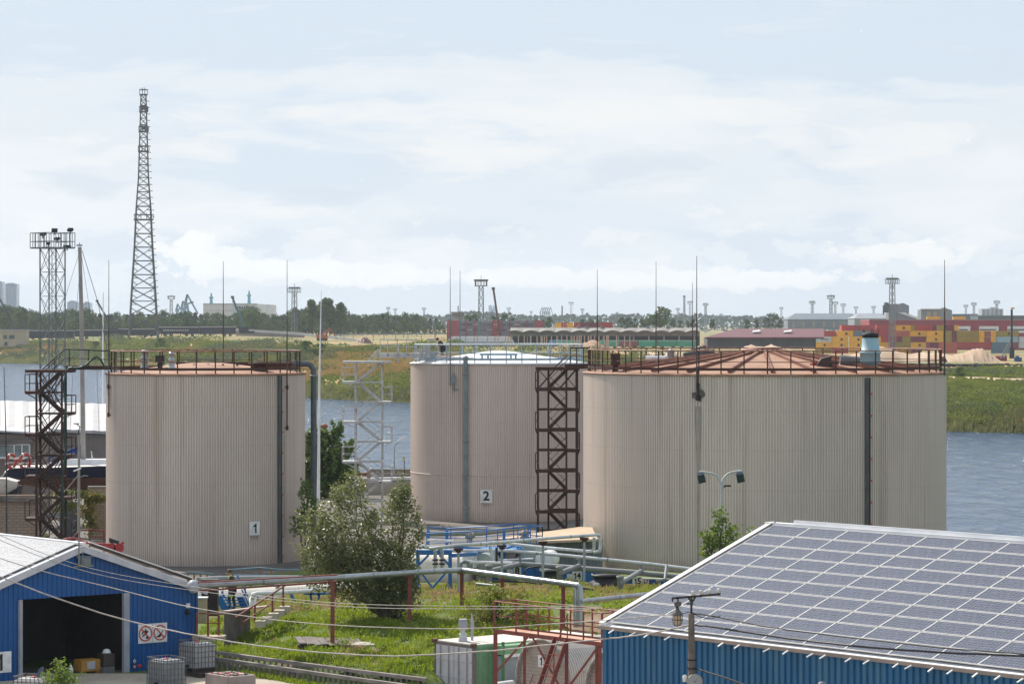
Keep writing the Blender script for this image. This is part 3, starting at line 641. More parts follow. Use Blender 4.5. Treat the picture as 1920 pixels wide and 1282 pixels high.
# ------------------------------------------------------------------ stair towers
def stair_tower(name, label, c, hw, hd, zb, ztop, n, first_left, m, mland, land_l, land_r, thick=.16, rz=0.0, legw=.11, railm=None, braces=True, fw=.9):
    """n flights zig-zagging between the two ends; landings stick out left and right."""
    t = thing(name, label, 'stair tower', (c[0], c[1], zb), rz=0)
    railm = railm or m; x0, y0 = c
    for sx in (-1, 1):
        for sy in (-1, 1):
            mb = MB(); mb.bar((x0 + sx * hw, y0 + sy * hd, zb), (x0 + sx * hw, y0 + sy * hd, ztop), legw); mb.build('leg', m, t)
    dz = (ztop - zb) / n
    mb = MB()
    for k in range(0, n):
        z = ztop - k * dz; zl = z - dz
        for sy in (-1, 1):
            mb.bar((x0 - hw, y0 + sy * hd, z), (x0 + hw, y0 + sy * hd, z), .07)
        for sx in (-1, 1):
            mb.bar((x0 + sx * hw, y0 - hd, z), (x0 + sx * hw, y0 + hd, z), .07)
        if braces == 'thin':
            w_ = .16 if k % 2 else .09
            for sy in (-1, 1): mb.bar((x0 - hw, y0 + sy * hd, z), (x0 + hw, y0 + sy * hd, z), w_)
            if k == 0:
                for sy in (-1, 1):
                    for sx in (-1, 1): mb.bar((x0 + sx * hw, y0 + sy * hd, z), (x0 + sx * .1, y0 + sy * hd, z - dz), .045); mb.bar((x0 + sx * .1, y0 + sy * hd, z), (x0 + sx * hw, y0 + sy * hd, z - dz), .045)
            mb.bar((x0 + hw * .45, y0 - hd, z), (x0 + hw * .45, y0 - hd, zl), .11); mb.bar((x0 - hw * .45, y0 + hd, z), (x0 - hw * .45, y0 + hd, zl), .11)
        elif braces and k % 2 == 0:
            z2 = z - 2 * dz
            if z2 >= zb - .1:
                for sy in (-1, 1):
                    mb.bar((x0 - hw, y0 + sy * hd, z), (x0 + hw, y0 + sy * hd, z2), .055); mb.bar((x0 + hw, y0 + sy * hd, z), (x0 - hw, y0 + sy * hd, z2), .055)
                for sx in (-1, 1):
                    mb.bar((x0 + sx * hw, y0 - hd, z), (x0 + sx * hw, y0 + hd, z2), .05)
                mb.bar((x0, y0 - hd, z), (x0, y0 - hd, z2), .05)
    mb.build('cross_bracing', m, t)
    left = first_left
    for k in range(n):
        z = ztop - k * dz; z2 = z - dz
        sx = -1 if left else 1                       # the flight runs down towards this side
        xa, xb = x0 - sx * hw * fw, x0 + sx * hw * fw
        yf = y0 - hd * .45 if k % 2 == 0 else y0 + hd * .45
        mb = MB()
        for d in (-.33, .33): mb.bar((xa, yf + d, z), (xb, yf + d, z2), .045, .17)
        for j in range(1, 7):
            f = j / 7; mb.box((xa + (xb - xa) * f, yf, z + (z2 - z) * f), (.22, .62, .03))
        mb.build('flight', m, t)
        mb = MB(); mb.bar((xa, yf - .36, z + .85), (xb, yf - .36, z2 + .85), .035); mb.bar((xa, yf - .36, z + .45), (xb, yf - .36, z2 + .45), .025); mb.build('handrail', railm, t)
        # landing
        ext = land_l if left else land_r
        xo = x0 + sx * (hw + ext); xi = x0 + sx * (hw * (.72 if fw > .6 else .4))
        mb = MB(); mb.box(((xo + xi) / 2, y0, z2), (abs(xo - xi), hd * 2 + .15, thick)); ld = mb.build('landing', mland, t)
        mb = MB()
        for y in (y0 - hd - .05, y0 + hd + .05): mb.bar((xo, y, z2), (xo, y, z2 + 1.0), .05)
        mb.bar((xo, y0 - hd - .05, z2 + 1.0), (xo, y0 + hd + .05, z2 + 1.0), .045); mb.bar((xo, y0 - hd - .05, z2 + .5), (xo, y0 + hd + .05, z2 + .5), .03)
        for y in (y0 - hd - .05, y0 + hd + .05):
            mb.bar((xo, y, z2 + 1.0), (x0 + sx * hw, y, z2 + 1.0), .04); mb.bar((xo, y, z2 + .5), (x0 + sx * hw, y, z2 + .5), .028)
        mb.bar((xo, y0 - hd, z2), (x0 + sx * hw, y0 - hd, z2 - .35), .05)
        mb.build('landing_rail', railm, t)
        left = not left
    mb = MB(); mb.box((x0 + (land_r - land_l) / 2, y0, ztop + .02), (2 * hw + land_l + land_r, 2 * hd + .2, thick)); mb.build('top_platform', mland, t)
    return t
Y = 171
s1 = stair_tower('stair_tower', 'dark rusty stair tower beside the brick wall, bridged to the tank with sign 1', (WX(96, Y), Y), .70, .75, .6, WZ(696, Y), 9, True, M_rustdark, M_rust, .62, .55)
Y = 178
s2 = stair_tower('stair_tower', 'dark brown stair tower standing between the tank with sign 2 and the widest tank', (WX(1045, Y), Y), 1.12, .9, .6, WZ(691, Y), 9, True, M_rustdark, M_rustdark, .14, .14, thick=.2, braces='thin', legw=.12, fw=.52)
Y = 205
s3 = stair_tower('stair_tower', 'white rust-spotted stair tower in front of the river, bridged to the pale-roofed tank', (WX(692, Y), Y), .88, .9, .6, WZ(679, Y), 8, True, M_whiterust, M_whiterust, .85, .62, braces=False, legw=.075, thick=.13)
# bridges from the towers onto the tank roofs
Y = 171; mb = MB(); xa, xb = WX(126, Y), WX(206, Y); zd = WZ(689, Y)
mb.box(((xa + xb) / 2, Y, zd), (xb - xa, 1.0, .22)); mb.build('bridge_deck', M_rust, s1)
mb = MB()
for y in (Y - .5, Y + .5):
    P = [W(80, 692, y), W(122, 654, y), W(206, 658, y)]
    mb.tube(P, .04, 6); mb.tube([W(98, 692, y), W(122, 671, y), W(206, 674, y)], .025, 6)
    for px, a, b in ((102, 672, 695), (130, 654, 690), (166, 656, 690), (205, 657, 690)): mb.bar(W(px, a, y), W(px, b, y), .05)
mb.build('bridge_rail', M_black, s1)
hose = thing('green_hose', 'dark green hose looped over the bridge rail and down the rusty stair tower', 'hose', W(122, 695, 170.1))
mb = MB(); y = 170.2
mb.tube([W(197, 690, y), W(190, 676, y), W(182, 668, y), (WX(172, y), y, WZ(674, y)), W(160, 686, y), W(145, 690, y), W(130, 689, y), W(124, 697, y), W(120, 720, y), W(123, 760, y), W(120, 800, y), W(124, 840, y), W(119, 880, y), W(117, 910, y), W(120, 950, y), W(119, 990, y)], .06, 7)
mb.build('hose_run', mat('dark_green_rubber', (.02, .07, .055), (.015, .05, .04), rough=.5), hose)
Y = 177; mb = MB(); xa, xb = WX(1068, Y), WX(1106, Y); mb.box(((xa + xb) / 2, Y - 1, WZ(686, Y)), (xb - xa + .6, 1.0, .28)); mb.build('bridge_deck', M_rustdark, s2)
mb = MB()
for y in (Y - 1.5, Y - .5):
    mb.tube([W(1040, 689, y), W(1066, 666, y)], .03, 6); mb.tube([W(1046, 690, y), W(1072, 668, y)], .025, 6)
    mb.tube([W(1069, 652, y), W(1106, 652, y)], .04, 6); mb.tube([W(1069, 668, y), W(1106, 668, y)], .025, 6)
    for px in (1069, 1081, 1094, 1104): mb.bar(W(px, 652, y), W(px, 686, y), .055)
mb.build('bridge_rail', M_black, s2)
Y = 206; mb = MB(); xa, xb = WX(712, Y), WX(788, Y); mb.box(((xa + xb) / 2, Y, WZ(666, Y)), (xb - xa, 1.0, .32)); mb.build('bridge_deck', M_whiterust, s3)
mb = MB()
for y in (Y - .5, Y + .5):
    mb.tube([W(713, 636, y), W(780, 637, y)], .04, 6); mb.tube([W(713, 650, y), W(780, 650, y)], .025, 6)
    for px in (713, 727, 745, 762, 780): mb.bar(W(px, 635, y), W(px, 680, y), .05)
    for k in range(4): mb.tube([W(690 + k * 4, 676, y), W(706 + k * 3, 656 - k, y)], .02, 5)
mb.bar(W(747, 645, Y - .55), W(747, 680, Y - .55), .07); mb.bar(W(714, 646, Y - .55), W(747, 645, Y - .55), .05)
mb.build('bridge_rail', M_whiterust, s3)
# ------------------------------------------------------------------ the two blue sheds (parallel; ridge along U, gable along V)
U = Vector((-.627, .779, 0)).normalized(); V = Vector((U.y, -U.x, 0)); UP = Vector((0, 0, 1))
def ribbed(mb, o, d, L, ztop, z0, pitch=.22, depth=.035, out=None):
    """Trapezoid-ribbed sheet from o along d; ztop(s) gives its top edge."""
    n = max(1, int(L / pitch)); out = out or Vector((d.y, -d.x, 0)); prof = []
    for k in range(n):
        s = L * k / n; w = L / n
        prof += [(s, 0), (s + w * .32, 0), (s + w * .42, depth), (s + w * .9, depth)]
    prof.append((L, 0)); vs = []
    for s, dp in prof:
        p = o + d * s + out * dp; vs += [Vector((p.x, p.y, z0(s) if callable(z0) else z0)), Vector((p.x, p.y, ztop(s) if callable(ztop) else ztop))]
    mb.add(vs, [(2 * k, 2 * k + 2, 2 * k + 3, 2 * k + 1) for k in range(len(prof) - 1)])
# solar panels: dark cells with pale silver fingers, in a bright frame
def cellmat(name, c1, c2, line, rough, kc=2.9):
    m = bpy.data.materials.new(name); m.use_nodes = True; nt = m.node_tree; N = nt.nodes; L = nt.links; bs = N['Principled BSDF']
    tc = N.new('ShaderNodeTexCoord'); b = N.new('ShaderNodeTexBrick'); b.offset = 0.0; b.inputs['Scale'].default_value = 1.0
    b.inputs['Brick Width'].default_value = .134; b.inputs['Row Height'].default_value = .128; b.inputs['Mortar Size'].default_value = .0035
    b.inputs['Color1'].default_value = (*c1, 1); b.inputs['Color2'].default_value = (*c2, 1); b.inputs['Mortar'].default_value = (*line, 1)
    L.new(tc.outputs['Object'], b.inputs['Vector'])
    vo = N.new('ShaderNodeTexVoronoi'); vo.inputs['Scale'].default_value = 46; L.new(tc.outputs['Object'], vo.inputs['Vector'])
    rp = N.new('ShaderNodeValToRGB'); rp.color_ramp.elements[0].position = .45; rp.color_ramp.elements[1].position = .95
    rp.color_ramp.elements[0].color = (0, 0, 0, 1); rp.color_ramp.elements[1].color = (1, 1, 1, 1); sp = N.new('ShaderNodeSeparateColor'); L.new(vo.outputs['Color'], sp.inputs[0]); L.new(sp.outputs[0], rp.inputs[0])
    mx = N.new('ShaderNodeMix'); mx.data_type = 'RGBA'; L.new(rp.outputs[0], mx.inputs['Factor']); L.new(b.outputs['Color'], mx.inputs['A']); mx.inputs['B'].default_value = (*[x * kc for x in c2], 1)  # paler crystal grain also carries the sun-glint sparkle as colour
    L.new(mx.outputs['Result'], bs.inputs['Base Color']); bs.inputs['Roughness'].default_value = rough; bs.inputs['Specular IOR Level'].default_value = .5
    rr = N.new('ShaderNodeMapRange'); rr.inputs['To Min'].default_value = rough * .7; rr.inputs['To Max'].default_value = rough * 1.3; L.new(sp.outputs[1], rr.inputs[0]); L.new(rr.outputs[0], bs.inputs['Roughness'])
    return m
M_cell = cellmat('polycrystalline_cells', (.018, .021, .037), (.037, .041, .062), (.40, .40, .43), .22)
M_cellpale = cellmat('painted_glare_cells', (.20, .205, .22), (.25, .255, .27), (.3, .3, .31), .3, 1.1)  # pale cells: sky glare painted into the base colour
M_frame = mat('anodised_panel_frame', (.80, .78, .76), (.70, .68, .66), scale=2, rough=.4)
def panel_mesh(w, h, cell, name='solar_panel'):
    mb = MB(); f = .013; t = .035
    mb.mi = 1
    for a, b_, c, d in ((-w/2, -h/2, w/2, -h/2+f), (-w/2, h/2-f, w/2, h/2), (-w/2, -h/2+f, -w/2+f, h/2-f), (w/2-f, -h/2+f, w/2, h/2-f)):
        mb.box(((a + c) / 2, (b_ + d) / 2, 0), (c - a, d - b_, t))
    mb.mi = 0
    mb.add([(-w/2+f, -h/2+f, t*.3), (w/2-f, -h/2+f, t*.3), (w/2-f, h/2-f, t*.3), (-w/2+f, h/2-f, t*.3)], [(0, 1, 2, 3)])
    me_o = mb.build(name, [cell, M_frame]); me = me_o.data; bpy.data.objects.remove(me_o); return me
def roof_matrix(o, xd, yd):
    x = Vector(xd).normalized(); y = Vector(yd).normalized(); z = x.cross(y).normalized(); y = z.cross(x)
    m = Matrix((x, y, z)).transposed().to_4x4(); m.translation = o; return m
def shed(name, label, corner, eave, rise, run, length, near_dir, blue, zfloor):
    """corner: foot of the near eave corner. The visible slope climbs from the eave along V, the ridge runs along near_dir."""
    pass

# --- right shed: only its long eave wall, roof slope and ridge show
Yc = 94.0; E0 = Vector((WX(1130, Yc), Yc, 0)); EZ = WZ(1172, Yc); RUN = 6.97; RISE = 2.70; LEN = 30.0; D_ = -U
sr = thing('solar_shed', 'blue ribbed shed whose long roof slope is covered with solar panels, behind the utility pole', 'shed', (E0.x, E0.y, -1.2))
mb = MB(); ribbed(mb, E0, D_, LEN, EZ - .02, -1.2, .25, .055, out=-V)
mb.build('eave_wall', M_shedblue2, sr)
mb = MB()
o2 = E0 + V * (2 * RUN); ribbed(mb, o2, D_, LEN, EZ - .02, -1.2, .25, .04, out=V)
for base in (E0, E0 + D_ * LEN):
    ribbed(mb, base, V, 2 * RUN, lambda s: EZ - .02 + RISE * (1 - abs(s - RUN) / RUN), -1.2, .25, .04, out=(U if base is E0 else -U))
mb.build('wall', M_shedblue2, sr)
ovh = .10; sl = Vector((V.x * RUN, V.y * RUN, RISE)).normalized(); slb = Vector((-V.x * RUN, -V.y * RUN, RISE)).normalized()
def slab(mb, p, a, b, th):
    """A thin slab from p spanned by a and b, thickness th downward."""
    n = a.cross(b).normalized() * th
    mb.prism([p, p + a, p + a + b, p + b], -n if n.z > 0 else n)
SL = math.hypot(RUN, RISE); Pe = Vector((E0.x, E0.y, EZ)) + U * .06 - sl * ovh + UP * .05
mb = MB(); slab(mb, Pe, D_ * (LEN + .6), sl * (SL + ovh), .09)
Pb = Vector((o2.x, o2.y, EZ)) + U * .06 - slb * ovh + UP * .05
slab(mb, Pb, D_ * (LEN + .6), slb * (SL + ovh - .01), .09)
rf = mb.build('roof', M_whitetrim, sr)
mb = MB()
top = Pe + sl * (SL + ovh)
mb.bar(Pe + UP * .05 + D_ * .1, top + UP * .05 + D_ * .1, .18, .10); mb.bar(Pe + UP * .10 + D_ * .27, top + UP * .10 + D_ * .27, .06, .08)
mb.build('verge_trim', M_whitetrim, sr)
mb = MB(); mb.bar(Pe + UP * .1 + D_ * .34 + UP * .03, top + UP * .13 + D_ * .34, .04, .03); mb.build('verge_joint', M_dark, rf)
mb = MB(); mb.bar(top + UP * .06, top + D_ * (LEN + .6) + UP * .06, .3, .1); mb.bar(top + UP * .16 + D_ * 1.2, top + D_ * (LEN + .6) + UP * .16, .08, .12); mb.build('ridge_cap', M_whitetrim, sr)
mb = MB(); mb.bar(Pe - UP * .06 - V * .03, Pe - UP * .06 - V * .03 + D_ * (LEN + .6), .05, .10); mb.build('eave_edge', mat('brown_grey_gutter', (.30, .24, .21), (.22, .18, .16)), sr)
rnd = random.Random(8)
for s in (.75, 1.75, 2.35, 3.3, 5.6, 6.3, 7.55, 8.3, 9.3, 9.8, 10.8, 11.5, 12.6, 13.1, 13.9, 14.6, 15.5, 16.3, 17.1):
    mb = MB(); a = Pe + D_ * s - V * .05 - UP * .08; mb.bar(a, a - V * .16 - UP * .10 + U * rnd.uniform(.04, .12), .045, .03); mb.build('gutter_hook', M_whitetrim, sr)
mb = MB(); a = E0 + D_ * 13.45 - V * .05; mb.lathe((a.x, a.y, 2.62), [(.05, .0), (.21, 0), (.25, .04), (.21, .08), (.05, .03), (.02, .03)], 20, axis=Matrix((D_, UP, -V)).transposed()); mb.build('round_vent', mat('vent_cover_grey', (.10, .10, .11), (.07, .07, .075)), sr)
PW, PH = 1.66, .735
pm_ = panel_mesh(PW - .022, PH - .06, M_cell)
xd = D_; nrm = xd.cross(sl)
if nrm.z < 0: xd = -D_
NC, NR = 17, 10; rest = []
slope0 = Pe + D_ * .44 + sl * .06 + UP * .09
cnt = 0
for r_ in range(NR):
    for c_ in range(NC):
        o = slope0 + D_ * (PW * (c_ + .5)) + sl * (PH * (r_ + .5))
        px = CX + FPX * o.x / o.y
        if px < 1985 and cnt < 100:
            ob = bpy.data.objects.new('solar_panel', pm_); col.objects.link(ob); ob.parent = sr; cnt += 1
            ob.matrix_local = roof_matrix(o - Vector(sr.location), xd, sl) @ Matrix.Rotation(R(rnd.uniform(-.5, .5)), 4, 'X') @ Matrix.Rotation(R(rnd.uniform(-.35, .35)), 4, 'Y')
        else: rest.append(roof_matrix(o - Vector(sr.location), xd, sl))
if rest:
    vs = []; fs = []; mi = []
    for m in rest:
        b = len(vs); vs += [m @ v.co for v in pm_.vertices]
        for p in pm_.polygons: fs.append(tuple(b + i for i in p.vertices)); mi.append(p.material_index)
    mb = MB(); mb.v = [tuple(v) for v in vs]; mb.f = fs; mb.m = mi; mb.sm = [False] * len(fs)
    tag(mb.build('solar_panels_beyond', [M_cell, M_frame], sr, world=False), kind='stuff')

# --- left shed: gable wall with the open gate faces us, left roof slope with panels coloured pale as if in glare
Yg = 124.0; G0 = Vector((WX(367.5, Yg), Yg, 0)); GE = WZ(1098, Yg); HALF = 5.36; GR = 5.06 - GE; F = -V     # F runs left along the gable
gtop = lambda s: GE + GR * (1 - abs(s - HALF) / HALF)
LEN2 = 22.0
sg = thing('gate_shed', 'deep blue ribbed shed with a wide open gate and white gable trim', 'shed', (G0.x, G0.y, 0))
d0, d1, dz = 3.44, 7.98, 3.12
mb = MB(); out = -U
ribbed(mb, G0, F, d0 - .26, gtop, -.1, .21, .035, out=out)
ribbed(mb, G0 + F * (d1 + .14), F, 2 * HALF - d1 - .14, lambda s: gtop(s + d1 + .14), -.1, .21, .035, out=out)
ribbed(mb, G0 + F * (d0 - .26), F, d1 - d0 + .40, lambda s: gtop(s + d0 - .26), dz, .21, .035, out=out)
mb.build('gable_wall', M_shedblue, sg)
mb = MB()
ribbed(mb, G0, U, LEN2, GE, -.1, .25, .035, out=V); ribbed(mb, G0 + F * 2 * HALF, U, LEN2, GE, -.1, .25, .035, out=-V)
ribbed(mb, G0 + U * LEN2, F, 2 * HALF, gtop, -.1, .25, .035, out=U)
mb.build('wall', M_shedblue, sg)
# gate jambs and head, corner post
for s, w, m, nm in ((d0 - .13, .26, mat('pale_grey_jamb', (.34, .36, .40), (.27, .29, .33)), 'gate_jamb'), (d1 + .07, .14, mat('pale_grey_jamb', (.34, .36, .40)), 'gate_jamb')):
    mb = MB(); p = G0 + F * s + out * .045; mb.bar(p + UP * -.1, p + UP * dz, w, .16, up=out); mb.build(nm, m, sg)
mb = MB(); p = G0 + out * .03; mb.bar(p - UP * .1, p + UP * GE, .09, .09, up=out); mb.build('corner_trim', M_shedblue, sg)
# roof
PL = Vector((-F.x * HALF, -F.y * HALF, GR)); slL = Vector((-F.x * HALF, -F.y * HALF, GR)).normalized(); slR = Vector((F.x * HALF, F.y * HALF, GR)).normalized()
S2 = math.hypot(HALF, GR); oh = .45
PeR = G0 + UP * (GE + .05) - slR * oh + out * .18; PeL = G0 + F * 2 * HALF + UP * (GE + .05) - slL * oh + out * .18
mb = MB(); slab(mb, PeR, U * (LEN2 + .3), slR * (S2 + oh - .01), .10); slab(mb, PeL, U * (LEN2 + .3), slL * (S2 + oh - .012), .10); mb.build('roof', M_whitetrim, sg)
mb = MB()
apex = PeR + slR * (S2 + oh)
mb.bar(PeR - UP * .16 - U * .02, apex - UP * .16 - U * .02, .05, .22); mb.bar(PeL - UP * .16 - U * .02, apex - UP * .16 - U * .02, .05, .22)
mb.build('gable_trim', mat('grey_white_trim', (.52, .52, .55), (.42, .42, .45)), sg)
mb = MB(); mb.bar(apex + UP * .06, apex + UP * .06 + U * (LEN2 + .3), .3, .08); mb.build('ridge_cap', M_whitetrim, sg)
# panel rail standing over the right slope (its dark underside faces us)
for q0, q1, nm, m, dz_ in ((.35, S2 - .35, 'panel_rail', M_brown_wood, .12), (.35, S2 - .3, 'panel_edge', M_whitetrim, .21)):
    mb = MB(); a = PeR + slR * (oh + q0) + UP * dz_; b = PeR + slR * (oh + q1) + UP * dz_; mb.bar(a, b, .1, .10 if nm == 'panel_rail' else .035); mb.build(nm, m, sg)
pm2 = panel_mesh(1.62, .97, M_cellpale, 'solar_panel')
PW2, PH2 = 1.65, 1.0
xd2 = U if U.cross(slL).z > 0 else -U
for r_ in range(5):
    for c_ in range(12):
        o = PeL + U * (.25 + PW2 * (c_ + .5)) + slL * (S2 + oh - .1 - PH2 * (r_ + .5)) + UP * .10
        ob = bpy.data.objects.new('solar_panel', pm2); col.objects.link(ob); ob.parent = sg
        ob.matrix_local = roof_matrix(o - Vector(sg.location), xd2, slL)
# dark panels of the right slope's far edge
# inside of the shed: floor slab, a back frame, lit things near the gate
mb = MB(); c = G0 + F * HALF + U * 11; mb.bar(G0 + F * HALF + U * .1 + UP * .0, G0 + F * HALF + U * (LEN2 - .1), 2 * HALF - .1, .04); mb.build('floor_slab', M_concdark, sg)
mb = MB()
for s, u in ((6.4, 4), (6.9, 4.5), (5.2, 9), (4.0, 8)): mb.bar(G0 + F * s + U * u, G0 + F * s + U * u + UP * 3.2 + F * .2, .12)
mb.build('inner_post', mat('dim_grey_steel', (.12, .12, .13)), sg)
mb = MB(); a = G0 + F * .2 + U * 5.2; mb.bar(a, a + F * (2 * HALF - .4), .1, 3.1 * 2); b = G0 + F * 3.0 + U * .5; mb.bar(b, b + U * 4.6, .06, 6.2); b = G0 + F * 8.3 + U * .5; mb.bar(b, b + U * 4.6, .06, 6.2); mb.bar(G0 + F * 3 + U * 2.8 + UP * 3.3, G0 + F * 8.3 + U * 2.8 + UP * 3.3, 4.8, .06); mb.build('darkening_lining', mat('painted_dark_lining', (.012, .012, .015), (.02, .018, .018)), sg)  # made-up near-black lining, added so the open gate looks dark inside
# gable floodlight bracket at the apex
fl = thing('floodlight_bracket', 'grey floodlight box on a crossbar under the blue gable apex', 'floodlight', G0 + F * HALF + UP * 4.3 + out * .2)
p = G0 + F * 5.3 + UP * 4.28 + out * .14
mb = MB(); mb.bar(p + F * .45 + UP * .0, p - F * .45, .06, .05); mb.bar(p + F * .3 + UP * .38, p - F * .6 + UP * .36, .05, .05); mb.bar(p + out * -.1, p + UP * .7, .05); mb.build('bracket', M_grey, fl)
mb = MB(); mb.box(p + UP * .18 + out * .08, (.42, .28, .32), rz=math.atan2(F.y, F.x)); mb.box(p + UP * .18 + out * .23, (.34, .03, .24), rz=math.atan2(F.y, F.x)); mb.build('lamp_box', mat('grey_green_box', (.18, .20, .20)), fl)
lm = thing('wall_lamp', 'small dark lamp under a white box near the corner of the blue gate shed', 'lamp', G0 + F * .55 + UP * 2.3 + out * .1)
p = G0 + F * .45 + UP * 2.25 + out * .1
mb = MB(); mb.box(p + UP * .22, (.16, .08, .18), rz=math.atan2(F.y, F.x)); mb.build('white_box', M_white, lm)
mb = MB(); mb.lathe((p.x, p.y, p.z - .12), [(.02, .2), (.07, .18), (.11, 0), (.02, 0)], 12); mb.build('shade', M_black, lm)
# signs on the gable
fx = -F     # reading direction on the gable wall (left to right for us)
p = G0 + F * 8.97 + UP * .78 + out * .06
plate('number_sign', 'white sign with large black numeral 1 on the blue wall beside the open gate', p, fx, 1.05, .80, '1', .88)
def ban_sign(label, p, kind):
    t = thing('prohibition_sign', label, 'sign', p)
    mb = MB(); mb.bar(p - fx * .33, p + fx * .33, .02, .76); mb.build('plate', M_signwhite, t)
    nz = out * .02; ax = Matrix((fx, UP, out)).transposed()
    mb = MB(); mb.lathe(p + out * .012, [(.26, 0), (.26, .012), (.31, .012), (.31, 0)], 32, smooth=False, axis=ax)
    a = p + out * .02 - fx * .2 + UP * .2; b = p + out * .02 + fx * .2 - UP * .2; mb.bar(a, b, .012, .05); mb.build('red_ring', M_signred, t)
    mb = MB(); q = p + out * .016
    if kind == 0:     # match and flame
        mb.bar(q - fx * .14 - UP * .1, q + fx * .06 + UP * .02, .008, .05); mb.bar(q + fx * .05 - UP * .2, q + fx * .12 - UP * .1, .008, .1)
        mb.prism([q - fx * .02 + UP * .02, q + fx * .1 + UP * .02, q + fx * .14 + UP * .12, q + fx * .05 + UP * .1, q + fx * .02 + UP * .2, q - fx * .06 + UP * .1], out * .006)
        mb.bar(q - fx * .16 - UP * .02, q - fx * .1 + UP * .1, .008, .05)
    else:             # pipe-shaped cigarette with smoke
        mb.bar(q - fx * .06 - UP * .16, q + fx * .04 - UP * .06, .008, .09); mb.bar(q - fx * .16 - UP * .15, q - fx * .04 - UP * .15, .008, .05)
        mb.bar(q + fx * .02 - UP * .08, q + fx * .13 + UP * .06, .008, .035); mb.tube([q + fx * .1 + UP * .02, q + fx * .17 + UP * .12, q + fx * .1 + UP * .2], .008, 5); mb.tube([q - fx * .1 + UP * .2, q - fx * .02 + UP * .14, q - fx * .02 + UP * .2], .01, 5)
    mb.build('pictogram', M_black, t)
ban_sign('square no open flame sign with red ring, the one nearer the gate', G0 + F * 2.42 + UP * 1.47 + out * .06, 0)
ban_sign('square no smoking sign with red ring, the one nearer the shed corner', G0 + F * 1.74 + UP * 1.47 + out * .06, 1)
t = thing('diamond_sticker', 'small white diamond sticker on the blue wall beside the gate jamb', 'sticker', G0 + F * 2.98 + UP * .6 + out * .05)
p = G0 + F * 2.92 + UP * .42 + out * .06
mb = MB(); mb.prism([p + UP * .09, p + fx * .07, p - UP * .09, p - fx * .07], out * .01); mb.build('diamond', M_signwhite, t)
mb = MB(); q = p + out * .015; mb.prism([q + UP * .04, q + fx * .03, q - UP * .04, q - fx * .03], out * .005); mb.build('symbol', M_dark, t)
t = thing('hazard_sticker', 'small red and white square sticker under the white diamond on the blue wall', 'sticker', p)
mb = MB(); q = p - UP * .22; mb.bar(q - fx * .06, q + fx * .06, .01, .12); mb.build('label_face', M_signred, t); mb = MB(); mb.prism([q + out * .01 + fx * .04 * math.cos(a) + UP * .04 * math.sin(a) for a in [k * .785 for k in range(8)]], out * .004); mb.build('white_spot', M_signwhite, t)
t = thing('red_label', 'plain red rectangular label low on the blue wall by the gate', 'sticker', p)
mb = MB(); q = p - UP * .2 + fx * .24; mb.bar(q - fx * .1, q + fx * .1, .01, .10); mb.build('label_face', M_signred, t)
# ------------------------------------------------------------------ overhead pipeline on red posts
def post_on_ground(name, label, px, D, ztop, w, m, cat='post', group=None, saddle=None, foot=True):
    x = WX(px, D); z0 = gz(x, D)
    t = thing(name, label, cat, (x, D, z0), group)
    mb = MB(); mb.bar((x, D, z0 - .3), (x, D, ztop), w); mb.build('column', m, t)
    if foot: mb = MB(); mb.box((x, D, z0 + .03), (w * 2.4, w * 2.4, .08)); mb.build('foot_plate', m, t)
    if saddle:
        mb = MB(); mb.box((x, D, ztop - .03), (saddle, .22, .10)); mb.box((x, D, ztop - .12), (saddle * .6, .16, .12)); mb.build('saddle', M_rustdark if m != M_redox else M_redox, t)
    return t
def pipe(name, label, pts, r, m, n=10, group=None, cat='pipe', bands=0, bandm=None):
    t = thing(name, label, cat, pts[0], group)
    mb = MB(); mb.tube(pts, r, n); mb.build('pipe_run', m, t)
    if bands:
        mb = MB()
        for a, b in zip(pts, pts[1:]):
            a, b = Vector(a), Vector(b); L_ = (b - a).length; k = int(L_ / bands)
            for j in range(1, k + 1):
                q = a.lerp(b, j / (k + 1)); d = (b - a).normalized(); mb.tube([q - d * .04, q + d * .04], r * 1.06, n)
        mb.build('cladding_band', bandm or M_grey, t)
    return t
def elbow(a, b, c, k=.3):
    """Points of a rounded corner at b."""
    a, b, c = Vector(a), Vector(b), Vector(c)
    p = b + (a - b).normalized() * k; q = b + (c - b).normalized() * k
    return [p, p.lerp(b, .45).lerp(b.lerp(q, .55), .12 + .25), b.lerp((p + q) / 2, .32), q.lerp(b, .45).lerp(b.lerp(p, .55), .37), q]
PZ = [(362, 1098, 123.0), (623, 1083, 124.8), (768, 1073, 130), (866, 1068, 134)]
P = [W(*p) for p in PZ]
mains = [P[0]] + [P[1]] + [P[2]] + elbow(P[2], P[3], W(942, 1080, 131), .6) + [W(942, 1078, 131.5), W(1086, 1097, 127.5)]
pipe('clad_pipeline', 'long silver clad pipeline carried on red posts from the blue gate shed past the tree', mains, .12, M_galv, 12, bands=3.2)
e = [W(1079, 1097, 127.6)] ; 
pipe('drop_pipe', 'silver pipe dropping from the end of the overhead pipeline, the one nearer the tree', elbow(W(1060, 1094, 128), W(1080, 1096, 127.7), W(1080, 1140, 127.7), .2) + [W(1080, 1175, 127.7)], .11, M_galv)
pipe('drop_pipe', 'silver pipe dropping beside a scuffed white wrapped pipe end, nearer the solar shed', elbow(W(1066, 1094, 127.8), W(1089, 1098, 127.4), W(1089, 1140, 127.4), .2) + [W(1089, 1175, 127.4)], .11, M_galv)
pipe('low_pipe', 'silver pipe rising gently from the drop pipes towards the solar roof', [W(1088, 1127, 127.3), W(1230, 1112, 131)], .10, M_galv, bands=4)
mb = MB(); a, b = W(366, 1092, 122.7), W(632, 1077, 124.6); mb.bar(a, b, .12, .05)
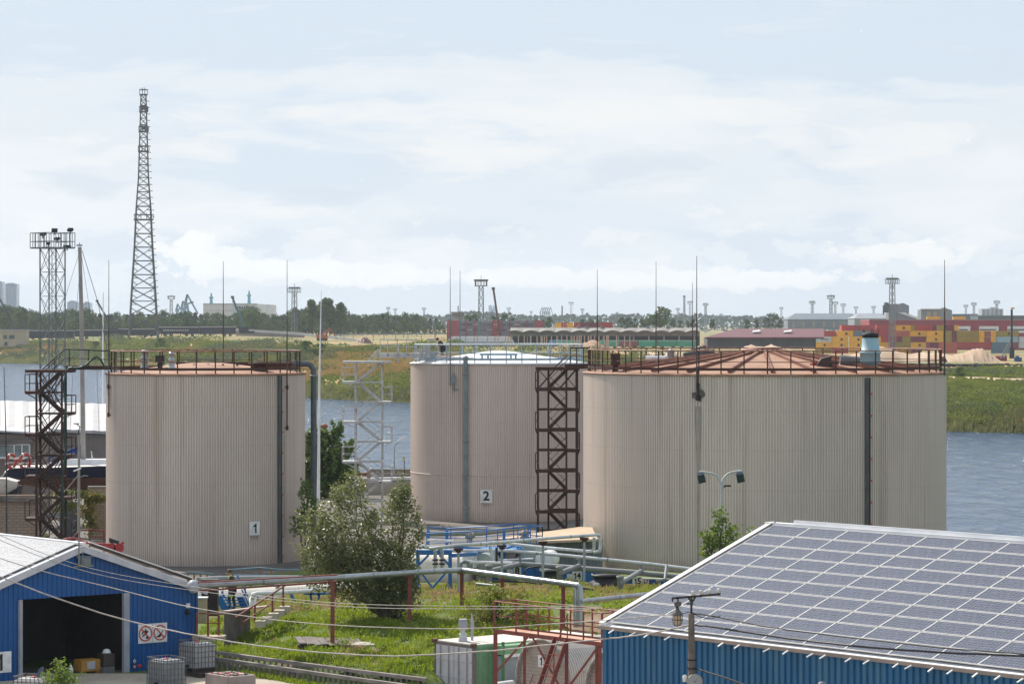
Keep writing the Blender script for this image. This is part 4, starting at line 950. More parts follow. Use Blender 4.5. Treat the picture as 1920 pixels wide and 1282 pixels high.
a2, b2 = W(366, 1107, 122.9), W(618, 1091, 124.9); mb.bar(a2, b2, .07, .07); t = thing('pipe_cradle', 'red angle irons running above and below the silver pipeline beside the blue shed', 'support', a)
mb.build('angle_iron', M_redox, t)
t = thing('pipe_coupling', 'round translucent plastic cover over the pipeline end at the blue shed corner', 'cover', W(361, 1100, 122.8))
mb = MB(); p = W(363, 1099, 122.75); mb.lathe(p, [(.02, -.22), (.2, -.2), (.27, -.05), (.27, .05), (.2, .2), (.02, .22)], 18, axis=Matrix.Rotation(R(70), 3, 'Y')); mb.build('cover', mat('milky_plastic_wrap', (.42, .42, .46), (.32, .32, .36), scale=4, rough=.3), t)
for px, D, lab in ((623.5, 124.6, 'red steel post under the pipeline in front of the boards on the grass'), (768, 130, 'red steel post under the pipeline at the shaded foot of the tree'), (866, 134, 'red steel post under the bend of the pipeline'), (942, 136.5, 'short red steel post under the pipeline above the bushes'), (1056, 128.6, 'rusty red post under the pipeline behind the red platform')):
    zt = {623.5: WZ(1089, 124.6), 768: WZ(1079, 130), 866: WZ(1074, 134), 942: WZ(1084, 136.5), 1056: WZ(1099, 128.6)}[px]
    t = post_on_ground('pipe_post', lab, px, D, zt, .16, M_redox, group='red posts of the overhead pipeline')
    mb = MB(); x = WX(px, D); mb.box((x, D, zt), (.34, .26, .06)); mb.build('cap_plate', M_redox, t)

# ------------------------------------------------------------------ pipe rack
A_ = [W(806, 1028, 140), W(858, 1022, 139.5), W(941, 1016, 142), W(1018, 1009.5, 144.5), W(1108, 1002.5, 146.5)]
rk = A_[:-1] + elbow(A_[-2], W(1126, 1001.5, 147), W(1126, 1035, 147), .25) + elbow(W(1126, 1003, 147), W(1126, 1035, 147), W(1108, 1034, 147), .22) + [W(1112, 1035, 147)]
pipe('rack_pipe', 'topmost silver pipe on the grey rack, bending down in a loop by the widest tank', rk, .078, M_lag, bands=2.6)
pipe('rack_pipe', 'silver pipe of the rack that loops up beside the widest tank', [W(955, 1019, 150), W(1030, 1027, 149), W(1100, 1033, 148)] + elbow(W(1095, 1032, 148), W(1114, 1034, 148), W(1114, 1005, 147.6), .2) + [W(1114, 1006, 147.6)], .078, M_lag)
pipe('rack_pipe', 'long silver pipe of the rack running low in front of the widest tank', [W(738, 1033, 148), W(930, 1031.5, 150), W(957, 1032, 150), W(1060, 1041, 148), W(1220, 1057, 147), W(1325, 1070, 146)], .085, M_lag, bands=3)
pipe('rack_pipe', 'thin silver pipe ending above the white tank near the tree', [W(790, 1024, 141), W(812, 1026, 141)], .1, M_lag)
for px, tp in ((816, 1028), (829, 1028)):
    pipe('riser_pipe', 'silver riser with black couplings beside the blue frame, ' + ('the one nearer the tree' if px == 816 else 'the one nearer the grey rack post'), elbow(W(px - 12, tp - 1, 141), W(px, tp, 141), W(px, 1050, 141), .15) + [W(px, 1066, 141)], .085, M_galv)
    t = bpy.data.objects[[o.name for o in bpy.data.objects if o.name.startswith('riser_pipe')][-1]]
    q = W(px, 1049, 141); mb = MB()
    for dz in (0, -.18): mb.lathe((q.x, q.y, q.z + dz), [(.09, -.04), (.14, -.04), (.14, .04), (.09, .04)], 12)
    mb.build('coupling', M_dark, t)
for px, D, yt, lab in ((859.5, 139.5, 1028, 'by the bend of the pipeline'), (941, 142, 1022, 'in front of the blue wall with sign 8'), (1018, 144.5, 1015, 'between signs 8 and 14'), (1095.5, 146, 1008, 'beside sign 14')):
    t = post_on_ground('rack_post', 'grey rack post with dark saddle ' + lab, px, D, WZ(yt, D), .11, mat('pale_grey_post', (.36, .40, .41), (.27, .30, .31), scale=2), group='grey posts of the pipe rack', saddle=.42)
# thick grey collector with slanted branches
pipe('collector_pipe', 'thick grey collector pipe lying in front of the blue numbered wall', [W(870, 1052, 150), W(955, 1056, 150), W(1060, 1063, 149), W(1180, 1072, 148), W(1300, 1083, 147)], .13, mat('collector_grey', (.24, .25, .26), (.19, .20, .205), scale=1.5), 12, bands=5)
for a, b, lab in (((922, 1069, 145), (975, 1057, 149.5), 'by sign 8'), ((1054, 1072, 145), (1086, 1060, 148.7), 'by sign 14'), ((1168, 1090, 142), (1202, 1070, 147.8), 'by sign 15')):
    p0, p1 = W(*a), W(*b)
    t = pipe('branch_pipe', 'grey slanted branch pipe rising to the collector ' + lab, [p0 + (p0 - p1) * .05, p1], .115, MATS['collector_grey'], 10, group='slanted branches of the collector')
    mb = MB(); mb.tube([p1 + UP * .05, p1 + UP * .32], .06, 8); mb.tube([p1 + UP * .3 - Vector((.16, 0, 0)), p1 + UP * .3 + Vector((.16, 0, .04))], .03, 6); mb.build('valve_wheel', M_grey, t)
    g = gz(p0.x, p0.y); mb = MB(); mb.lathe((p0.x - .12, p0.y, 0), [(.14, g - .2), (.14, p0.z + .15), (.18, p0.z + .17), (.18, p0.z + .27), (.02, p0.z + .29)], 14); mb.build('stub', mat('stub_grey', (.27, .27, .26), (.21, .21, .2)), t)
pipe('inner_pipe', 'white pipe behind the collector leading to the valves by sign 8', [W(868, 1053, 148), W(960, 1056, 149)], .09, M_white)
pipe('valve_pipe', 'grey short pipe with an end cap between sign 15 and the solar roof', [W(1230, 1089, 145), W(1247, 1086, 145), W(1250, 1060, 146)], .075, MATS['collector_grey'])
# blue containment walls with numbers
for a, b, D0, D1, lab in ((884, 1012, 151, 150.5, 'behind the grey rack posts with number 8'), (1012, 1132, 150.3, 149.6, 'behind the slanted pipe with number 14'), (1150, 1262, 148.6, 147.4, 'beside the solar roof with number 15')):
    p, q = Vector((WX(a, D0), D0, 0)), Vector((WX(b, D1), D1, 0)); d = (q - p); L_ = d.length; d.normalize()
    g0 = gz(p.x, p.y); top = 2.02 if a < 1000 else 1.75 if a < 1100 else 1.5
    t = thing('containment_wall', 'low blue ribbed wall ' + lab, 'wall', (p.x, p.y, g0), 'blue numbered walls')
    mb = MB(); ribbed(mb, p, d, L_, top, g0 - .2, .3, .04, out=Vector((d.y, -d.x, 0))); ribbed(mb, p + Vector((-d.y, d.x, 0)) * .1, d, L_, top, g0 - .2, .3, .04); mb.build('panel', M_blue, t)
    mb = MB(); mb.bar(p + UP * (top + .03), q + UP * (top + .03), .2, .06); mb.build('coping', M_white, t)
def face_plate(label, px, py, D, w, h, body, ts, name='number_sign', cat='sign'):
    p = W(px, py, D); return plate(name, label, p, (1, -.05, 0), w, h, body, ts)
face_plate('white plate with numeral eight on the low blue wall', 970, 1070, 150.2, .38, .42, '8', .46)
face_plate('white plate with numeral fourteen on the low blue wall', 1082, 1079, 149.4, .46, .42, '14', .40)
face_plate('white plate with numeral fifteen on the low blue wall', 1195, 1089, 147.4, .46, .40, '15', .40)
face_plate('blank white notice on the blue wall beside the eight', 956, 1070, 150.2, .3, .16, '', .1, 'notice')
face_plate('blank white notice on the blue wall beside the fourteen', 1068, 1080, 149.4, .26, .22, '', .1, 'notice')
t = thing('diamond_label', 'pair of small red and white diamonds on the blue wall beside the fifteen', 'sticker', W(1209, 1089, 147.2))
mb = MB()
for k in range(2):
    p = W(1206 + k * 5, 1088.5, 147.2); mb.prism([p + UP * .1, p + Vector((.08, 0, 0)), p - UP * .1, p - Vector((.08, 0, 0))], (0, -.02, 0))
mb.build('diamond', mat('pinkish_white', (.7, .5, .48), (.6, .3, .3), scale=8), t)
# black hatch covers and hoses on the mound
for px, py, w, lab in ((1135, 1094, 1.5, 'between signs 14 and 15'), (1030, 1083, 1.1, 'behind the third rack post')):
    D = 12.45 * FPX / (py + 6 - HY); x = WX(px, D); g = gz(x, D)
    t = thing('hatch_cover', 'black rubber covered pit hatch ' + lab, 'hatch', (x, D, g))
    mb = MB(); mb.lathe((x, D, g), [(w * .5, -.1), (w * .48, .28), (w * .38, .34), (w * .36, .5), (w * .44, .52), (w * .44, .6), (.02, .62)], 16); mb.build('lid', M_black, t)
    mb = MB(); mb.box((x - w * .3, D - w * .42, g + .2), (.3, .06, .12)); mb.build('plate_mark', M_white, t)
D = 141; t = thing('timber_plank', 'dark plank lying on the grass beside the grey rack post', 'plank', W(1080, 1104, D)); mb = MB(); mb.bar(W(1080, 1100, D) , W(1112, 1105, D), .2, .08); mb.build('plank_body', M_brown_wood, t)
pipe('ground_pipe', 'grey pipe end lying on the grass under the blue wall', [W(893, 1094, 143), W(930, 1098, 142)], .07, M_grey)
pipe('ground_hose', 'black hose lying on the grass below the blue wall', [W(910, 1091, 145), W(950, 1089, 146), W(985, 1090, 145.5), W(1015, 1094, 144)], .05, M_black)
# white horizontal tank vessels and their blue frames
def vessel(label, a, b, r, m=M_white, ends=True, group=None):
    a, b = Vector(a), Vector(b); d = (b - a).normalized(); t = thing('vessel', label, 'tank', (a.x, a.y, a.z - r), group)
    mb = MB(); pts = []; mb.tube([a, b], r, 28, False); mb.build('barrel', m, t)
    x = UP.cross(d).normalized(); ax = Matrix((x, d.cross(x), d)).transposed()
    for p, s in ((a, -1), (b, 1)):
        mb = MB(); mb.lathe(p, [(r, 0), (r * .92, s * r * .18), (r * .6, s * r * .33), (.01, s * r * .38)], 28, axis=ax); mb.build('end_cap', m, t)
    for f in (.2, .8):
        p = a.lerp(b, f); mb = MB(); mb.box((p.x, p.y, p.z - r), (.35, r * 1.4, r * .7)); mb.build('cradle', M_conc, t)
    return t
ves = mat('cream_white_vessel', (.70, .66, .60), (.60, .53, .45), scale=.5, rough=.45, c3=(.52, .42, .33), s3=.8)
vessel('cream white horizontal tank behind the blue portal frame', W(722, 1066, 152), W(880, 1072, 150), 1.05, ves)
vessel('cream white horizontal tank half hidden behind the rack pipes', W(872, 1066, 157), W(960, 1066, 157), 1.05, ves)
vessel('cream white horizontal tank beside the worker and the blue steps', W(372, 1138, 140), W(512, 1132, 146), .85, ves)
vessel('pale horizontal tank under the white pipe next to the grass edge', W(520, 1121, 148), W(700, 1112, 150), .62, ves)
def portal(label, px0, px1, yt, yb, D, w=.17):
    t = thing('portal_frame', label, 'frame', W(px0, yb, D)); zt = WZ(yt, D)
    for px in (px0, px1):
        x = WX(px, D); mb = MB(); mb.bar((x, D, gz(x, D) - .1), (x, D, zt), w); mb.build('column', M_blue, t)
    mb = MB(); x0, x1 = WX(px0, D), WX(px1, D); mb.bar((x0 - w / 2, D, zt + .12), (x1 + w / 2, D, zt + .12), w * .9, .22)
    mb.bar((x0, D, zt - .5), (x0 + .5, D, zt), .1); mb.bar((x1, D, zt - .5), (x1 - .5, D, zt), .1); mb.build('beam', M_blue, t)
    mb = MB(); mb.bar((x0 + .1, D + .1, WZ(1070, D)), (x0 + .75, D, gz(x0, D)), .08); mb.bar((x1 - .1, D + .1, WZ(1068, D)), (x1 - .9, D, gz(x1, D)), .1); mb.build('brace', M_blue, t)
    return t
portal('blue portal frame straddling the cream white tank beside the tree', 783.5, 844, 1040, 1094, 144)
pf = thing('frame_beam', 'blue beam with small braces running away behind the grey rack posts', 'frame', W(848, 1040, 147))
mb = MB(); mb.bar(W(850, 1041, 145), W(940, 1034, 154), .15, .18); mb.bar(W(900, 1038, 150), W(895, 1047, 150), .1); mb.bar(W(915, 1037, 151), W(920, 1046, 151), .1); mb.bar(W(960, 1031, 155), W(1040, 1026, 158), .12, .14); mb.build('beam', M_blue, pf)
for px in (936, 1036):
    D = 154; x = WX(px, D); mb = MB(); mb.bar((x, D, gz(x, D)), (x, D, WZ(1034, D)), .18); mb.build('column', M_blue, pf)
# blue cabs and grey tank ends among the pipes
def drum(label, px, py, D, r, m, L_=1.2):
    p = W(px, py, D); t = thing('pump_drum', label, 'tank', (p.x, p.y, gz(p.x, p.y)))
    mb = MB(); mb.tube([p, p + Vector((.35, L_, 0))], r, 22); mb.build('barrel', m, t)
    mb = MB(); mb.lathe(p, [(r * .45, 0), (r * .45, -.06), (r * .28, -.06), (r * .28, -.02)], 20, axis=Matrix(((1, 0, 0), (0, 0, 1), (0, -1, 0))).transposed()); mb.build('end_ring', M_white, t)
    mb = MB(); mb.box((p.x, p.y + L_ / 2, (p.z - r + gz(p.x, p.y)) / 2), (r * 1.2, .8, max(.1, p.z - r - gz(p.x, p.y)))); mb.build('plinth', M_conc, t)
gg = mat('grey_green_drum', (.30, .35, .34), (.24, .28, .275))
drum('grey green drum with a white ring on its end, behind the collector pipe', 992, 1048, 153, .62, gg)
drum('pale drum end showing between two rack posts', 1020, 1050, 152, .45, M_white)
drum('low grey drum behind the blue frame and the rack post', 905, 1058, 149, .55, gg)
t = thing('blue_locker', 'blue steel locker standing behind the rack beside the grey hut', 'locker', W(968, 1060, 155))
mb = MB(); p = W(957, 1052, 155); mb.box((p.x, p.y, p.z - .2), (1.1, .8, 1.9)); mb.build('body', M_blue, t); mb = MB(); mb.box((p.x, p.y - .42, p.z + .2), (.8, .04, .7)); mb.build('door', mat('faded_orange_grey', (.42, .36, .30)), t)
# hut with beige roof between the tanks
Dh = 161; t = thing('valve_hut', 'grey ribbed hut with a beige sloping roof between the two larger tanks', 'hut', W(1000, 1060, Dh))
a, b = WX(930, Dh), WX(1128, Dh); zr0 = WZ(1012, Dh - 2); g = .8
mb = MB(); ribbed(mb, Vector((WX(955, Dh - 1), Dh - 1, 0)), Vector((1, .0, 0)), WX(1130, Dh - 1) - WX(955, Dh - 1), zr0, g - .2, .2, .03, out=Vector((0, -1, 0))); mb.build('wall', mat('dull_grey_green_sheet', (.21, .235, .24), (.17, .19, .195)), t)
mb = MB(); mb.prism([W(928, 1009, Dh + .4), W(1010, 1014, Dh - 2.2), W(1121, 1010, Dh - 2.4), W(1110, 988, Dh + 6), W(1088, 987, Dh + 6)], (0, 0, -.12)); mb.build('roof', mat('beige_felt_roof', (.50, .38, .27), (.42, .32, .22), scale=.8, rough=.85), t)
# blue catwalk
t = thing('catwalk', 'blue railed catwalk in front of the tank with sign 2', 'walkway', W(790, 1015, 157)); zc = WZ(1016, 157)
RA = [W(802, 988, 158), W(836, 990, 158.5), W(845, 990, 157), W(912, 986.5, 156), W(963, 982, 155), W(1017, 986, 159)]
RB = [W(800, 1000, 154), W(876, 996, 153), W(933, 992, 152.4), W(971, 989, 152), W(1017, 986, 159)]
for ri, RR in enumerate((RA, RB)):
    mb = MB(); mb.tube(RR, .032, 6); mb.tube([p - UP * .5 for p in RR], .022, 6); mb.build('handrail', M_blue, t)
    for a, b in zip(RR, RR[1:]):
        k = max(1, int((b - a).length / 1.5))
        for j in range(k + (b is RR[-1])):
            q = a.lerp(b, j / k); mb = MB(); mb.bar(q, q - UP * 1.05, .05); mb.build('stanchion', M_blue, t)
mb = MB(); mb.prism([p - UP * 1.05 for p in (RA[0], RA[2], RA[3], RA[4], RA[5], RB[3], RB[2], RB[1], RB[0])], (0, 0, -.08)); mb.build('deck', mat('blue_deck_grating', (.03, .16, .38)), t)
for px, D in ((803, 155), (838, 157.5), (945, 153)):
    x = WX(px, D); mb = MB(); mb.bar((x, D, gz(x, D)), (x, D, WZ(993, D)), .14); mb.build('column', M_blue, t)
pipe('grey_main', 'large grey pipe crossing behind the blue catwalk to the beige roofed hut', [W(790, 1000, 162), W(900, 999, 162), W(940, 994, 163), W(985, 988, 164)], .14, MATS['collector_grey'], 12)
t = thing('pipe_valve', 'grey and brown valve head above the beige roof behind the blue rail', 'valve', W(984, 1003, 158.5)); q = W(984, 1001, 158.5)
mb = MB(); mb.lathe((q.x, q.y, q.z - .3), [(.08, -.6), (.08, 0), (.22, .02), (.26, .12), (.2, .2), (.1, .24), (.22, .3), (.24, .38), (.1, .5), (.02, .52)], 14); mb.tube([q + Vector((-.3, 0, 0)), q + Vector((.3, 0, .1))], .09, 8); mb.build('valve_body', mat('brownish_iron', (.20, .19, .17), (.28, .2, .14), scale=6), t)
t = thing('pipe_valve', 'grey pipe valve hanging below the blue catwalk rail', 'valve', W(882, 1006, 156)); q = W(882, 1006, 156)
mb = MB(); mb.tube([q + Vector((-.25, 0, .05)), q, q + Vector((.2, 0, .1))], .14, 10); mb.tube([q - UP * .3, q + UP * .2], .1, 8); mb.build('valve_body', MATS['brownish_iron'], t)

# ------------------------------------------------------------------ left of the tree: steps, rails, worker's platform
t = thing('blue_steps', 'blue steel steps with sloping stringers behind the worker', 'steps', W(425, 1145, 137.5))
for k, (x0, x1, D) in enumerate(((409, 425, 136.8), (450, 462, 138.2))):
    mb = MB(); mb.bar(W(x0, 1118, D), W(x1, 1146, D), .10, .30); mb.build('stringer', M_blue, t)
for j in range(5):
    f = j / 5; p, q = W(409 + 16 * f, 1119 + 28 * f, 136.8), W(450 + 12 * f, 1119 + 28 * f, 138.2); mb = MB(); mb.bar(p, q, .22, .04); mb.build('tread', M_blue, t)
mb = MB()
for a, b in (((415, 1108, 136.8), (436, 1142, 136.8)), ((453, 1104, 138.2), (470, 1140, 138.2)), ((445, 1078, 138.2), (465, 1118, 138.2))): mb.tube([W(*a), W(*b)], .035, 6)
for a in ((418, 1100, 1125, 137), (460, 1098, 1120, 138.2), (429, 1096, 1120, 137.5)): mb.bar(W(a[0], a[1], a[3]), W(a[0], a[2], a[3]), .05)
mb.build('handrail', M_blue, t)
t = thing('railed_walkway', 'pale blue rail with rust brown posts along the foot of the tank with sign 1', 'railing', W(370, 1085, 152))
RL = [W(352, 1072, 150), W(400, 1076, 151)], [W(430, 1068, 155), W(487, 1064, 157), W(530, 1068, 155), W(560, 1068, 156)], [W(440, 1078, 152), W(560, 1080, 153)]
lb = mat('worn_pale_blue', (.16, .26, .34), (.11, .19, .25), scale=3); ob_ = mat('orange_brown_post', (.32, .18, .10), (.22, .11, .06), scale=4)
for rl in RL:
    mb = MB(); mb.tube(rl, .05, 6); mb.tube([p - UP * .42 for p in rl], .04, 6); mb.build('rail', lb, t)
    for a, b in zip(rl, rl[1:]):
        for f in ((0, .5) if len(rl) > 2 else (0, .25, .5, .75, 1)):
            q = a.lerp(b, f); mb = MB(); mb.bar(q, (q.x, q.y, gz(q.x, q.y)), .08); mb.build('rail_post', ob_, t)
pipe('grey_header', 'grey pipe lying low behind the worker at the foot of the tank', [W(372, 1088, 148), W(410, 1085, 149), W(560, 1084, 150)], .16, MATS['collector_grey'])
t = thing('dark_bin', 'dark brown steel bin behind the blue shed corner', 'bin', W(394, 1135, 133)); p = W(394, 1120, 133)
mb = MB(); mb.box((p.x, p.y, p.z), (.68, .7, 1.5)); mb.box((p.x, p.y, p.z + .77), (.74, .76, .05)); mb.build('body', mat('black_brown', (.03, .018, .015)), t)
t = thing('yellow_cabinet', 'pale yellow cabinet standing beside the corner of the blue shed', 'cabinet', W(380, 1166, 127)); p = W(380, 1143, 127)
mb = MB(); mb.box((p.x, p.y, p.z), (.34, .4, .98)); mb.build('body', mat('cream_yellow', (.50, .42, .26), (.44, .37, .22)), t); mb = MB(); mb.box((p.x, p.y, p.z + .51), (.42, .5, .05)); mb.build('lid', M_white, t)
# concrete side wall of the steps, brown stair rail
t = thing('retaining_block', 'dark concrete block wall beside the steps up the mound', 'wall', W(440, 1185, 129))
mb = MB(); a, b = W(420, 1148, 128), W(462, 1143, 131); mb.prism([(a.x, a.y, -.2), (b.x, b.y, -.2), (b.x, b.y, b.z), (a.x, a.y, a.z)], (.12, .5, 0)); mb.build('wall_body', M_concdark, t); mb = MB(); mb.bar(a + UP * .03 + Vector((0, .2, 0)), W(502, 1137, 133) + UP * .03, .3, .06); mb.build('coping', mat('pinkish_coping', (.45, .34, .30)), t)
t = thing('stair_rail', 'rust red handrail climbing the mound beside the concrete steps', 'railing', W(440, 1165, 127))
mb = MB(); mb.tube([W(442, 1157, 127), W(536, 1096, 133)], .04, 6); mb.build('handrail', M_redox, t)
mb = MB(); mb.tube([W(456, 1166, 127.6), W(508, 1131, 131)], .03, 6); mb.build('lower_rail', M_redox, t)
for px, a, b, D in ((456, 1148, 1172, 127.8), (478, 1134, 1166, 129.3), (511, 1113, 1152, 131.3), (531, 1100, 1140, 132.6)):
    mb = MB(); mb.bar(W(px, a, D), W(px, b, D), .075); mb.build('post', M_redox, t)
st = thing('concrete_steps', 'worn pale concrete steps half sunk in the grassy mound', 'steps', W(490, 1160, 129))
for px, py, D in ((488, 1165, 128.6), (501, 1158, 129.6), (513, 1151, 130.6), (524, 1145, 131.6), (534, 1138, 132.6)):
    p = W(px, py, D); mb = MB(); mb.box((p.x, p.y, p.z - .08), (.42, .5, .26)); mb.build('step', mat('pale_concrete', (.48, .42, .34), (.40, .35, .28)), st)
t = thing('pit_rail', 'low rust red rail between the blue shed corner and the concrete block', 'railing', W(395, 1190, 123))
mb = MB(); mb.tube([W(368, 1149, 123.6), W(424, 1150, 124.4)], .04, 6); mb.build('top_rail', M_railtan, t)
mb = MB(); mb.tube([W(368, 1167, 123.6), W(412, 1168, 124.4)], .022, 6); mb.build('lower_rail', M_redox, t)
for px, D in ((369, 123.6), (390, 123.6), (410, 124.2)):
    mb = MB(); mb.bar(W(px, 1150, D), W(px, 1192, D), .075); mb.build('post', M_redox, t)
t = thing('concrete_slab', 'sunlit tan concrete slab at the foot of the low red rail', 'slab', W(395, 1193, 124)); mb = MB(); p = W(392, 1192, 124); mb.box((p.x, p.y, p.z - .05), (1.3, .8, .14)); mb.build('slab_body', mat('tan_slab', (.44, .33, .24), (.36, .27, .2)), t)
pipe('white_pipe', 'white pipe bending down in front of the cream tank beside the stair rail', [W(472, 1140, 136), W(472, 1120, 136)] + elbow(W(472, 1130, 136), W(472, 1112, 136), W(500, 1112, 136), .25) + [W(500, 1112, 136), W(585, 1107, 141)], .10, M_white, 10)
pipe('white_pipe', 'second white pipe leg standing close behind the bent white pipe', [W(479, 1139, 136.5), W(479, 1116, 136.5)], .07, M_white, 8)
face_plate('white number 5 sign under the silver pipeline beside the stair rail', 521, 1099, 140, .24, .24, '5', .22)
t = thing('blue_trestle', 'blue trestle supports under the white pipe at the grass edge', 'support', W(560, 1120, 141))
mb = MB(); D = 141
for a, b, c, d in ((545, 1112, 552, 1126), (583, 1110, 583, 1128), (598, 1112, 598, 1126), (570, 1112, 585, 1112), (585, 1113, 625, 1111), (484, 1118, 474, 1136)): mb.bar(W(a, b, D), W(c, d, D), .12)
mb.build('trestle_leg', M_blue, t)

# small pipework between the frames
for nm, lab, pts, r, m in (('slanted_pipe', 'pale slanted pipe between the portal frame and the rack', [W(918, 1021, 148), W(925, 1050, 148)], .07, M_lag), ('stub_pipe', 'pale upright stub pipe left of sign 8', [W(891, 1034, 149), W(891, 1064, 149)], .1, M_lag), ('bent_pipe', 'grey bent pump pipe beside the blue portal frame', [W(864, 1070, 147), W(864, 1056, 147), W(870, 1052, 147), W(878, 1054, 147), W(881, 1068, 147)], .09, M_grey), ('thin_pipe', 'thin white pipe running low behind the rack posts', [W(848, 1047, 152), W(930, 1050, 152), W(1000, 1047, 152)], .05, M_white), ('thin_pipe', 'thin blue pipe above the cream tank by the tree', [W(785, 1027, 152), W(840, 1024, 153), W(900, 1028, 154)], .05, M_blue), ('cross_pipe', 'short white cross pipe under the catwalk', [W(800, 1012, 153), W(850, 1014, 153)], .07, M_lag), ('drop_hose', 'black looped hose in front of sign 8', [W(984, 1088, 148), W(983, 1072, 148), W(990, 1064, 148), W(1012, 1061, 148)], .035, M_black), ('thin_pipe', 'thin white rods slanting by the weeds right of sign 14', [W(1110, 1076, 147.5), W(1138, 1088, 146)], .03, M_white), ('upright_pipe', 'white upright pipe loop behind the second rack post', [W(1013, 1058, 150), W(1013, 1042, 150), W(1017, 1036, 150), W(1021, 1042, 150), W(1021, 1056, 150)], .06, M_lag), ('upright_pipe', 'dark upright pipe with a valve between the rack posts', [W(931, 1026, 147), W(931, 1052, 147)], .06, M_dark)):
    pipe(nm, lab, pts, r, m, 8)
t = thing('pump_cabin', 'small cabin with an orange grey side and slanting glass behind sign 8', 'cabin', W(952, 1062, 153)); p = W(950, 1046, 153); mb = MB(); mb.prism([p + Vector((-.5, 0, -.4)), p + Vector((.3, 0, -.4)), p + Vector((.5, 0, .35)), p + Vector((-.1, 0, .4))], (0, .7, 0)); mb.build('side', mat('orange_grey_side', (.36, .25, .19), (.28, .27, .26), scale=2), t); mb = MB(); mb.prism([p + Vector((.45, -.05, -.5)), p + Vector((1.5, -.05, -.5)), p + Vector((1.5, -.05, .3)), p + Vector((.75, -.05, .3))], (0, .6, 0)); mb.build('hood', gg, t)
# bare soil of the bank behind the red platform
mb = MB(); vs = []; rnd = random.Random(77); sx_, sy_ = 16, 9
for j in range(sy_):
    for i in range(sx_):
        x = 2.0 + i * .55 + rnd.uniform(-.15, .15); y = 126.5 + j * 1.0 + rnd.uniform(-.25, .25); vs.append((x, y, gz(x, y) + (.07 if 0 < i < sx_ - 1 and 0 < j < sy_ - 1 else -.15)))
mb.add(vs, [(j * sx_ + i, j * sx_ + i + 1, (j + 1) * sx_ + i + 1, (j + 1) * sx_ + i) for j in range(sy_ - 1) for i in range(sx_ - 1)], True); tag(mb.build('bare_soil_bank', mat('dry_brown_soil', (.25, .17, .11), (.17, .115, .07), scale=1.2, rough=.95, bump=.4)), kind='structure')
# ------------------------------------------------------------------ sleeper wall and things on the grass
t = thing('sleeper_wall', 'low grey wall of upright sleepers and two rails holding back the grassy mound', 'wall', (WX(408, 122.5), 122.5, -.2))
def swall(px0, D0, px1, D1, z0, z1, off, posts, name):
    p, q = Vector((WX(px0, D0), D0, 0)), Vector((WX(px1, D1), D1, 0)); m = (p + q) / 2 + Vector((.18, -.35, 0))
    cur = [p, p.lerp(m, .5) + Vector((0, -.06, 0)), m, m.lerp(q, .5) + Vector((0, -.06, 0)), q]
    for a, b, fa, fb in zip(cur, cur[1:], (0, .25, .5, .75), (.25, .5, .75, 1)):
        za, zb = z0 + (z1 - z0) * fa, z0 + (z1 - z0) * fb
        mb = MB(); mb.bar((a.x, a.y - .02, za), (b.x, b.y - .02, zb), .2, .13); mb.build('rail', M_wood, t)
        n = posts // 4
        for k in range(n):
            f = (k + .5) / n; x = a.lerp(b, f); zt = za + (zb - za) * f - .06
            mb = MB(); mb.bar((x.x, x.y + .02, zt - 1.1), (x.x, x.y + .02, zt), .17, .08); mb.build('sleeper', M_wood, t)
swall(372, 122.3, 765, 118.5, .60, -.14, 0, 40, 'front')
swall(372, 123.0, 800, 118.9, .76, .06, 0, 40, 'back')
t = thing('board_cover', 'grey weathered boards lying over a hole on the grass beside the red post', 'boards', W(610, 1205, 125.2))
p = W(600, 1201, 125.2); g = gz(p.x, p.y)
for k in range(9):
    a = Vector((WX(558 + k * 13.5, 125.6 - .0 * k), 125.6 + (k % 3) * .05, g + .34 - k * .012)); mb = MB(); mb.bar(a, a + Vector((.33, -1.5 + .1 * (k % 2), -.12 - .02 * (k % 3))), .27, .05); mb.build('board', mat('old_boards', (.19, .16, .15), (.12, .10, .095), scale=3, rough=.85), t)
mb = MB(); mb.box((p.x + .3, p.y - .5, g - .02), (2.3, .9, .34)); mb.build('pit_frame', M_brown_wood, t)
t = thing('broken_slab', 'broken pale slab in the grass right of the weathered boards', 'slab', W(675, 1213, 124)); p = W(672, 1212, 124.5); g = gz(p.x, p.y)
mb = MB(); mb.prism([(p.x - .7, p.y - .3, g + .06), (p.x + .75, p.y - .5, g + .08), (p.x + .5, p.y + .2, g + .14), (p.x - .3, p.y + .35, g + .12)], (0, 0, -.15)); mb.build('slab_body', mat('pale_broken_stone', (.42, .38, .33), (.3, .28, .24), scale=4), t)

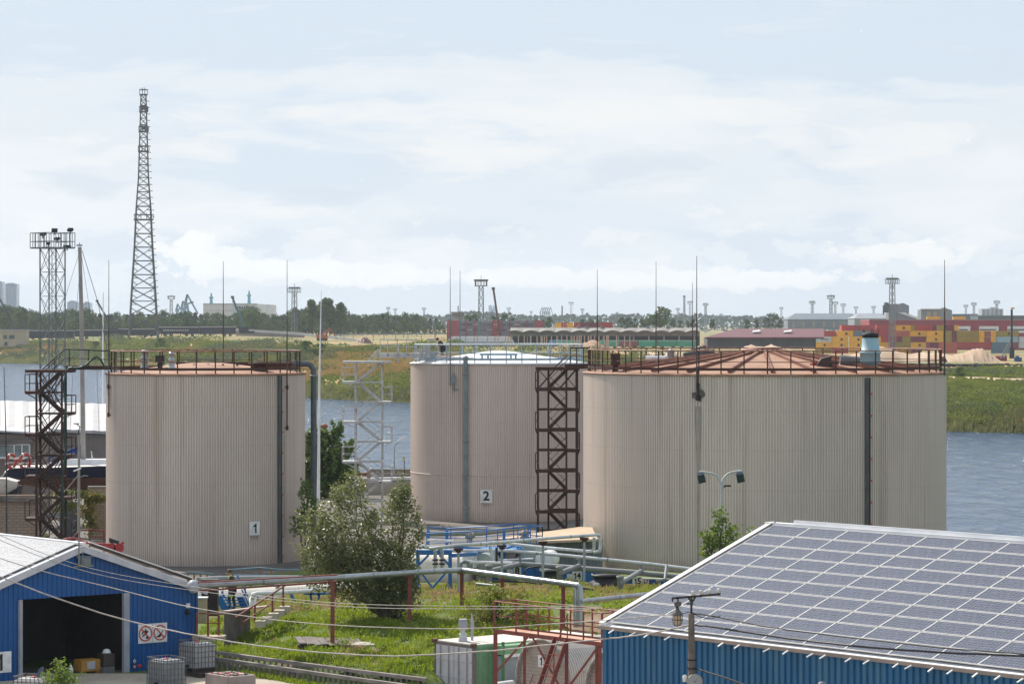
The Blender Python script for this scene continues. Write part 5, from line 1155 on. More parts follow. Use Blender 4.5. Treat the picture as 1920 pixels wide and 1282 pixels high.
# ------------------------------------------------------------------ container, cabin panel and roof device
K0 = Vector((-1.42, 117.9, 0)); KB, KT = -1.12, 1.47
ct = thing('shipping_container', 'shipping container with white doors and a green side below the grass slope', 'container', (K0.x, K0.y, KB))
Mcw = mat('chalky_white_doors', (.54, .53, .56), (.46, .45, .48), scale=1.2, rough=.6, c3=(.30, .22, .17), s3=3, lo3=.62, hi3=.72)
Mcg = mat('sun_bleached_green', (.17, .33, .18), (.13, .27, .14), scale=1.2, rough=.6, c3=(.28, .22, .14), s3=3, lo3=.64, hi3=.72)
K1 = K0 + U * 2.44; Lc = 6.06
for k in range(2):
    a = K0 + U * (.10 + k * 1.14); b = a + U * 1.10; d = MB(); mid = (a + b) / 2 - V * .03
    d.bar(a - V * .03 + UP * (KB + KT) / 2, b - V * .03 + UP * (KB + KT) / 2, .06, KT - KB - .24)
    dr = d.build('door', Mcw, ct)
    d = MB()
    for f in (.25, .72): q = a + U * 1.1 * f - V * .10; d.tube([q + UP * (KB + .12), q + UP * (KT - .12)], .025, 6)
    d.build('lock_bar', mat('greyed_steel', (.30, .31, .33)), dr)
    for z in (.25, .5, .75):
        d = MB(); d.bar(a - V * .075 + UP * (KB + (KT - KB) * z), b - V * .075 + UP * (KB + (KT - KB) * z), .03, .05); d.build('door_rib', Mcw, dr)
mb = MB()
for p in (K0, K1): mb.bar(p + UP * KB, p + UP * KT, .12, .12)
mb.bar(K0 + UP * (KT - .06), K1 + UP * (KT - .06), .12, .12); mb.bar(K0 + UP * (KB + .06), K1 + UP * (KB + .06), .12, .12); mb.build('door_frame', mat('dark_grey_frame', (.12, .12, .13), (.2, .15, .12), scale=3), ct)
mb = MB(); ribbed(mb, K0 + V * .08, V, Lc, KT - .1, KB, .28, .035, out=D_); ribbed(mb, K1 + V * .08, V, Lc, KT - .1, KB, .28, .035, out=U); mb.build('side_wall', Mcg, ct)
mb = MB(); mb.bar(K0 + UP * (KT - .05), K0 + V * Lc + UP * (KT - .05), .10, .10); mb.bar(K1 + UP * (KT - .05), K1 + V * Lc + UP * (KT - .05), .10, .10); mb.build('top_rail', Mcg, ct)
mb = MB(); ribbed(mb, K0 + V * Lc, U, 2.44, KT, KB, .28, .035, out=V); mb.build('end_wall', Mcg, ct)
mb = MB(); slab(mb, K0 + UP * (KT + .03), U * 2.44, V * Lc, .05); mb.build('roof', mat('dusty_white_roof', (.62, .58, .52), (.50, .44, .38), scale=1.5, c3=(.34, .2, .12), s3=4, lo3=.64, hi3=.72), ct)
mb = MB()
for p in (K0, K1):
    for z in (KT, KB + .06): mb.box(p - V * .05 + UP * z, (.18, .18, .14), rz=math.atan2(V.y, V.x))
mb.build('corner_casting', mat('rusty_casting', (.12, .06, .04)), ct)
sd = thing('green_cabin', 'blue grey cabin wall under a green roof edge behind the red platform', 'cabin', K0 + V * 1.1 + D_ * .9)
b0 = K0 + V * .9 + D_ * .55
mb = MB(); mb.prism([b0 + UP * -1.2, b0 + V * 3.6 + UP * -1.2, b0 + V * 3.6 + UP * 1.05, b0 + UP * 1.05], U * .4); mb.build('wall', mat('blue_grey_panel', (.30, .35, .39), (.25, .29, .33)), sd)
mb = MB(); slab(mb, b0 + UP * 1.45 + D_ * .1 - V * .1, V * 3.8, U * .5 + UP * .0, .34); mb.build('roof_edge', Mcg, sd)
mb = MB(); mb.bar(b0 + UP * 1.06 + D_ * .12, b0 + V * 3.6 + UP * 1.06 + D_ * .12, .06, .12); mb.build('flashing', M_white, sd)
mb = MB(); mb.bar(b0 + UP * -1.2 + D_ * .05, b0 + UP * 1.6 + D_ * .05, .12); mb.build('corner_post', mat('bottle_green', (.06, .20, .08)), sd)
dv = thing('rooftop_sensor', 'grey mast device with a boxy head standing on the white container roof', 'device', W(868, 1198, 119)); p = Vector((WX(868, 119.2), 119.2, KT + .03))
gm = mat('device_grey', (.33, .35, .39), (.26, .28, .31))
mb = MB(); mb.box(p + UP * .06, (.34, .34, .12)); mb.box(p + UP * .2, (.28, .26, .18)); mb.box(p + UP * .42 , (.16, .16, .3)); mb.box(p + UP * .5, (.3, .22, .1)); mb.build('stand', mat('device_pale', (.5, .52, .56)), dv)
mb = MB(); mb.tube([p + UP * .6 - Vector((.17, 0, 0)), p + UP * .6 + Vector((.17, 0, 0))], .12, 10); mb.box(p + UP * .68, (.32, .3, .22)); mb.box(p + UP * .83, (.28, .32, .06)); mb.build('head', gm, dv)
mb = MB(); q = p + Vector((.3, .3, 0)); mb.prism([q, q + Vector((.1, 0, 0)), q + Vector((.12, 0, .7)), q + Vector((.03, 0, 1.1)), q + Vector((-.02, 0, .6))], (0, .05, 0)); mb.build('fin', mat('device_fin', (.40, .42, .42)), dv)

# ------------------------------------------------------------------ horizontal corrugated tanks
def cyl_tank(label, px, D, zc, r, L_, m):
    c = Vector((WX(px, D), D, zc)); t = thing('horizontal_tank', label, 'tank', (c.x, c.y, zc - r))
    prof = []; n = int(L_ / .11)
    for k in range(n): prof += [(r, L_ * k / n), (r, L_ * (k + .45) / n), (r - .03, L_ * (k + .55) / n), (r - .03, L_ * (k + .95) / n)]
    ax = Matrix((D_, UP, V)).transposed()
    mb = MB(); mb.lathe(c, prof, 40, False, ax); mb.build('barrel', m, t)
    mb = MB(); n = int(2 * r / .13)      # ribbed end sheet inside the rim
    prev = None; vs = []; fs = []
    for k in range(2 * n + 1):
        z = -r * .985 + 2 * r * .985 * k / (2 * n); w = math.sqrt(max(r * r * .985 ** 2 - z * z, 1e-4)); o = .10 + (.03 if k % 2 else 0)
        vs += [c + D_ * -w + UP * z + V * o, c + D_ * w + UP * z + V * o]
    for k in range(2 * n): fs.append((2 * k, 2 * k + 1, 2 * k + 3, 2 * k + 2))
    mb.add(vs, fs); mb.build('end_sheet', mat('ribbed_end_sheet', (.40, .34, .29), (.33, .28, .24), scale=1, c3=(.24, .19, .16), s3=1.5), t)
    mb = MB(); mb.tube([c + D_ * (r * math.cos(a)) + UP * (r * math.sin(a)) for a in [2 * math.pi * k / 40 for k in range(41)]], .06, 6, False); mb.build('rim', mat('grey_rim', (.34, .32, .30), (.2, .17, .15), scale=4), t)
    for f in (.15, .85):
        q = c + V * L_ * f; mb = MB(); mb.box((q.x, q.y, zc - r * .95), (2 * r * .8, .4, r * .5), rz=math.atan2(D_.y, D_.x)); mb.build('saddle', M_conc, t)
    return t, c
Mtk = mat('pale_corrugated_zinc', (.50, .47, .44), (.42, .39, .36), scale=.8, rough=.5, c3=(.36, .31, .27), s3=2)
ta, ca = cyl_tank('horizontal corrugated tank behind the red ladder with a small sign on its end', 1017, 115.2, .45, 1.52, 8, Mtk)
tb, cb_ = cyl_tank('horizontal corrugated tank disappearing behind the corner of the solar shed', 1150, 111.3, .45, 1.52, 8, Mtk)
p = ca + UP * .72 - D_ * .05 - V * .02; plate('number_sign', 'small tilted white sign on the round end of the horizontal tank', p, D_, .34, .44, '1', .44)
p = ca - UP * .68 + D_ * .55; plate('notice', 'small blank white notice low on the horizontal tank behind the ladder', p, D_, .2, .26, '', .1)

# ------------------------------------------------------------------ red platform with ladder
Q0 = Vector((WX(927, 112), 112, 0)); PLn = 6.0; PD = 1.0; DZ = WZ(1181, 112)
pt = thing('red_platform', 'red railed steel platform on posts in front of the horizontal tanks', 'platform', (Q0.x, Q0.y, -1.2))
mb = MB(); slab(mb, Q0 + UP * DZ, D_ * PLn, V * PD, .06); mb.build('deck', M_deckpeach, pt)
mb = MB()
for o in (0, PD): mb.bar(Q0 + V * o + UP * (DZ - .02), Q0 + V * o + D_ * PLn + UP * (DZ - .02), .06, .14)
for s in (0, 2, 4, PLn): mb.bar(Q0 + D_ * s + UP * (DZ - .09), Q0 + D_ * s + V * PD + UP * (DZ - .09), .07, .1)
mb.build('deck_frame', M_redox, pt)
for s, o, w in ((.06, 0, .15), (.5, PD, .1), (3.9, .15, .13), (4.55, PD, .12), (PLn - .1, 0, .1)):
    mb = MB(); q = Q0 + D_ * s + V * o; mb.bar(q + UP * -1.3, q + UP * (DZ - .06), w); mb.build('leg', M_redox, pt)
mb = MB(); a = Q0 + V * 0
mb.bar(a + D_ * .1 + UP * (DZ - 1.5), a + D_ * 1.9 + UP * (DZ - .1), .06); mb.bar(a + D_ * 3.9 + UP * (DZ - 1.9), a + D_ * 2.2 + UP * (DZ - .1), .05); mb.bar(a + D_ * 3.95 + UP * (DZ - 1.9), a + D_ * 5.8 + UP * (DZ - .1), .06); mb.build('brace', M_redox, pt)
for o, ss in ((0, (0, 1.25, 2.5, 3.75, 5, PLn)), (PD, (.0, .62, 1.9, 3.1, 4.3, 5.4, PLn))):
    for s in ss:
        mb = MB(); q = Q0 + D_ * s + V * o; mb.bar(q + UP * DZ, q + UP * (DZ + 1.05), .06 if s not in (0, PLn) else .08); mb.build('stanchion', M_redox, pt)
    for h, r_ in ((1.05, .025), (.55, .022), (.2, .015)):
        mb = MB(); q = Q0 + V * o + UP * (DZ + h); mb.tube([q, q + D_ * PLn], r_, 6); mb.build('handrail', M_redox, pt)
for s in (0, PLn):
    mb = MB(); q = Q0 + D_ * s + UP * (DZ + 1.05); mb.tube([q, q + V * PD], .025, 6); mb.build('handrail', M_redox, pt)
la = thing('red_ladder', 'steep red ladder stair leaning from the platform down between the tank ends', 'ladder', Q0 + D_ * 3.6)
lt = Q0 + UP * DZ; run = -V * 1.55 - U * -.25 + UP * -(DZ + 1.25)
for s in (3.45, 4.1):
    mb = MB(); a = lt + D_ * s; mb.bar(a, a + run, .05, .16); mb.build('stringer', M_redox, la)
for k in range(11):
    f = (k + .6) / 11; a = lt + D_ * 3.38 + run * f; mb = MB(); mb.bar(a, a + D_ * .80, .17, .03); mb.build('tread', M_redox, la)
mb = MB(); a = lt + D_ * 4.12 + UP * .9; mb.tube([a, a + run], .02, 6); mb.tube([lt + D_ * 3.4 + UP * .9 + run * .55, lt + D_ * 3.4 + UP * .9 + run], .02, 6)
for f in (0, .35, .7): mb.bar(lt + D_ * 4.12 + run * f, lt + D_ * 4.12 + run * f + UP * .9, .04)
mb.build('handrail', M_redox, la)
mb = MB(); q = lt + D_ * 3.05 - V * 1.1; mb.bar((q.x, q.y, -1.2), (q.x, q.y, .75), .08); mb.build('newel_post', M_redox, la)

# ------------------------------------------------------------------ totes, crates and pallets in the yard
def tote(label, x, y, z, rz, bottle=M_poly, top=None, h=1.0, group=None):
    t = thing('liquid_tote', label, 'tote', (x, y, z), group, rz)
    mb = MB(); mb.box((0, 0, .16 + (h - .12) / 2), (1.10, .92, h - .12)); mb.box((0, 0, .16 + h - .1), (.9, .74, .08)); o = mb.build('bottle', bottle, t, world=False)
    mb = MB(); mb.lathe((0, 0, .16 + h - .07), [(.1, 0), (.1, .06), (.02, .065)], 12); mb.build('cap', M_signred if not top else top, t, world=False)
    mb = MB(); w, d = .585, .49
    for k in range(8):
        x_ = -w + 2 * w * k / 7
        for s in (-1, 1): mb.bar((x_, s * d, .14), (x_, s * d, .18 + h), .022)
    for k in range(7):
        y_ = -d + 2 * d * k / 6
        for s in (-1, 1): mb.bar((s * w, y_, .14), (s * w, y_, .18 + h), .022)
    for k in range(6):
        z_ = .16 + (h + .02) * k / 5
        for s in (-1, 1): mb.bar((-w, s * d, z_), (w, s * d, z_), .024); mb.bar((s * w, -d, z_), (s * w, d, z_), .024)
    mb.build('cage', mat('dull_cage_steel', (.16, .16, .17), (.10, .10, .11), scale=5), t, world=False)
    mb = MB()
    for s in (-.45, 0, .45): mb.box((s, 0, .06), (.12, .98, .12))
    mb.box((0, 0, .13), (1.18, .98, .025)); mb.build('pallet', M_brown_wood, t, world=False)
    mb = MB(); mb.tube([(.1, -.47, .24), (.1, -.6, .22)], .05, 8); mb.build('tap', M_black, t, world=False)
    return t
rzU = math.atan2(D_.y, D_.x)
pa = Vector((WX(372, 120.6), 120.6, 0))
t = thing('pallet_stack', 'dark wooden pallets under the grey liquid tote at the shed corner', 'pallet', (pa.x, pa.y, 0), None, rzU)
mb = MB()
for k in range(7): mb.box((-.9 + k * .3, 0, .2), (.26, 1.15, .03))
for s in (-.5, 0, .5): mb.box((0, s, .09), (2.0, .12, .18))
mb.build('boards', M_brown_wood, t, world=False)
tote('grey liquid tote in its cage standing at the corner of the blue gate shed', pa.x - .05, pa.y, .22, rzU, mat('greyed_plastic', (.42, .42, .42), (.34, .34, .345), scale=2, rough=.4))
x, y = WX(64, 110.5), 110.5
tb_ = tote('white cut open liquid tote with a grey scoop inside, before the open gate', x, y, 0.0, rzU + .6, M_poly)
t = thing('plastic_scoop', 'dark blue grey sheet sticking out of the cut open white tote', 'sheet', (x, y, 1.0)); mb = MB(); mb.prism([(x - .05, y - .1, .75), (x + .14, y - .1, .75), (x + .36, y - .05, 1.45), (x + .30, y - .05, 1.5), (x + .18, y - .07, 1.42)], (0, .04, 0)); mb.build('sheet_body', mat('slate_blue_sheet', (.06, .09, .13)), t)
tote('grey blue tote low beside the shed wall, left of the pallet stack', WX(312, 117), 117, -.05, rzU, mat('dim_plastic', (.26, .28, .29), (.2, .22, .23)))
tote('white tote with a hose on top, in front of the shipping container', WX(908, 115), 115, -1.15, rzU)
tote('orange topped tote in front of the white container doors', WX(828, 116.4), 116.4, -1.05, rzU, mat('amber_plastic', (.62, .33, .05), (.5, .27, .05), scale=2, rough=.35), M_white)
t = thing('hose_coil', 'black hose lying over the white tote by the container', 'hose', (WX(908, 115), 115, .1)); mb = MB(); p = Vector((WX(905, 115), 114.8, .06)); mb.tube([p + Vector((-.4, 0, 0)), p + Vector((-.1, .2, .12)), p + Vector((.3, .1, .14)), p + Vector((.55, 0, -.05)), p + Vector((.6, -.1, -.4))], .035, 6); mb.build('hose_run', M_black, t)
pipe('yard_pipe', 'short white pipe lying behind the totes under the red platform', [W(930, 1284, 113), W(960, 1280, 115)], .12, M_white)
px_ = WX(432, 116.2); t = thing('planter_crate', 'pinkish concrete crate filled with red and white rubble in the yard', 'crate', (px_, 116.2, 0), None, rzU)
mb = MB()
for s in (-1, 1): mb.box((0, s * .55, .28), (1.5, .1, .6)); mb.box((s * .75, 0, .28), (.1, 1.2, .6))
mb.build('crate_wall', mat('pinkish_concrete', (.34, .28, .26), (.27, .22, .2)), t, world=False)
mb = MB(); rnd = random.Random(3)
for k in range(60):
    mb.mi = k % 3; mb.box((rnd.uniform(-.62, .62), rnd.uniform(-.42, .42), .5 + rnd.uniform(-.03, .1)), (rnd.uniform(.08, .2), rnd.uniform(.06, .14), rnd.uniform(.05, .12)), rz=rnd.uniform(0, 3))
mb.build('rubble', [M_signred, mat('pale_rubble', (.55, .48, .44)), M_brown_wood], t, world=False)
# inside the gate: drum, yellow machine, helmet-like lamp
t = thing('yellow_machine', 'yellow boxy machine with a pale label standing in the dark gate opening', 'machine', G0 + F * 4.6 + U * .8)
p = G0 + F * 4.75 + U * .5; rzF = math.atan2(F.y, F.x)
mb = MB(); mb.box(p + UP * .35, (.85, .6, .45), rz=rzF); mb.box(p + UP * .1 + F * -.5, (.5, .5, .3), rz=rzF); mb.build('body', mat('dusty_yellow', (.42, .22, .03), (.3, .16, .03)), t); mb = MB(); mb.box(p + UP * .36 - U * .31, (.36, .03, .3), rz=rzF); mb.build('label_face', mat('dim_white', (.4, .42, .44)), t)
t = thing('white_bottle', 'small white bottle beside the yellow machine in the gate', 'bottle', G0 + F * 5.5 + U * .4); p = G0 + F * 5.6 + U * .3; mb = MB(); mb.lathe((p.x, p.y, .02), [(.02, 0), (.09, 0), (.1, .25), (.05, .34), (.04, .4), (.01, .41)], 12); mb.build('bottle_body', M_white, t)
t = thing('safety_helmet', 'white helmet resting on a crate near the grey gate jamb', 'helmet', G0 + F * 3.95 + U * .4); p = G0 + F * 3.95 + U * .35 + UP * .78; mb = MB(); mb.lathe(p, [(.2, 0), (.16, .01), (.15, .08), (.1, .14), (.01, .16)], 14); mb.build('shell', M_white, t)
t = thing('dark_crate', 'dark crate with hanging rags inside the gate below the white helmet', 'crate', G0 + F * 3.95 + U * .4); mb = MB(); mb.box(G0 + F * 3.95 + U * .4 + UP * .38, (.5, .5, .76), rz=rzF); mb.build('crate_body', mat('dim_brown', (.06, .045, .04)), t); mb = MB(); mb.box(G0 + F * 4.05 + U * .1 + UP * .12, (.5, .2, .26), rz=rzF); mb.build('grey_bin', mat('dim_grey', (.13, .14, .15)), t)

# ------------------------------------------------------------------ utility pole
Dp = 86.0; xp = WX(1297, Dp)
up_ = thing('utility_pole', 'weathered concrete utility pole with a dark crossarm in front of the solar shed', 'pole', (xp, Dp, -1.2))
mb = MB(); zt = WZ(1150, Dp); mb.tube([(xp + .02, Dp, -1.4), (xp - .01, Dp, zt)], .135, 8, True, .085); mb.build('shaft', mat('pole_concrete', (.16, .13, .105), (.11, .09, .075), scale=2.5, rough=.9, bump=.3, c3=(.2, .17, .14), s3=8), up_)
mb = MB(); mb.bar((xp - .01, Dp, zt - .1), (xp - .01, Dp, WZ(1117, Dp)), .06); 
a, b = W(1260, 1121, Dp), W(1351, 1113, Dp); mb.bar(a, b, .05, .06); mb.bar(a, a - UP * .1 + Vector((.02, 0, 0)), .04); mb.bar(W(1290, 1119, Dp), W(1296, 1128, Dp), .05); mb.bar(W(1304, 1118, Dp), W(1298, 1128, Dp), .05); mb.bar(W(1287, 1131, Dp), W(1300, 1131, Dp), .04); mb.build('crossarm', M_dark, up_)
for px in (1300, 1315, 1332, 1348):
    q = W(px, 1118 - (px - 1300) * .09, Dp); mb = MB(); mb.lathe(q, [(.02, -.05), (.02, .04), (.055, .04), (.05, .09), (.06, .11), (.05, .16), (.01, .17)], 10); mb.build('insulator', mat('grey_porcelain', (.55, .52, .48), (.45, .42, .38), rough=.3), up_)
mb = MB()
for y in (1236, 1252): q = W(1297, y, Dp); mb.lathe(q, [(.14, -.02), (.15, 0), (.14, .02)], 10)
mb.build('wire_band', M_black, up_)
lp = thing('caged_lamp', 'caged bulkhead lamp with amber glass hanging from the pole crossarm', 'lamp', W(1270, 1125, Dp)); q = W(1270, 1134, Dp)
mb = MB(); mb.bar(W(1271, 1119, Dp), W(1271, 1128, Dp), .05); mb.box(q + UP * .03 , (.16, .14, .12)); mb.box(q + Vector((.06, 0, .05)), (.1, .12, .1)); mb.lathe(q - UP * .28, [(.155, 0), (.15, .03), (.11, .10), (.06, .15), (.04, .24), (.02, .24)], 14); mb.build('housing', mat('lamp_brown_grey', (.12, .11, .10), (.08, .07, .065)), lp)
mb = MB(); mb.lathe(q - UP * .53, [(.01, -.04), (.07, -.02), (.11, .06), (.12, .24)], 14); mb.build('glass_bowl', mat('amber_glass_bowl', (.50, .36, .20), (.40, .38, .34), scale=3, lo=.3, hi=.8, rough=.15), lp)
mb = MB()
for k in range(8):
    an = k * math.pi / 4; c, s = math.cos(an), math.sin(an); mb.tube([q + Vector((.145 * c, .145 * s, -.27)), q + Vector((.14 * c, .14 * s, -.45)), q + Vector((.09 * c, .09 * s, -.56)), q + Vector((0, 0, -.585))], .008, 4)
mb.lathe(q - UP * .4, [(.14, -.01), (.15, 0), (.14, .01)], 12); mb.build('wire_cage', M_dark, lp)
sp = thing('round_spotlight', 'round wire faced spotlight on the utility pole near the picture bottom', 'spotlight', W(1305, 1275, Dp - .2)); q = W(1303, 1277, Dp - .25)
axc = Matrix((Vector((1, 0, 0)), Vector((0, .25, 1)).normalized(), Vector((0, -1, .25)).normalized())).transposed()
mb = MB(); mb.lathe(q, [(.02, -.2), (.12, -.16), (.2, 0), (.215, .02), (.2, .04)], 22, axis=axc); mb.build('bowl', mat('spot_grey', (.40, .38, .36), (.30, .28, .27)), sp)
mb = MB(); mb.lathe(q, [(.205, .03), (.02, .05)], 22, axis=axc); mb.build('lens', mat('pale_wire_lens', (.34, .32, .31), (.22, .21, .2), scale=30), sp)
s2_ = thing('small_spotlight', 'small white lamp beside the round spotlight on the utility pole', 'spotlight', W(1284, 1271, Dp)); q = W(1284, 1271, Dp - .1); mb = MB(); mb.lathe(q, [(.02, -.1), (.06, -.09), (.07, .06), (.05, .09), (.01, .1)], 14); mb.build('lamp_head', M_white, s2_); mb = MB(); mb.bar(q, (xp, Dp, q.z), .03); mb.build('arm', M_dark, s2_)
t = thing('parapet_lamp', 'dark lamp head poking up at the bottom edge before the solar shed', 'lamp', W(1541, 1282, 80)); q = W(1541, 1281, 80); mb = MB(); mb.lathe(q, [(.12, -.3), (.12, -.05), (.08, .04), (.01, .06)], 12); mb.build('lamp_head', mat('grey_lamp_head', (.2, .2, .22)), t)

# ------------------------------------------------------------------ cables
def cable(label, pts, r, m, wob=.0, cat='cable', name='overhead_cable'):
    P_ = [W(*p) for p in pts]; out = []
    rnd = random.Random(len(label))
    for i in range(len(P_) - 1):
        p0 = P_[max(i - 1, 0)]; p1, p2 = P_[i], P_[i + 1]; p3 = P_[min(i + 2, len(P_) - 1)]
        for k in range(5):
            f = k / 5; v = .5 * ((2 * p1) + (p2 - p0) * f + (2 * p0 - 5 * p1 + 4 * p2 - p3) * f * f + (3 * p1 - p0 - 3 * p2 + p3) * f ** 3)
            out.append(v + UP * rnd.uniform(-wob, wob))
    out.append(P_[-1]); t = thing(name, label, cat, P_[0]); mb = MB(); mb.tube(out, r, 6); mb.build('strand', m, t); return t
cable('thick pale twisted cable sagging from the gate shed gable to the utility pole', [(-40, 1065, 104), (110, 1122, 103), (240, 1163, 102), (370, 1191, 100), (480, 1209, 98), (600, 1222, 96), (740, 1229, 94), (900, 1221, 92), (1020, 1209, 90), (1125, 1198, 88.5), (1200, 1190, 87.5), (1262, 1178, 86.5), (1292, 1171, 86)], .024, M_cable, .008)
cable('thin pale cable crossing the shed gable above the thick one', [(-40, 1032, 108), (60, 1065, 107), (200, 1099, 106), (370, 1140, 103), (560, 1166, 99), (760, 1177, 95), (900, 1177, 93), (990, 1172, 91), (1130, 1162, 88.5), (1237, 1153, 86.8), (1266, 1150, 86)], .016, M_cable, .004)
cable('upper of two fine wires from the shed gable across the dark tree', [(0, 1003, 112), (90, 1040, 112), (200, 1072, 111), (360, 1099, 109), (560, 1124, 105), (700, 1133, 102), (900, 1136, 99), (1125, 1136, 96)], .012, M_cable)
cable('lower of two fine wires from the shed gable across the dark tree', [(0, 1012, 112.5), (90, 1048, 112.5), (200, 1080, 111.5), (360, 1106, 109.5), (560, 1129, 105.5), (700, 1139, 102.5), (900, 1141, 99.5), (1125, 1140, 96.5)], .012, M_cable)
cable('upper black cable hanging over the solar panels right of the pole', [(1300, 1149, 86), (1345, 1156, 85.5), (1450, 1176, 84), (1600, 1195, 82), (1760, 1213, 80), (1960, 1228, 78)], .02, M_cableblk, .006)
cable('lower thick black cable hanging over the solar panels right of the pole', [(1304, 1171, 86), (1345, 1176, 85.5), (1480, 1196, 84), (1600, 1210, 82), (1760, 1222, 80), (1960, 1231, 78)], .03, M_cableblk, .008)
cable('black cable running down from the pole across the blue wall', [(1304, 1253, 86), (1360, 1270, 85.2), (1420, 1292, 84.4)], .022, M_cableblk, .004)
cable('short looped black wire at the head of the utility pole', [(1270, 1140, 86), (1280, 1150, 86), (1292, 1147, 86), (1315, 1156, 85.9), (1335, 1158, 85.8), (1352, 1153, 85.6)], .012, M_cableblk)
# ------------------------------------------------------------------ double lamp post
Dl = 150; x = WX(1353, Dl); t = thing('double_lamp_post', 'slim grey lamp post with two curved arms before the widest tank', 'lamp post', (x, Dl, gz(x, Dl)))
gp = mat('lamp_post_grey', (.46, .50, .50), (.38, .42, .42))
mb = MB(); mb.tube([(x, Dl, gz(x, Dl)), W(1352.5, 905, Dl)], .07, 8, True, .05); mb.build('pole', gp, t)
for pts in ([(1353, 912), (1351, 903), (1345, 892), (1335, 887), (1318, 884.5), (1311, 884)], [(1353, 908), (1356, 897), (1363, 889), (1372, 885), (1384, 883), (1391, 883)]):
    mb = MB(); mb.tube([W(a, b, Dl) for a, b in pts], .05, 8); mb.build('arm', gp, t)
dk = mat('dark_blue_glass_lamp', (.02, .04, .065), (.035, .06, .09), rough=.25)
for px, py in ((1315, 896), (1388, 895)):
    p = W(px, py, Dl); M_ = Matrix.Rotation(R(-14), 3, 'Y') @ Matrix.Rotation(R(35), 3, 'X')
    mb = MB(); mb.box(p, (.36, .16, .50), mat=M_); mb.box(p + UP * .12 + Vector((0, .1, 0)), (.24, .2, .22), mat=M_); mb.build('floodlight', dk, t)
    mb = MB(); mb.bar(p + UP * .28 + Vector((-.05, 0, 0)), p + UP * .18 + Vector((.14, 0, 0)), .05); mb.build('yoke', gp, t)
mb = MB(); p = W(1357, 911, Dl); mb.tube([p, p + Vector((.12, 0, .02)), p + Vector((.35, 0, .01))], .05, 6); mb.bar(p - Vector((.05, 0, .1)), p + Vector((.12, 0, 0)), .03); mb.build('camera', M_dark, t)
# ------------------------------------------------------------------ yard behind the left tank: wall, boats, buildings
D = 186; t = thing('brick_wall', 'low tan brick yard wall behind the rusty stair tower', 'wall', (WX(90, D), D, .6))
mb = MB(); mb.bar((WX(-300, D), D, 1.9), (WX(84, D), D, 1.9), .3, 3.0); mb.build('wall_body', M_brick, t); mb = MB(); mb.prism([W(-300, 915, D - .4), W(70, 935, D - .4), W(84, 943, D - .4), W(84, 938, D + .6), W(-300, 910, D + .6)], (0, 0, -.25)); mb.build('coping', M_concdark, t)
D = 188; t = thing('brick_wall', 'short brick wall pier under the vines next to the tank with sign 1', 'wall', (WX(190, D), D, .6))
mb = MB(); mb.bar((WX(166, D), D, 2.1), (WX(215, D), D, 2.1), .3, 3.3); mb.build('wall_body', M_brick, t); mb = MB(); mb.bar((WX(165, D), D, 3.78), (WX(216, D), D, 3.78), .4, .08); mb.build('coping', M_conc, t)
D = 189; t = thing('metal_gate', 'dull blue grey yard gate under the vines behind the rusty stair tower', 'gate', (WX(130, D), D, .6))
mb = MB(); mb.bar((WX(112, D), D, 1.7), (WX(150, D), D, 1.7), .06, 2.2); mb.build('gate_leaf', mat('dull_blue_grey', (.09, .11, .13), (.07, .08, .1)), t)
mb = MB()
for k in range(7): mb.bar((WX(114 + k * 5.5, D), D - .05, 2.8), (WX(114 + k * 5.5, D), D - .05, 3.6), .04)
mb.bar((WX(112, D), D - .05, 3.3), (WX(150, D), D - .05, 3.3), .05); mb.build('bars', M_grey, t)
# grey brick building with a window
D = 214; t = thing('brick_building', 'grey brown brick building with a white framed window behind the yacht', 'building', (WX(30, D), D, .6))
xa, xb = WX(-230, D), WX(74, D); zt = WZ(813, D); zr = WZ(805, D)
mb = MB(); mb.box(((xa + xb) / 2, D + 3, (zt + .6) / 2), (xb - xa, 6, zt - .6)); mb.build('wall', M_brick2, t)
mb = MB(); mb.prism([(xa - .2, D - .25, WZ(797, D)), (xb + .2, D - .25, WZ(814, D)), (xb + .2, D + 6.2, WZ(814, D)), (xa - .2, D + 6.2, WZ(797, D))], (0, 0, .12)); mb.build('roof', mat('pale_grey_roofing', (.45, .46, .48), (.38, .39, .41)), t)
mb = MB(); mb.bar((WX(0, D), D - .1, WZ(830, D)), (WX(62, D), D - .1, WZ(826, D)), .25, .3); mb.build('lintel', M_concdark, t)
mb = MB(); w0, w1, z0, z1 = WX(-2, D), WX(56, D), WZ(858, D), WZ(833, D); y = D - .08
for k in range(5): mb.bar((w0 + (w1 - w0) * k / 4, y, z0), (w0 + (w1 - w0) * k / 4, y, z1), .09)
mb.bar((w0, y, z0), (w1, y, z0), .12); mb.bar((w0, y, z1), (w1, y, z1), .1); wf = mb.build('window', M_white, t)
mb = MB(); mb.bar((w0, D - .03, (z0 + z1) / 2), (w1, D - .03, (z0 + z1) / 2), .03, z1 - z0); mb.build('pane', mat('greenish_glass', (.12, .16, .17), (.28, .33, .33), scale=1.2, rough=.1), wf)
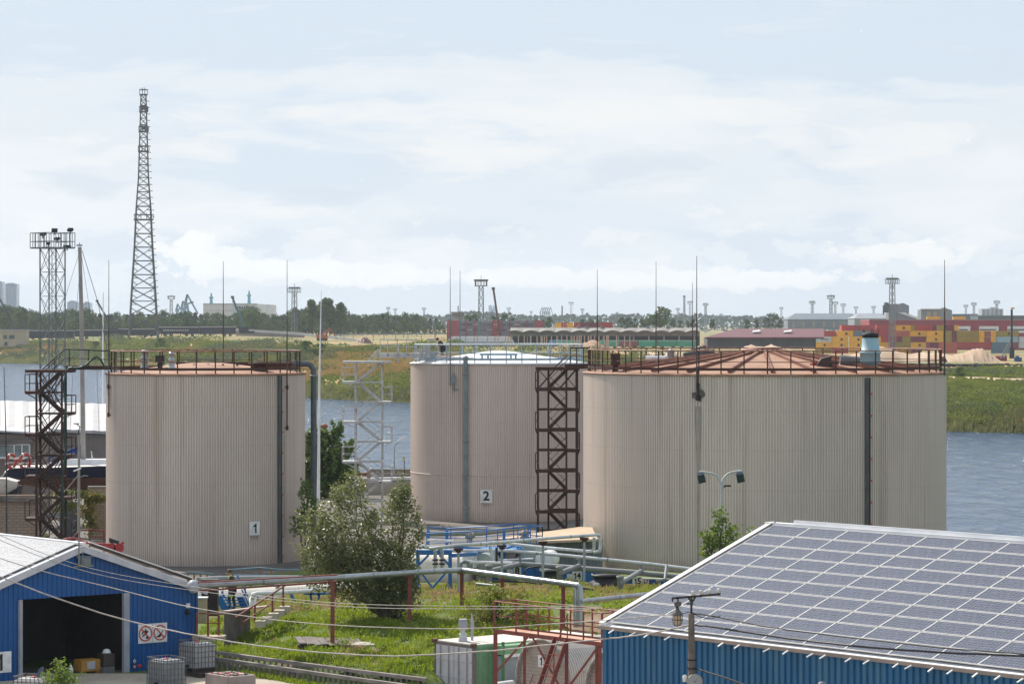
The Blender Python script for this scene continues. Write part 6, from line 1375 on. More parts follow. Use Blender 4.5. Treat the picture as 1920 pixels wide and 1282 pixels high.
# warehouse with white roof
D = 250; t = thing('warehouse', 'long warehouse with a white roof and grey brown wall beside the river', 'warehouse', (WX(100, D), D, .6))
pA, pB = W(-330, 787, D + 5), W(215, 809, D - 5); qA, qB = W(-330, 740, D + 19), W(215, 758, D + 9)
mb = MB(); n = 42
vs = []
for k in range(n + 1):
    f = k / n; h = .05 if k % 2 else 0
    vs += [pA.lerp(pB, f) + UP * h, qA.lerp(qB, f) + UP * h]
mb.add(vs, [(2 * k, 2 * k + 2, 2 * k + 3, 2 * k + 1) for k in range(n)]); 
mb.prism([qA, qB, qB + Vector((0, 12, -2.2)), qA + Vector((0, 12, -2.2))], (0, 0, -.1)); mb.build('roof', mat('white_sheet_roof', (.46, .45, .455), (.38, .37, .375), scale=.3, stretch=(1, 1, 8), rough=.5), t)
mb = MB(); ribbed(mb, Vector((pA.x, pA.y + .4, 0)), (Vector((pB.x, pB.y, 0)) - Vector((pA.x, pA.y, 0))).normalized(), (pB - pA).length, lambda s: pA.z - .1 + (pB.z - pA.z) * s / (pB - pA).length, .4, .4, .03); mb.build('wall', mat('grey_brown_sheet', (.19, .165, .155), (.16, .14, .13)), t)
mb = MB(); mb.bar(pA + UP * -.1, pB + UP * -.1, .1, .22); mb.build('gutter', mat('grey_gutter', (.4, .4, .41)), t)
# yacht on the hard
D = 200; def_x = lambda px: WX(px, D)
yt = thing('yacht', 'dark blue sailing yacht propped ashore behind the rusty stair tower', 'yacht', (def_x(190), D, .6))
st_ = []   # stations: px, deck y, waterline y, keel-ish y, half beam
for px, yd, yw, ykk, b in ((10, 886, 893, 900, .55), (24, 876, 896, 903, 1.0), (60, 875, 895, 912, 1.5), (110, 874, 894, 918, 1.8), (170, 872, 893, 922, 1.9), (240, 870, 891, 922, 1.8), (310, 866, 889, 915, 1.3), (360, 862, 884, 902, .6), (385, 858, 872, 880, .05)):
    st_.append((def_x(px), WZ(yd, D), WZ(yw, D), WZ(ykk, D), b))
hull = MB(); bott = MB(); deck = MB()
def hullring(s): x, zd, zw, zk, b = s; return [(x, D - b, zd), (x, D - b * .93, (zd + zw) / 2), (x, D - b * .85, zw)], [(x, D - b * .85, zw), (x, D - b * .5, zw * .35 + zk * .65), (x, D, zk), (x, D + b * .5, zw * .35 + zk * .65), (x, D + b * .85, zw)], [(x, D + b * .85, zw), (x, D + b * .93, (zd + zw) / 2), (x, D + b, zd)]
def loft(mb, rings): 
    k = len(rings[0]); mb.add([p for r in rings for p in r], [(i * k + j, i * k + j + 1, (i + 1) * k + j + 1, (i + 1) * k + j) for i in range(len(rings) - 1) for j in range(k - 1)], True)
loft(hull, [hullring(s)[0] for s in st_]); loft(hull, [hullring(s)[2] for s in st_]); loft(bott, [hullring(s)[1] for s in st_])
loft(deck, [[(s[0], D - s[4], s[1] + .01), (s[0], D, s[1] + .12), (s[0], D + s[4], s[1] + .01)] for s in st_])
hull.build('hull', mat('navy_gelcoat', (.008, .014, .04), (.012, .018, .045), rough=.25), yt)
bott.build('bottom', mat('brown_antifouling', (.16, .075, .045), (.11, .055, .035), scale=.6), yt); deck.build('deck', mat('cream_deck', (.62, .58, .54), (.54, .5, .47)), yt)
mb = MB(); a = st_[0]; mb.prism([(a[0] + .3, D - .8, a[1] + .25), (a[0] + .3, D + .8, a[1] + .25), (a[0] - .35, D + .5, a[2] - .1), (a[0] - .35, D - .5, a[2] - .1)], (.12, 0, 0)); mb.build('transom', M_white, yt)
mb = MB(); mb.prism([(def_x(150), D - .12, WZ(912, D)), (def_x(250), D - .12, WZ(912, D)), (def_x(235), D - .12, WZ(955, D)), (def_x(165), D - .12, WZ(955, D))], (0, .24, 0)); mb.build('keel', mat('tan_keel', (.22, .145, .08), (.16, .09, .06), scale=.8), yt)
mb = MB(); mb.prism([(def_x(26), D - .08, WZ(902, D)), (def_x(44), D - .08, WZ(904, D)), (def_x(42), D - .08, WZ(942, D)), (def_x(28), D - .08, WZ(940, D))], (0, .16, 0)); mb.build('rudder', MATS['tan_keel'], yt)
mb = MB(); mb.prism([(def_x(88), D - .7, WZ(872, D)), (def_x(235), D - .7, WZ(868, D)), (def_x(225), D - .6, WZ(860, D)), (def_x(130), D - .6, WZ(861, D)), (def_x(96), D - .6, WZ(866, D))], (0, 1.4, 0)); mb.build('cabin_top', mat('white_tarp', (.70, .70, .72), (.58, .58, .6), scale=3), yt)
mb = MB(); mb.tube([W(156, 870, D), W(155, 760, D), W(153, 600, D), W(149.5, 463, D)], .165, 10, True, .12); mb.box(W(149, 460, D), (.35, .2, .1)); mb.tube([W(149, 460, D), W(149, 455, D)], .03, 5); mb.build('mast', mat('mast_grey_wood', (.36, .34, .31), (.26, .25, .23), scale=.5, c3=(.16, .15, .14), s3=.3), yt)
mb = MB(); mb.tube([W(154, 470, D), W(184, 568, D), W(205, 680, D), W(330, 866, D)], .02, 5); mb.tube([W(150, 470, D - .5), W(124, 552, D - 1), W(60, 870, D - 1)], .012, 4); mb.tube([W(153, 480, D), W(168, 580, D), W(182, 700, D), W(188, 868, D)], .012, 4); mb.tube([W(150, 500, D), W(142, 600, D), W(128, 868, D)], .01, 4); mb.build('rigging', mat('rigging_wire', (.10, .10, .105)), yt)
mb = MB(); a, b = W(90, 868, D), W(150, 838, D); mb.prism([a, b, b + UP * .2, W(148, 850, D), W(100, 871, D)], (0, .35, 0)); mb.tube([a + UP * .3, W(152, 836, D)], .06, 6); mb.build('boom_cover', mat('royal_blue_canvas', (.012, .06, .24), (.01, .045, .19), scale=2), yt)
mb = MB()
for px in (14, 40, 66): mb.bar(W(px, 858, D - .9), W(px, 877, D - .9), .035)
mb.tube([W(12, 859, D - .9), W(70, 861, D - .9)], .025, 5); mb.tube([W(12, 867, D - .9), W(70, 868, D - .9)], .02, 5); mb.build('stern_rail', M_white, yt)
mb = MB(); mb.bar(W(172, 846, D - .3), W(172, 868, D - .3), .05); mb.bar(W(170, 845, D - .3), W(175, 860, D - .3), .03); mb.build('winch_post', M_white, yt)
for px, w in ((70, .0), (130, 0), (205, 0), (260, 0)):
    x = def_x(px); mb = MB(); mb.bar((x - .3, D - 1.6, .5), (x + .1, D - 1.2, WZ(912, D)), .1); mb.bar((x, D + 1.4, .5), (x, D + 1.1, WZ(912, D)), .1); mb.bar((x - .3, D - 1.6, 1.3), (x + .9, D - 1.6, .6), .07); mb.build('prop', M_rust, yt)
for px, rr, lab in ((21, .42, 'red and white lifebuoy nearer the yacht stern'), (47, .46, 'red lifebuoy hung nearer the rusty stair tower')):
    p = W(px, 864.5, D - 1.1); t = thing('lifebuoy', lab, 'lifebuoy', p); ax = Matrix(((1, 0, 0), (0, .25, 1), (0, -1, .25))).transposed()
    mb = MB(); mb.tube([p + Vector((rr * .72 * math.cos(a), .1 * math.sin(a), rr * math.sin(a))) for a in [2 * math.pi * k / 24 for k in range(25)]], .1, 8, False); mb.build('ring', mat('lifebuoy_red', (.40, .06, .045), (.34, .05, .04)), t)
    for k in range(4):
        mb = MB(); a = k * math.pi / 2 + .4; mb.tube([p + Vector((rr * .72 * math.cos(a + d), .1 * math.sin(a + d), rr * math.sin(a + d))) for d in (-.14, 0, .14)], .108, 8, False); mb.build('white_band', M_white, t)
D = 193; t = thing('motorboat', 'small white and dark motorboat ashore under the yacht stern', 'boat', W(10, 935, D)); mb = MB()
loft(mb, [[W(-60, 900, D - .9), W(-58, 915, D - .7), W(-55, 926, D)], [W(10, 899, D - 1), W(10, 912, D - .8), W(10, 926, D)], [W(34, 903, D - .2), W(33, 910, D - .15), W(31, 915, D)]]); mb.build('hull', M_white, t)
mb = MB(); mb.prism([W(-60, 910, D), W(34, 912, D), W(30, 940, D), W(-60, 940, D)], (0, 1.6, 0)); mb.build('trailer', mat('dark_trailer', (.02, .022, .03)), t); mb = MB(); mb.prism([W(-60, 899, D - .8), W(8, 897, D - .8), W(30, 903, D - .2), W(-60, 903, D - .8)], (0, 1.7, 0)); mb.build('deck', mat('cream_deck', (.62, .58, .54)), t)
mb = MB(); mb.tube([W(18, 941, D - 2), W(24, 937, D - 2), W(30, 935, D - 2), W(30, 941, D - 2)], .03, 5); mb.tube([W(44, 940, D - 2), W(54, 935, D - 2), W(62, 935, D - 2), W(70, 940, D - 2)], .03, 5); mb.build('hoop', M_grey, t)
# concrete lamp pole by the yacht, thin antenna, masts
D = 120.2; x = WX(148, D); t = thing('lamp_pole', 'slim pale lamp pole rising from the gable apex of the gate shed', 'lamp pole', (x, D, 4.4))
mb = MB(); mb.tube([(x, D, 4.4), (x, D, 5.7)], .03, 6); mb.tube([(x, D, 5.6), (x, D, WZ(815, D))], .06, 8, True, .045); mb.build('pole', mat('lamp_concrete', (.24, .22, .20), (.18, .165, .15)), t)
mb = MB(); mb.tube([W(148, 816, D), W(147, 808, D), W(150, 800, D), W(143, 794, D)], .022, 6); mb.box(W(143, 794, D), (.2, .1, .04)); mb.build('bracket', M_dark, t); mb = MB(); p = W(145, 880, D - .2); mb.box(p, (.3, .14, .05), mat=Matrix.Rotation(R(-22), 3, 'Y')); mb.build('lamp_head', M_white, t)
mb = MB(); mb.tube([W(147, 890, D), W(135, 905, D), W(122, 920, D)], .012, 5); mb.tube([W(149, 895, D), W(158, 891, D), W(165, 892, D)], .012, 5); mb.build('wire', M_cable, t)
D = 138; t = thing('antenna_pole', 'thin black antenna pole rising beyond the white shed roof', 'pole', W(13, 1010, D)); x = WX(13, D); mb = MB(); mb.tube([(x, D, gz(x, D)), W(12, 850, D), W(7.5, 689, D)], .045, 6, True, .015); mb.build('pole', M_black, t)
D = 225; t = thing('flagpole', 'tall white tapering flagpole between the two smaller tanks', 'flagpole', (WX(598, D), D, .6)); mb = MB(); mb.tube([(WX(597, D), D, .6), W(599, 700, D), W(602.5, 545, D)], .12, 8, True, .02); mb.build('pole', M_whitetrim, t)
mb = MB(); p = W(608, 798, D); mb.lathe(p, [(.02, -.25), (.25, -.1), (.3, 0), (.1, .15), (.02, .16)], 10); mb.build('cap_lamp', mat('orange_brown_lamp', (.30, .11, .04)), t)
D = 262; t = thing('boat_mast', 'white mast of a moored boat behind the rusty bridge', 'mast', (WX(194, D), D, -2)); mb = MB(); mb.tube([(WX(194, D), D, -2), W(193, 650, D), W(193.5, 548, D)], .12, 7, True, .03); mb.build('mast_pole', M_whitetrim, t)
# red hose machine on the mound behind the gate shed
D = 152; t = thing('red_hose_rig', 'red pipe rig with two wheels poking over the gate shed roof', 'machine', W(205, 1030, D)); mb = MB()
mb.tube([W(118, 1012, D), W(130, 1009, D), W(142, 1009, D), W(160, 1017, D), W(180, 1019, D), W(205, 1020, D)], .05, 6)
for k in range(5): mb.tube([W(181 + k * 5, 1027, D), W(190 + k * 5, 1019, D)], .04, 5)
for px in (208, 223): mb.tube([W(px, 1027, D) + Vector((0, -.1, 0)), W(px, 1027, D) + Vector((0, .15, 0))], .24, 14)
mb.bar(W(215, 1030, D), W(232, 1016, D), .12); mb.build('pipe_rig', mat('fire_red', (.45, .04, .05), (.35, .035, .04)), t); mb = MB(); mb.prism([W(204, 1008, D), W(222, 1014, D), W(222, 1019, D), W(205, 1017, D)], (0, .3, 0)); mb.build('dark_flap', M_dark, t)
D = 165; t = thing('pit_rail', 'rust red rail frame at the foot of the tank beside the rusty stair tower', 'railing', W(165, 1020, D)); mb = MB()
mb.tube([W(134, 1012, D), W(148, 994, D), W(168, 992, D), W(195, 995, D)], .05, 6); mb.tube([W(168, 1005, D), W(195, 1007, D)], .03, 6)
for px in (149, 168, 195): mb.bar(W(px, 993, D), W(px, 1045, D), .06)
mb.build('rail', M_redox, t)

# ------------------------------------------------------------------ floodlight tower on the quay
D = 285; x = WX(98.5, D); t = thing('floodlight_tower', 'grey lattice floodlight tower with a railed square platform by the quay', 'floodlight tower', (x, D, .6), None, R(38))
zp = WZ(465, D) - .6; zt = WZ(437, D) - .6; hb = 23.5 / FPX * D / 1.38; hp = 42 / FPX * D / 1.38
tg_ = mat('tower_grey_green', (.17, .19, .19), (.13, .145, .145)); 
mb = MB(); nl = 9; lattice(mb, [(zp * k / nl, hb) for k in range(nl + 1)], .095, .05); mb.build('lattice_mast', tg_, t, world=False)
mb = MB(); mb.box((0, 0, zp), (2 * hp, 2 * hp, .12)); mb.build('platform', tg_, t, world=False)
mb = MB(); n = 6
for k in range(n + 1):
    for s in (-1, 1):
        q = -hp + 2 * hp * k / n
        mb.bar((q, s * hp, zp), (q, s * hp, zt), .05); mb.bar((s * hp, q, zp), (s * hp, q, zt), .05)
for z in (zt, (zp + zt) / 2 - .1):
    for s in (-1, 1): mb.bar((-hp, s * hp, z), (hp, s * hp, z), .06); mb.bar((s * hp, -hp, z), (s * hp, hp, z), .06)
mb.build('railing', tg_, t, world=False)
mb = MB()
for k in range(40): mb.bar((-.2, -hb * .3, .5 + k * .5), (.2, -hb * .3, .5 + k * .5), .03)
mb.bar((-.2, -hb * .3, 0), (-.2, -hb * .3, zp), .05); mb.bar((.2, -hb * .3, 0), (.2, -hb * .3, zp), .05); mb.build('ladder', tg_, t, world=False)
for (a, b, c, w, rx) in ((.1, -.2, zt + .25, .52, 10), (1.35, -.9, zt + .3, .5, 60), (.2, -.5, zp + .85, .45, 80), (.9, -1.1, zp + .15, .6, 90), (-.9, .2, zt - .12, .5, 70), (-.8, -.6, zp + .4, .3, 20)):
    mb = MB(); mb.box((a, b, c), (w, .22, w * .7), mat=Matrix.Rotation(R(rx), 3, 'X')); mb.box((a, b, c - .25), (.08, .08, .3)); mb.build('floodlight', mat('floodlight_dark', (.03, .035, .04)), t, world=False)
# ------------------------------------------------------------------ tall lattice pylon across the river
D = 1380; x = WX(269, D); t = thing('lattice_tower', 'tallest tapering steel lattice tower, standing across the river', 'tower', (x, D, 1.5))
def hw_at(py): return interp(py, [(178, 5.2), (210, 6.3), (333, 10.5), (387, 15), (470, 19.5), (540, 24.5), (600, 28.5), (650, 32)]) / FPX * D / 1.14
ys = [650, 618, 590, 564.5, 540, 515, 489, 463.5, 438, 412, 387, 372, 360, 347, 333, 321, 309, 297, 285, 274, 258, 246, 234, 222, 210, 198, 188, 178]
lv = [(WZ(y, D) - 1.5, hw_at(y)) for y in ys]
mt = mat('pylon_grey_green', (.065, .08, .075), (.05, .062, .058)); Mrot = Matrix.Rotation(R(9), 3, 'Z')
def rotmb(mb, z0=0): mb.v = [tuple(Mrot @ Vector(v)) for v in mb.v]; return mb
mb = MB(); lattice(mb, lv[:11], .58, .32, sub=True); rotmb(mb).build('lower_lattice', mt, t, world=False)
mb = MB(); lattice(mb, lv[10:], .48, .24); rotmb(mb).build('upper_lattice', mt, t, world=False)
for py, w in ((210, 2.4), (247, 2.7), (284, 3.0), (412, 5.3), (178, 2.2)):
    w *= .8; mb = MB(); z = WZ(py, D) - 1.5; mb.box((0, 0, z), (w * 2, w * 2, .5))
    for s in (-1, 1): mb.bar((-w, s * w, z + 2.2), (w, s * w, z + 2.2), .25); mb.bar((s * w, -w, z), (s * w, -w, z + 2.4), .25); mb.bar((s * w * .3, -w, z), (s * w * .3, -w, z + 3.0), .3)
    if py in (210, 247): mb.box((0, -w, z + 1.6), (2.2, .8, 1.9)); mb.box((1.5, -w, z + 1), (1.2, .8, 1.4))
    rotmb(mb).build('platform', mt, t, world=False)
mb = MB()
zs = [(WZ(y, D) - 1.5, hw_at(y)) for y in range(190, 640, 12)]
for (z, h), (z2, h2) in zip(zs, zs[1:]): mb.bar((h, 0, z), (h + 1.5, 0, z), .3); mb.bar((h, 0, z), (h2, 0, z2), .18)
rotmb(mb).build('climbing_rail', mat('rail_reddish', (.22, .15, .13)), t, world=False)

# quay between the tanks: low walls, lamp
D = 236; t = thing('low_wall', 'low beige wall between the two smaller tanks below the white stair tower', 'wall', (WX(680, D), D, .6)); mb = MB(); mb.bar((WX(586, D), D, 1.15), (WX(775, D), D, 1.15), .3, 1.2); mb.build('wall_body', mat('beige_render_wall', (.42, .37, .30), (.36, .31, .25), scale=.6), t); mb = MB(); mb.bar((WX(586, D), D, 1.79), (WX(775, D), D, 1.79), .42, .1); mb.build('coping', M_conc, t)
D = 255; t = thing('brick_wall', 'low brown brick quay wall by the river beside the tank with sign 2', 'wall', (WX(735, D), D, .6)); mb = MB(); mb.bar((WX(688, D), D, 1.05), (WX(790, D), D, 1.05), .3, 1.1); mb.build('wall_body', M_brick, t); mb = MB(); mb.bar((WX(688, D), D, 1.64), (WX(790, D), D, 1.64), .4, .08); mb.build('coping', M_conc, t)
D = 250; t = thing('street_lamp', 'slim grey street lamp with one bent arm by the river behind the white stair tower', 'street lamp', (WX(739, D), D, .6)); mb = MB(); mb.tube([(WX(739, D), D, .6), W(739.5, 838, D), W(742, 832, D), W(750, 826, D)], .055, 7); mb.build('pole', M_galv, t); mb = MB(); p = W(755, 822, D); mb.box(p, (.55, .25, .14), mat=Matrix.Rotation(R(-25), 3, 'Y')); mb.build('lamp_head', M_white, t)
D = 245; t = thing('notice_post', 'thin post with a yellowish plate beside the bent street lamp', 'sign', (WX(758, D), D, .6)); mb = MB(); mb.bar((WX(758, D), D, .6), W(758, 856, D), .06); mb.build('post', M_dark, t); mb = MB(); mb.box(W(757, 860, D - .1), (.2, .04, .35)); mb.build('plate', mat('cream_plate', (.55, .52, .35)), t)
D = 225; t = thing('pipe_stack', 'clutter of grey and white pipes stacked below the white stair tower', 'pipes', (WX(720, D), D, .6))
for k in range(6): mb = MB(); a = W(690 + k * 5, 902 - (k % 3) * 5, D + k * .3); mb.tube([a, a + Vector((2.6, .4, .05))], .09, 7); mb.build('pipe_length', [M_grey, M_white, M_concdark][k % 3], t)
# ------------------------------------------------------------------ far shore: buildings, cranes, masts, containers
def fbox(mb, px0, px1, yt, yb, D, dep=8.0, skew=0.0):
    x0, x1, zt, zb = WX(px0, D), WX(px1, D), WZ(yt, D), WZ(yb, D)
    mb.box(((x0 + x1) / 2, D + dep / 2, (zt + zb) / 2), (x1 - x0, dep, zt - zb)); return mb
def gable(mb, px0, px1, yt, ye, yb, D, dep=12, hip=.0):
    """Shed with its ridge along x: ridge row yt, eave row ye, foot row yb."""
    x0, x1 = WX(px0, D), WX(px1, D); zr, zb = WZ(yt, D + dep / 2), WZ(yb, D); ze = WZ(ye, D)
    mb.box(((x0 + x1) / 2, D + dep / 2, (ze + zb) / 2), (x1 - x0, dep, ze - zb)); h = (x1 - x0) * hip
    mb.mi = 1; e = .4
    mb.add([(x0 - e, D - e, ze), (x1 + e, D - e, ze), (x1 + e - h, D + dep / 2, zr), (x0 - e + h, D + dep / 2, zr), (x0 - e, D + dep + e, ze), (x1 + e, D + dep + e, ze)], [(0, 1, 2, 3), (3, 2, 5, 4), (0, 3, 4), (1, 5, 2)]); mb.mi = 0
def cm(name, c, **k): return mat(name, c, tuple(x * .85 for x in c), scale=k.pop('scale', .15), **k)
M_hazeblue = cm('haze_blue_glass', (.10, .18, .30), rough=.2)  # blue of distant haze painted into the facade colour
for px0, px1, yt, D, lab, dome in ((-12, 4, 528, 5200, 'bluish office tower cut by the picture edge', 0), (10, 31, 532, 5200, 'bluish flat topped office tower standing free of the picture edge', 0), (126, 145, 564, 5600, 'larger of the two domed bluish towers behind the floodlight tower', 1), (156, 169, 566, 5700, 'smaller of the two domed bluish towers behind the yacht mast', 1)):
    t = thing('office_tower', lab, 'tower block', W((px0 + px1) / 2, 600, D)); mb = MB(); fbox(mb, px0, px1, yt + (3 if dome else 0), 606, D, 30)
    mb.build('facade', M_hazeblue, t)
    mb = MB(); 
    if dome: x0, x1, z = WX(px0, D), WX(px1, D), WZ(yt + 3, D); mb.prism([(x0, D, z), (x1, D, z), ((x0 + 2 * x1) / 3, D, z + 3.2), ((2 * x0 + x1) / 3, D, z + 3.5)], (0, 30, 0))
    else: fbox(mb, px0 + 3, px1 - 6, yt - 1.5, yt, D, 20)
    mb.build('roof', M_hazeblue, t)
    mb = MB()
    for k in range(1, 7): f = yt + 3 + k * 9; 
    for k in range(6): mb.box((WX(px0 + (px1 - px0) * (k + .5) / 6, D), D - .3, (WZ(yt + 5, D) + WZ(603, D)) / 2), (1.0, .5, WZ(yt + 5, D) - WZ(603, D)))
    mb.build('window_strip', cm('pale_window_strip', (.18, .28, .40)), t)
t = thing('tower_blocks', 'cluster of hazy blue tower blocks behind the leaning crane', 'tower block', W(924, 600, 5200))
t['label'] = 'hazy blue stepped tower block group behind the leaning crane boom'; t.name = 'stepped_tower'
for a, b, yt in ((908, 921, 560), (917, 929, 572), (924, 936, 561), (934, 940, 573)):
    mb = MB(); fbox(mb, a, b, yt, 606, 5200, 25); mb.build('block', cm('haze_tinted_block', (.13, .22, .34)), t)  # distance haze put into the blue of the blocks
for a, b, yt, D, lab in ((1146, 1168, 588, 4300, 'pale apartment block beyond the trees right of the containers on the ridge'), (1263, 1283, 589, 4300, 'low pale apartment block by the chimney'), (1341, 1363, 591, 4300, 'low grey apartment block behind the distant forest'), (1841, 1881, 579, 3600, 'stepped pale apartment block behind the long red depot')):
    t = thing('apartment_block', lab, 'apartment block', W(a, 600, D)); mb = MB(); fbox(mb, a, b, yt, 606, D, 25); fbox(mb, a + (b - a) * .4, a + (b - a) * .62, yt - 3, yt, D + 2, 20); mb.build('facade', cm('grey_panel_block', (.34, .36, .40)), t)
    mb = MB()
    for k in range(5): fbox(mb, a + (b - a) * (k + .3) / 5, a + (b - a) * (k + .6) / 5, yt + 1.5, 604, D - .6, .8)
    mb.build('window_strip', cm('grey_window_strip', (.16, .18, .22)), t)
t = thing('chimney', 'tall pale factory chimney far beyond the round tree', 'chimney', W(1283, 600, 4300)); mb = MB(); mb.tube([W(1283, 604, 4300), W(1283, 554, 4300)], 2.0, 10, True, 1.5); mb.build('stack', cm('pale_stack', (.34, .36, .40)), t); mb = MB(); mb.tube([W(1283, 557, 4299), W(1283, 554, 4299)], 1.75, 10); mb.build('stack_band', cm('dark_stack', (.16, .16, .18)), t)
t = thing('chimney', 'short dark chimney rising from the forest in the centre', 'chimney', W(1054, 600, 4000)); mb = MB(); mb.tube([W(1054, 600, 4000), W(1054, 573, 4000)], 1.2, 8, True, .9); mb.build('stack', cm('dark_stack', (.16, .16, .18)), t)
# white factory with lettering
D = 2500; t = thing('factory', 'large white factory hall with dark lettering and two turquoise stacks', 'factory', W(450, 600, D)); wf_ = cm('white_factory_sheet', (.60, .60, .61)); mb = MB(); fbox(mb, 381, 482, 569.5, 612, D, 60); mb.build('hall', wf_, t); mb = MB(); mb.prism([W(482, 612, D), W(513, 612, D + 40), W(513, 571.5, D + 40), W(482, 569.5, D)], (0, 30, 0)); mb.build('side_hall', cm('bright_factory_sheet', (.68, .68, .68)), t)
mb = MB(); fbox(mb, 381, 482, 568.8, 570.2, D - .8, 1); mb.build('roof_edge', cm('grey_roof_edge', (.36, .37, .38)), t); mb = MB(); fbox(mb, 381, 482, 581.6, 582.3, D - .4, .6); mb.build('wall_joint', cm('grey_roof_edge', (.36, .37, .38)), t)
text('lettering', 'EBASTOEL', 3.1, cm('dark_lettering', (.05, .055, .065)), t, frame4(W(461, 577.2, D - .6) - Vector(t.location), (1, 0, 0)), .2)
tq = cm('turquoise_stack', (.12, .33, .42))
for px, yt in ((396, 549), (467, 545)):
    mb = MB(); mb.tube([W(px, 570, D + 8), W(px, yt + 9, D + 8), W(px, yt, D + 8)], 1.5, 8, True, .5); mb.lathe(W(px, yt + 9, D + 8), [(1.1, -1), (1.8, -.5), (1.8, .5), (1.0, 1)], 10); mb.build('stack', tq, t)
# cranes
def boom(label, pts, D, w0, m, cat='crane', name='crane_boom', extra=None):
    t = thing(name, label, cat, W(*pts[0], D)); mb = MB(); P_ = [W(a, b, D) for a, b in pts]
    for a, b in zip(P_, P_[1:]): mb.bar(a, b, w0)
    mb.build('boom', m, t)
    q = P_[-1]; mb = MB(); mb.box(q, (w0 * 1.6, w0 * 1.4, w0 * 1.3)); mb.tube([q, q - UP * w0 * 3], w0 * .12, 4); mb.build('boom_head', m, t)
    mb = MB(); q = P_[0]; mb.box((q.x, q.y, q.z + .5), (4.5, 2.6, 2.2)); mb.box((q.x + 1.5, q.y, q.z - .9), (7, 2.6, 1.2)); mb.build('carrier', M_dark, t)
boom('teal telescopic crane boom leaning left in front of the white factory', [(457, 619), (450, 590), (443, 578), (436, 557)], 1450, .9, cm('teal_crane', (.05, .16, .18)))
boom('tall leaning crane boom dark above and pink below, over the office building', [(938, 640), (936, 617), (925, 541)], 1150, .75, cm('brown_crane', (.14, .075, .07)))
boom('dark crane boom at the picture edge before the bluish towers', [(29, 622), (18, 592), (8, 575), (-6, 552)], 1500, .8, cm('dark_crane', (.05, .055, .065)))
boom('slate crane boom behind the white boat mast', [(212, 622), (203, 600), (194, 585), (182, 564)], 1500, .75, cm('dark_crane', (.05, .055, .065)))
t = thing('orange_excavator', 'small orange excavator on the far embankment', 'excavator', W(605, 628, 1250)); mb = MB(); p = W(604, 631, 1250); mb.box(p, (4.5, 2.4, 1.6)); mb.bar(p + UP * .8, p + Vector((3, 0, 3.2)), .5); mb.bar(p + Vector((3, 0, 3.2)), p + Vector((5, 0, .8)), .4); mb.build('body', cm('excavator_orange', (.5, .14, .03)), t); mb = MB(); mb.box(p + UP * -1.2, (4.2, 2.6, .9)); mb.build('track', M_dark, t)
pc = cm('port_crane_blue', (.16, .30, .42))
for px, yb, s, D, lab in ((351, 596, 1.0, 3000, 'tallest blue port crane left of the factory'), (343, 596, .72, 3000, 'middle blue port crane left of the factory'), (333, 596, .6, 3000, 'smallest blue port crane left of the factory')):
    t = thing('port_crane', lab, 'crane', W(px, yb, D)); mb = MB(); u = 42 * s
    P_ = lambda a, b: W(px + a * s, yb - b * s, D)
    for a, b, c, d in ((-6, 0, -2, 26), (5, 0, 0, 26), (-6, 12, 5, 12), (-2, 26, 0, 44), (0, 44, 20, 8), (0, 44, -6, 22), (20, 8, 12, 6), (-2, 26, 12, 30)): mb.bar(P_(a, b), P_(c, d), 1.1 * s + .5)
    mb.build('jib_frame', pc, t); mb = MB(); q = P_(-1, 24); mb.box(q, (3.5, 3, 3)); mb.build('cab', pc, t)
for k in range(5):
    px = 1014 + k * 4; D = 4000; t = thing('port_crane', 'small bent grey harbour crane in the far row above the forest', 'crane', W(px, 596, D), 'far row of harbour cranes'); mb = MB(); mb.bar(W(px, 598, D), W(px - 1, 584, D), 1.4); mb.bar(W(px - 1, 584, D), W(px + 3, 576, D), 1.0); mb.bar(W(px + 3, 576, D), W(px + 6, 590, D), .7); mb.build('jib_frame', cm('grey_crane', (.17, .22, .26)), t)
# far floodlight masts
mm = cm('far_mast_steel', (.20, .23, .24))
def mast_proto():
    r = thing('floodlight_mast', 'mast', 'floodlight mast', (0, 0, 0), 'far floodlight masts'); mb = MB(); n = 10; H = 31.0
    lattice(mb, [(H * k / n, 1.15 - .35 * k / n) for k in range(n + 1)], .26, .14); mb.build('lattice_mast', mm, r, world=False)
    mb = MB(); mb.box((0, 0, H), (4.6, 4.6, .3)); mb.box((0, 0, H + 1.9), (5.0, 5.0, .22))
    for a in (-2.2, -1.1, 0, 1.1, 2.2):
        for s in (-2.2, 2.2): mb.bar((a, s, H), (a, s, H + 2.0), .18); mb.bar((s, a, H), (s, a, H + 2), .18)
    mb.bar((0, 0, H + 1.5), (0, 0, H + 4.2), .16); mb.build('platform', mm, r, world=False)
    mb = MB()
    for k in range(8):
        a = k * math.pi / 4; mb.box((2.4 * math.cos(a), 2.4 * math.sin(a), H + 2.3), (.8, 1.9, .55), rz=a)
    mb.build('lamp_ring', cm('far_lamp_dark', (.12, .14, .15)), r, world=False); return r
mp_ = mast_proto()
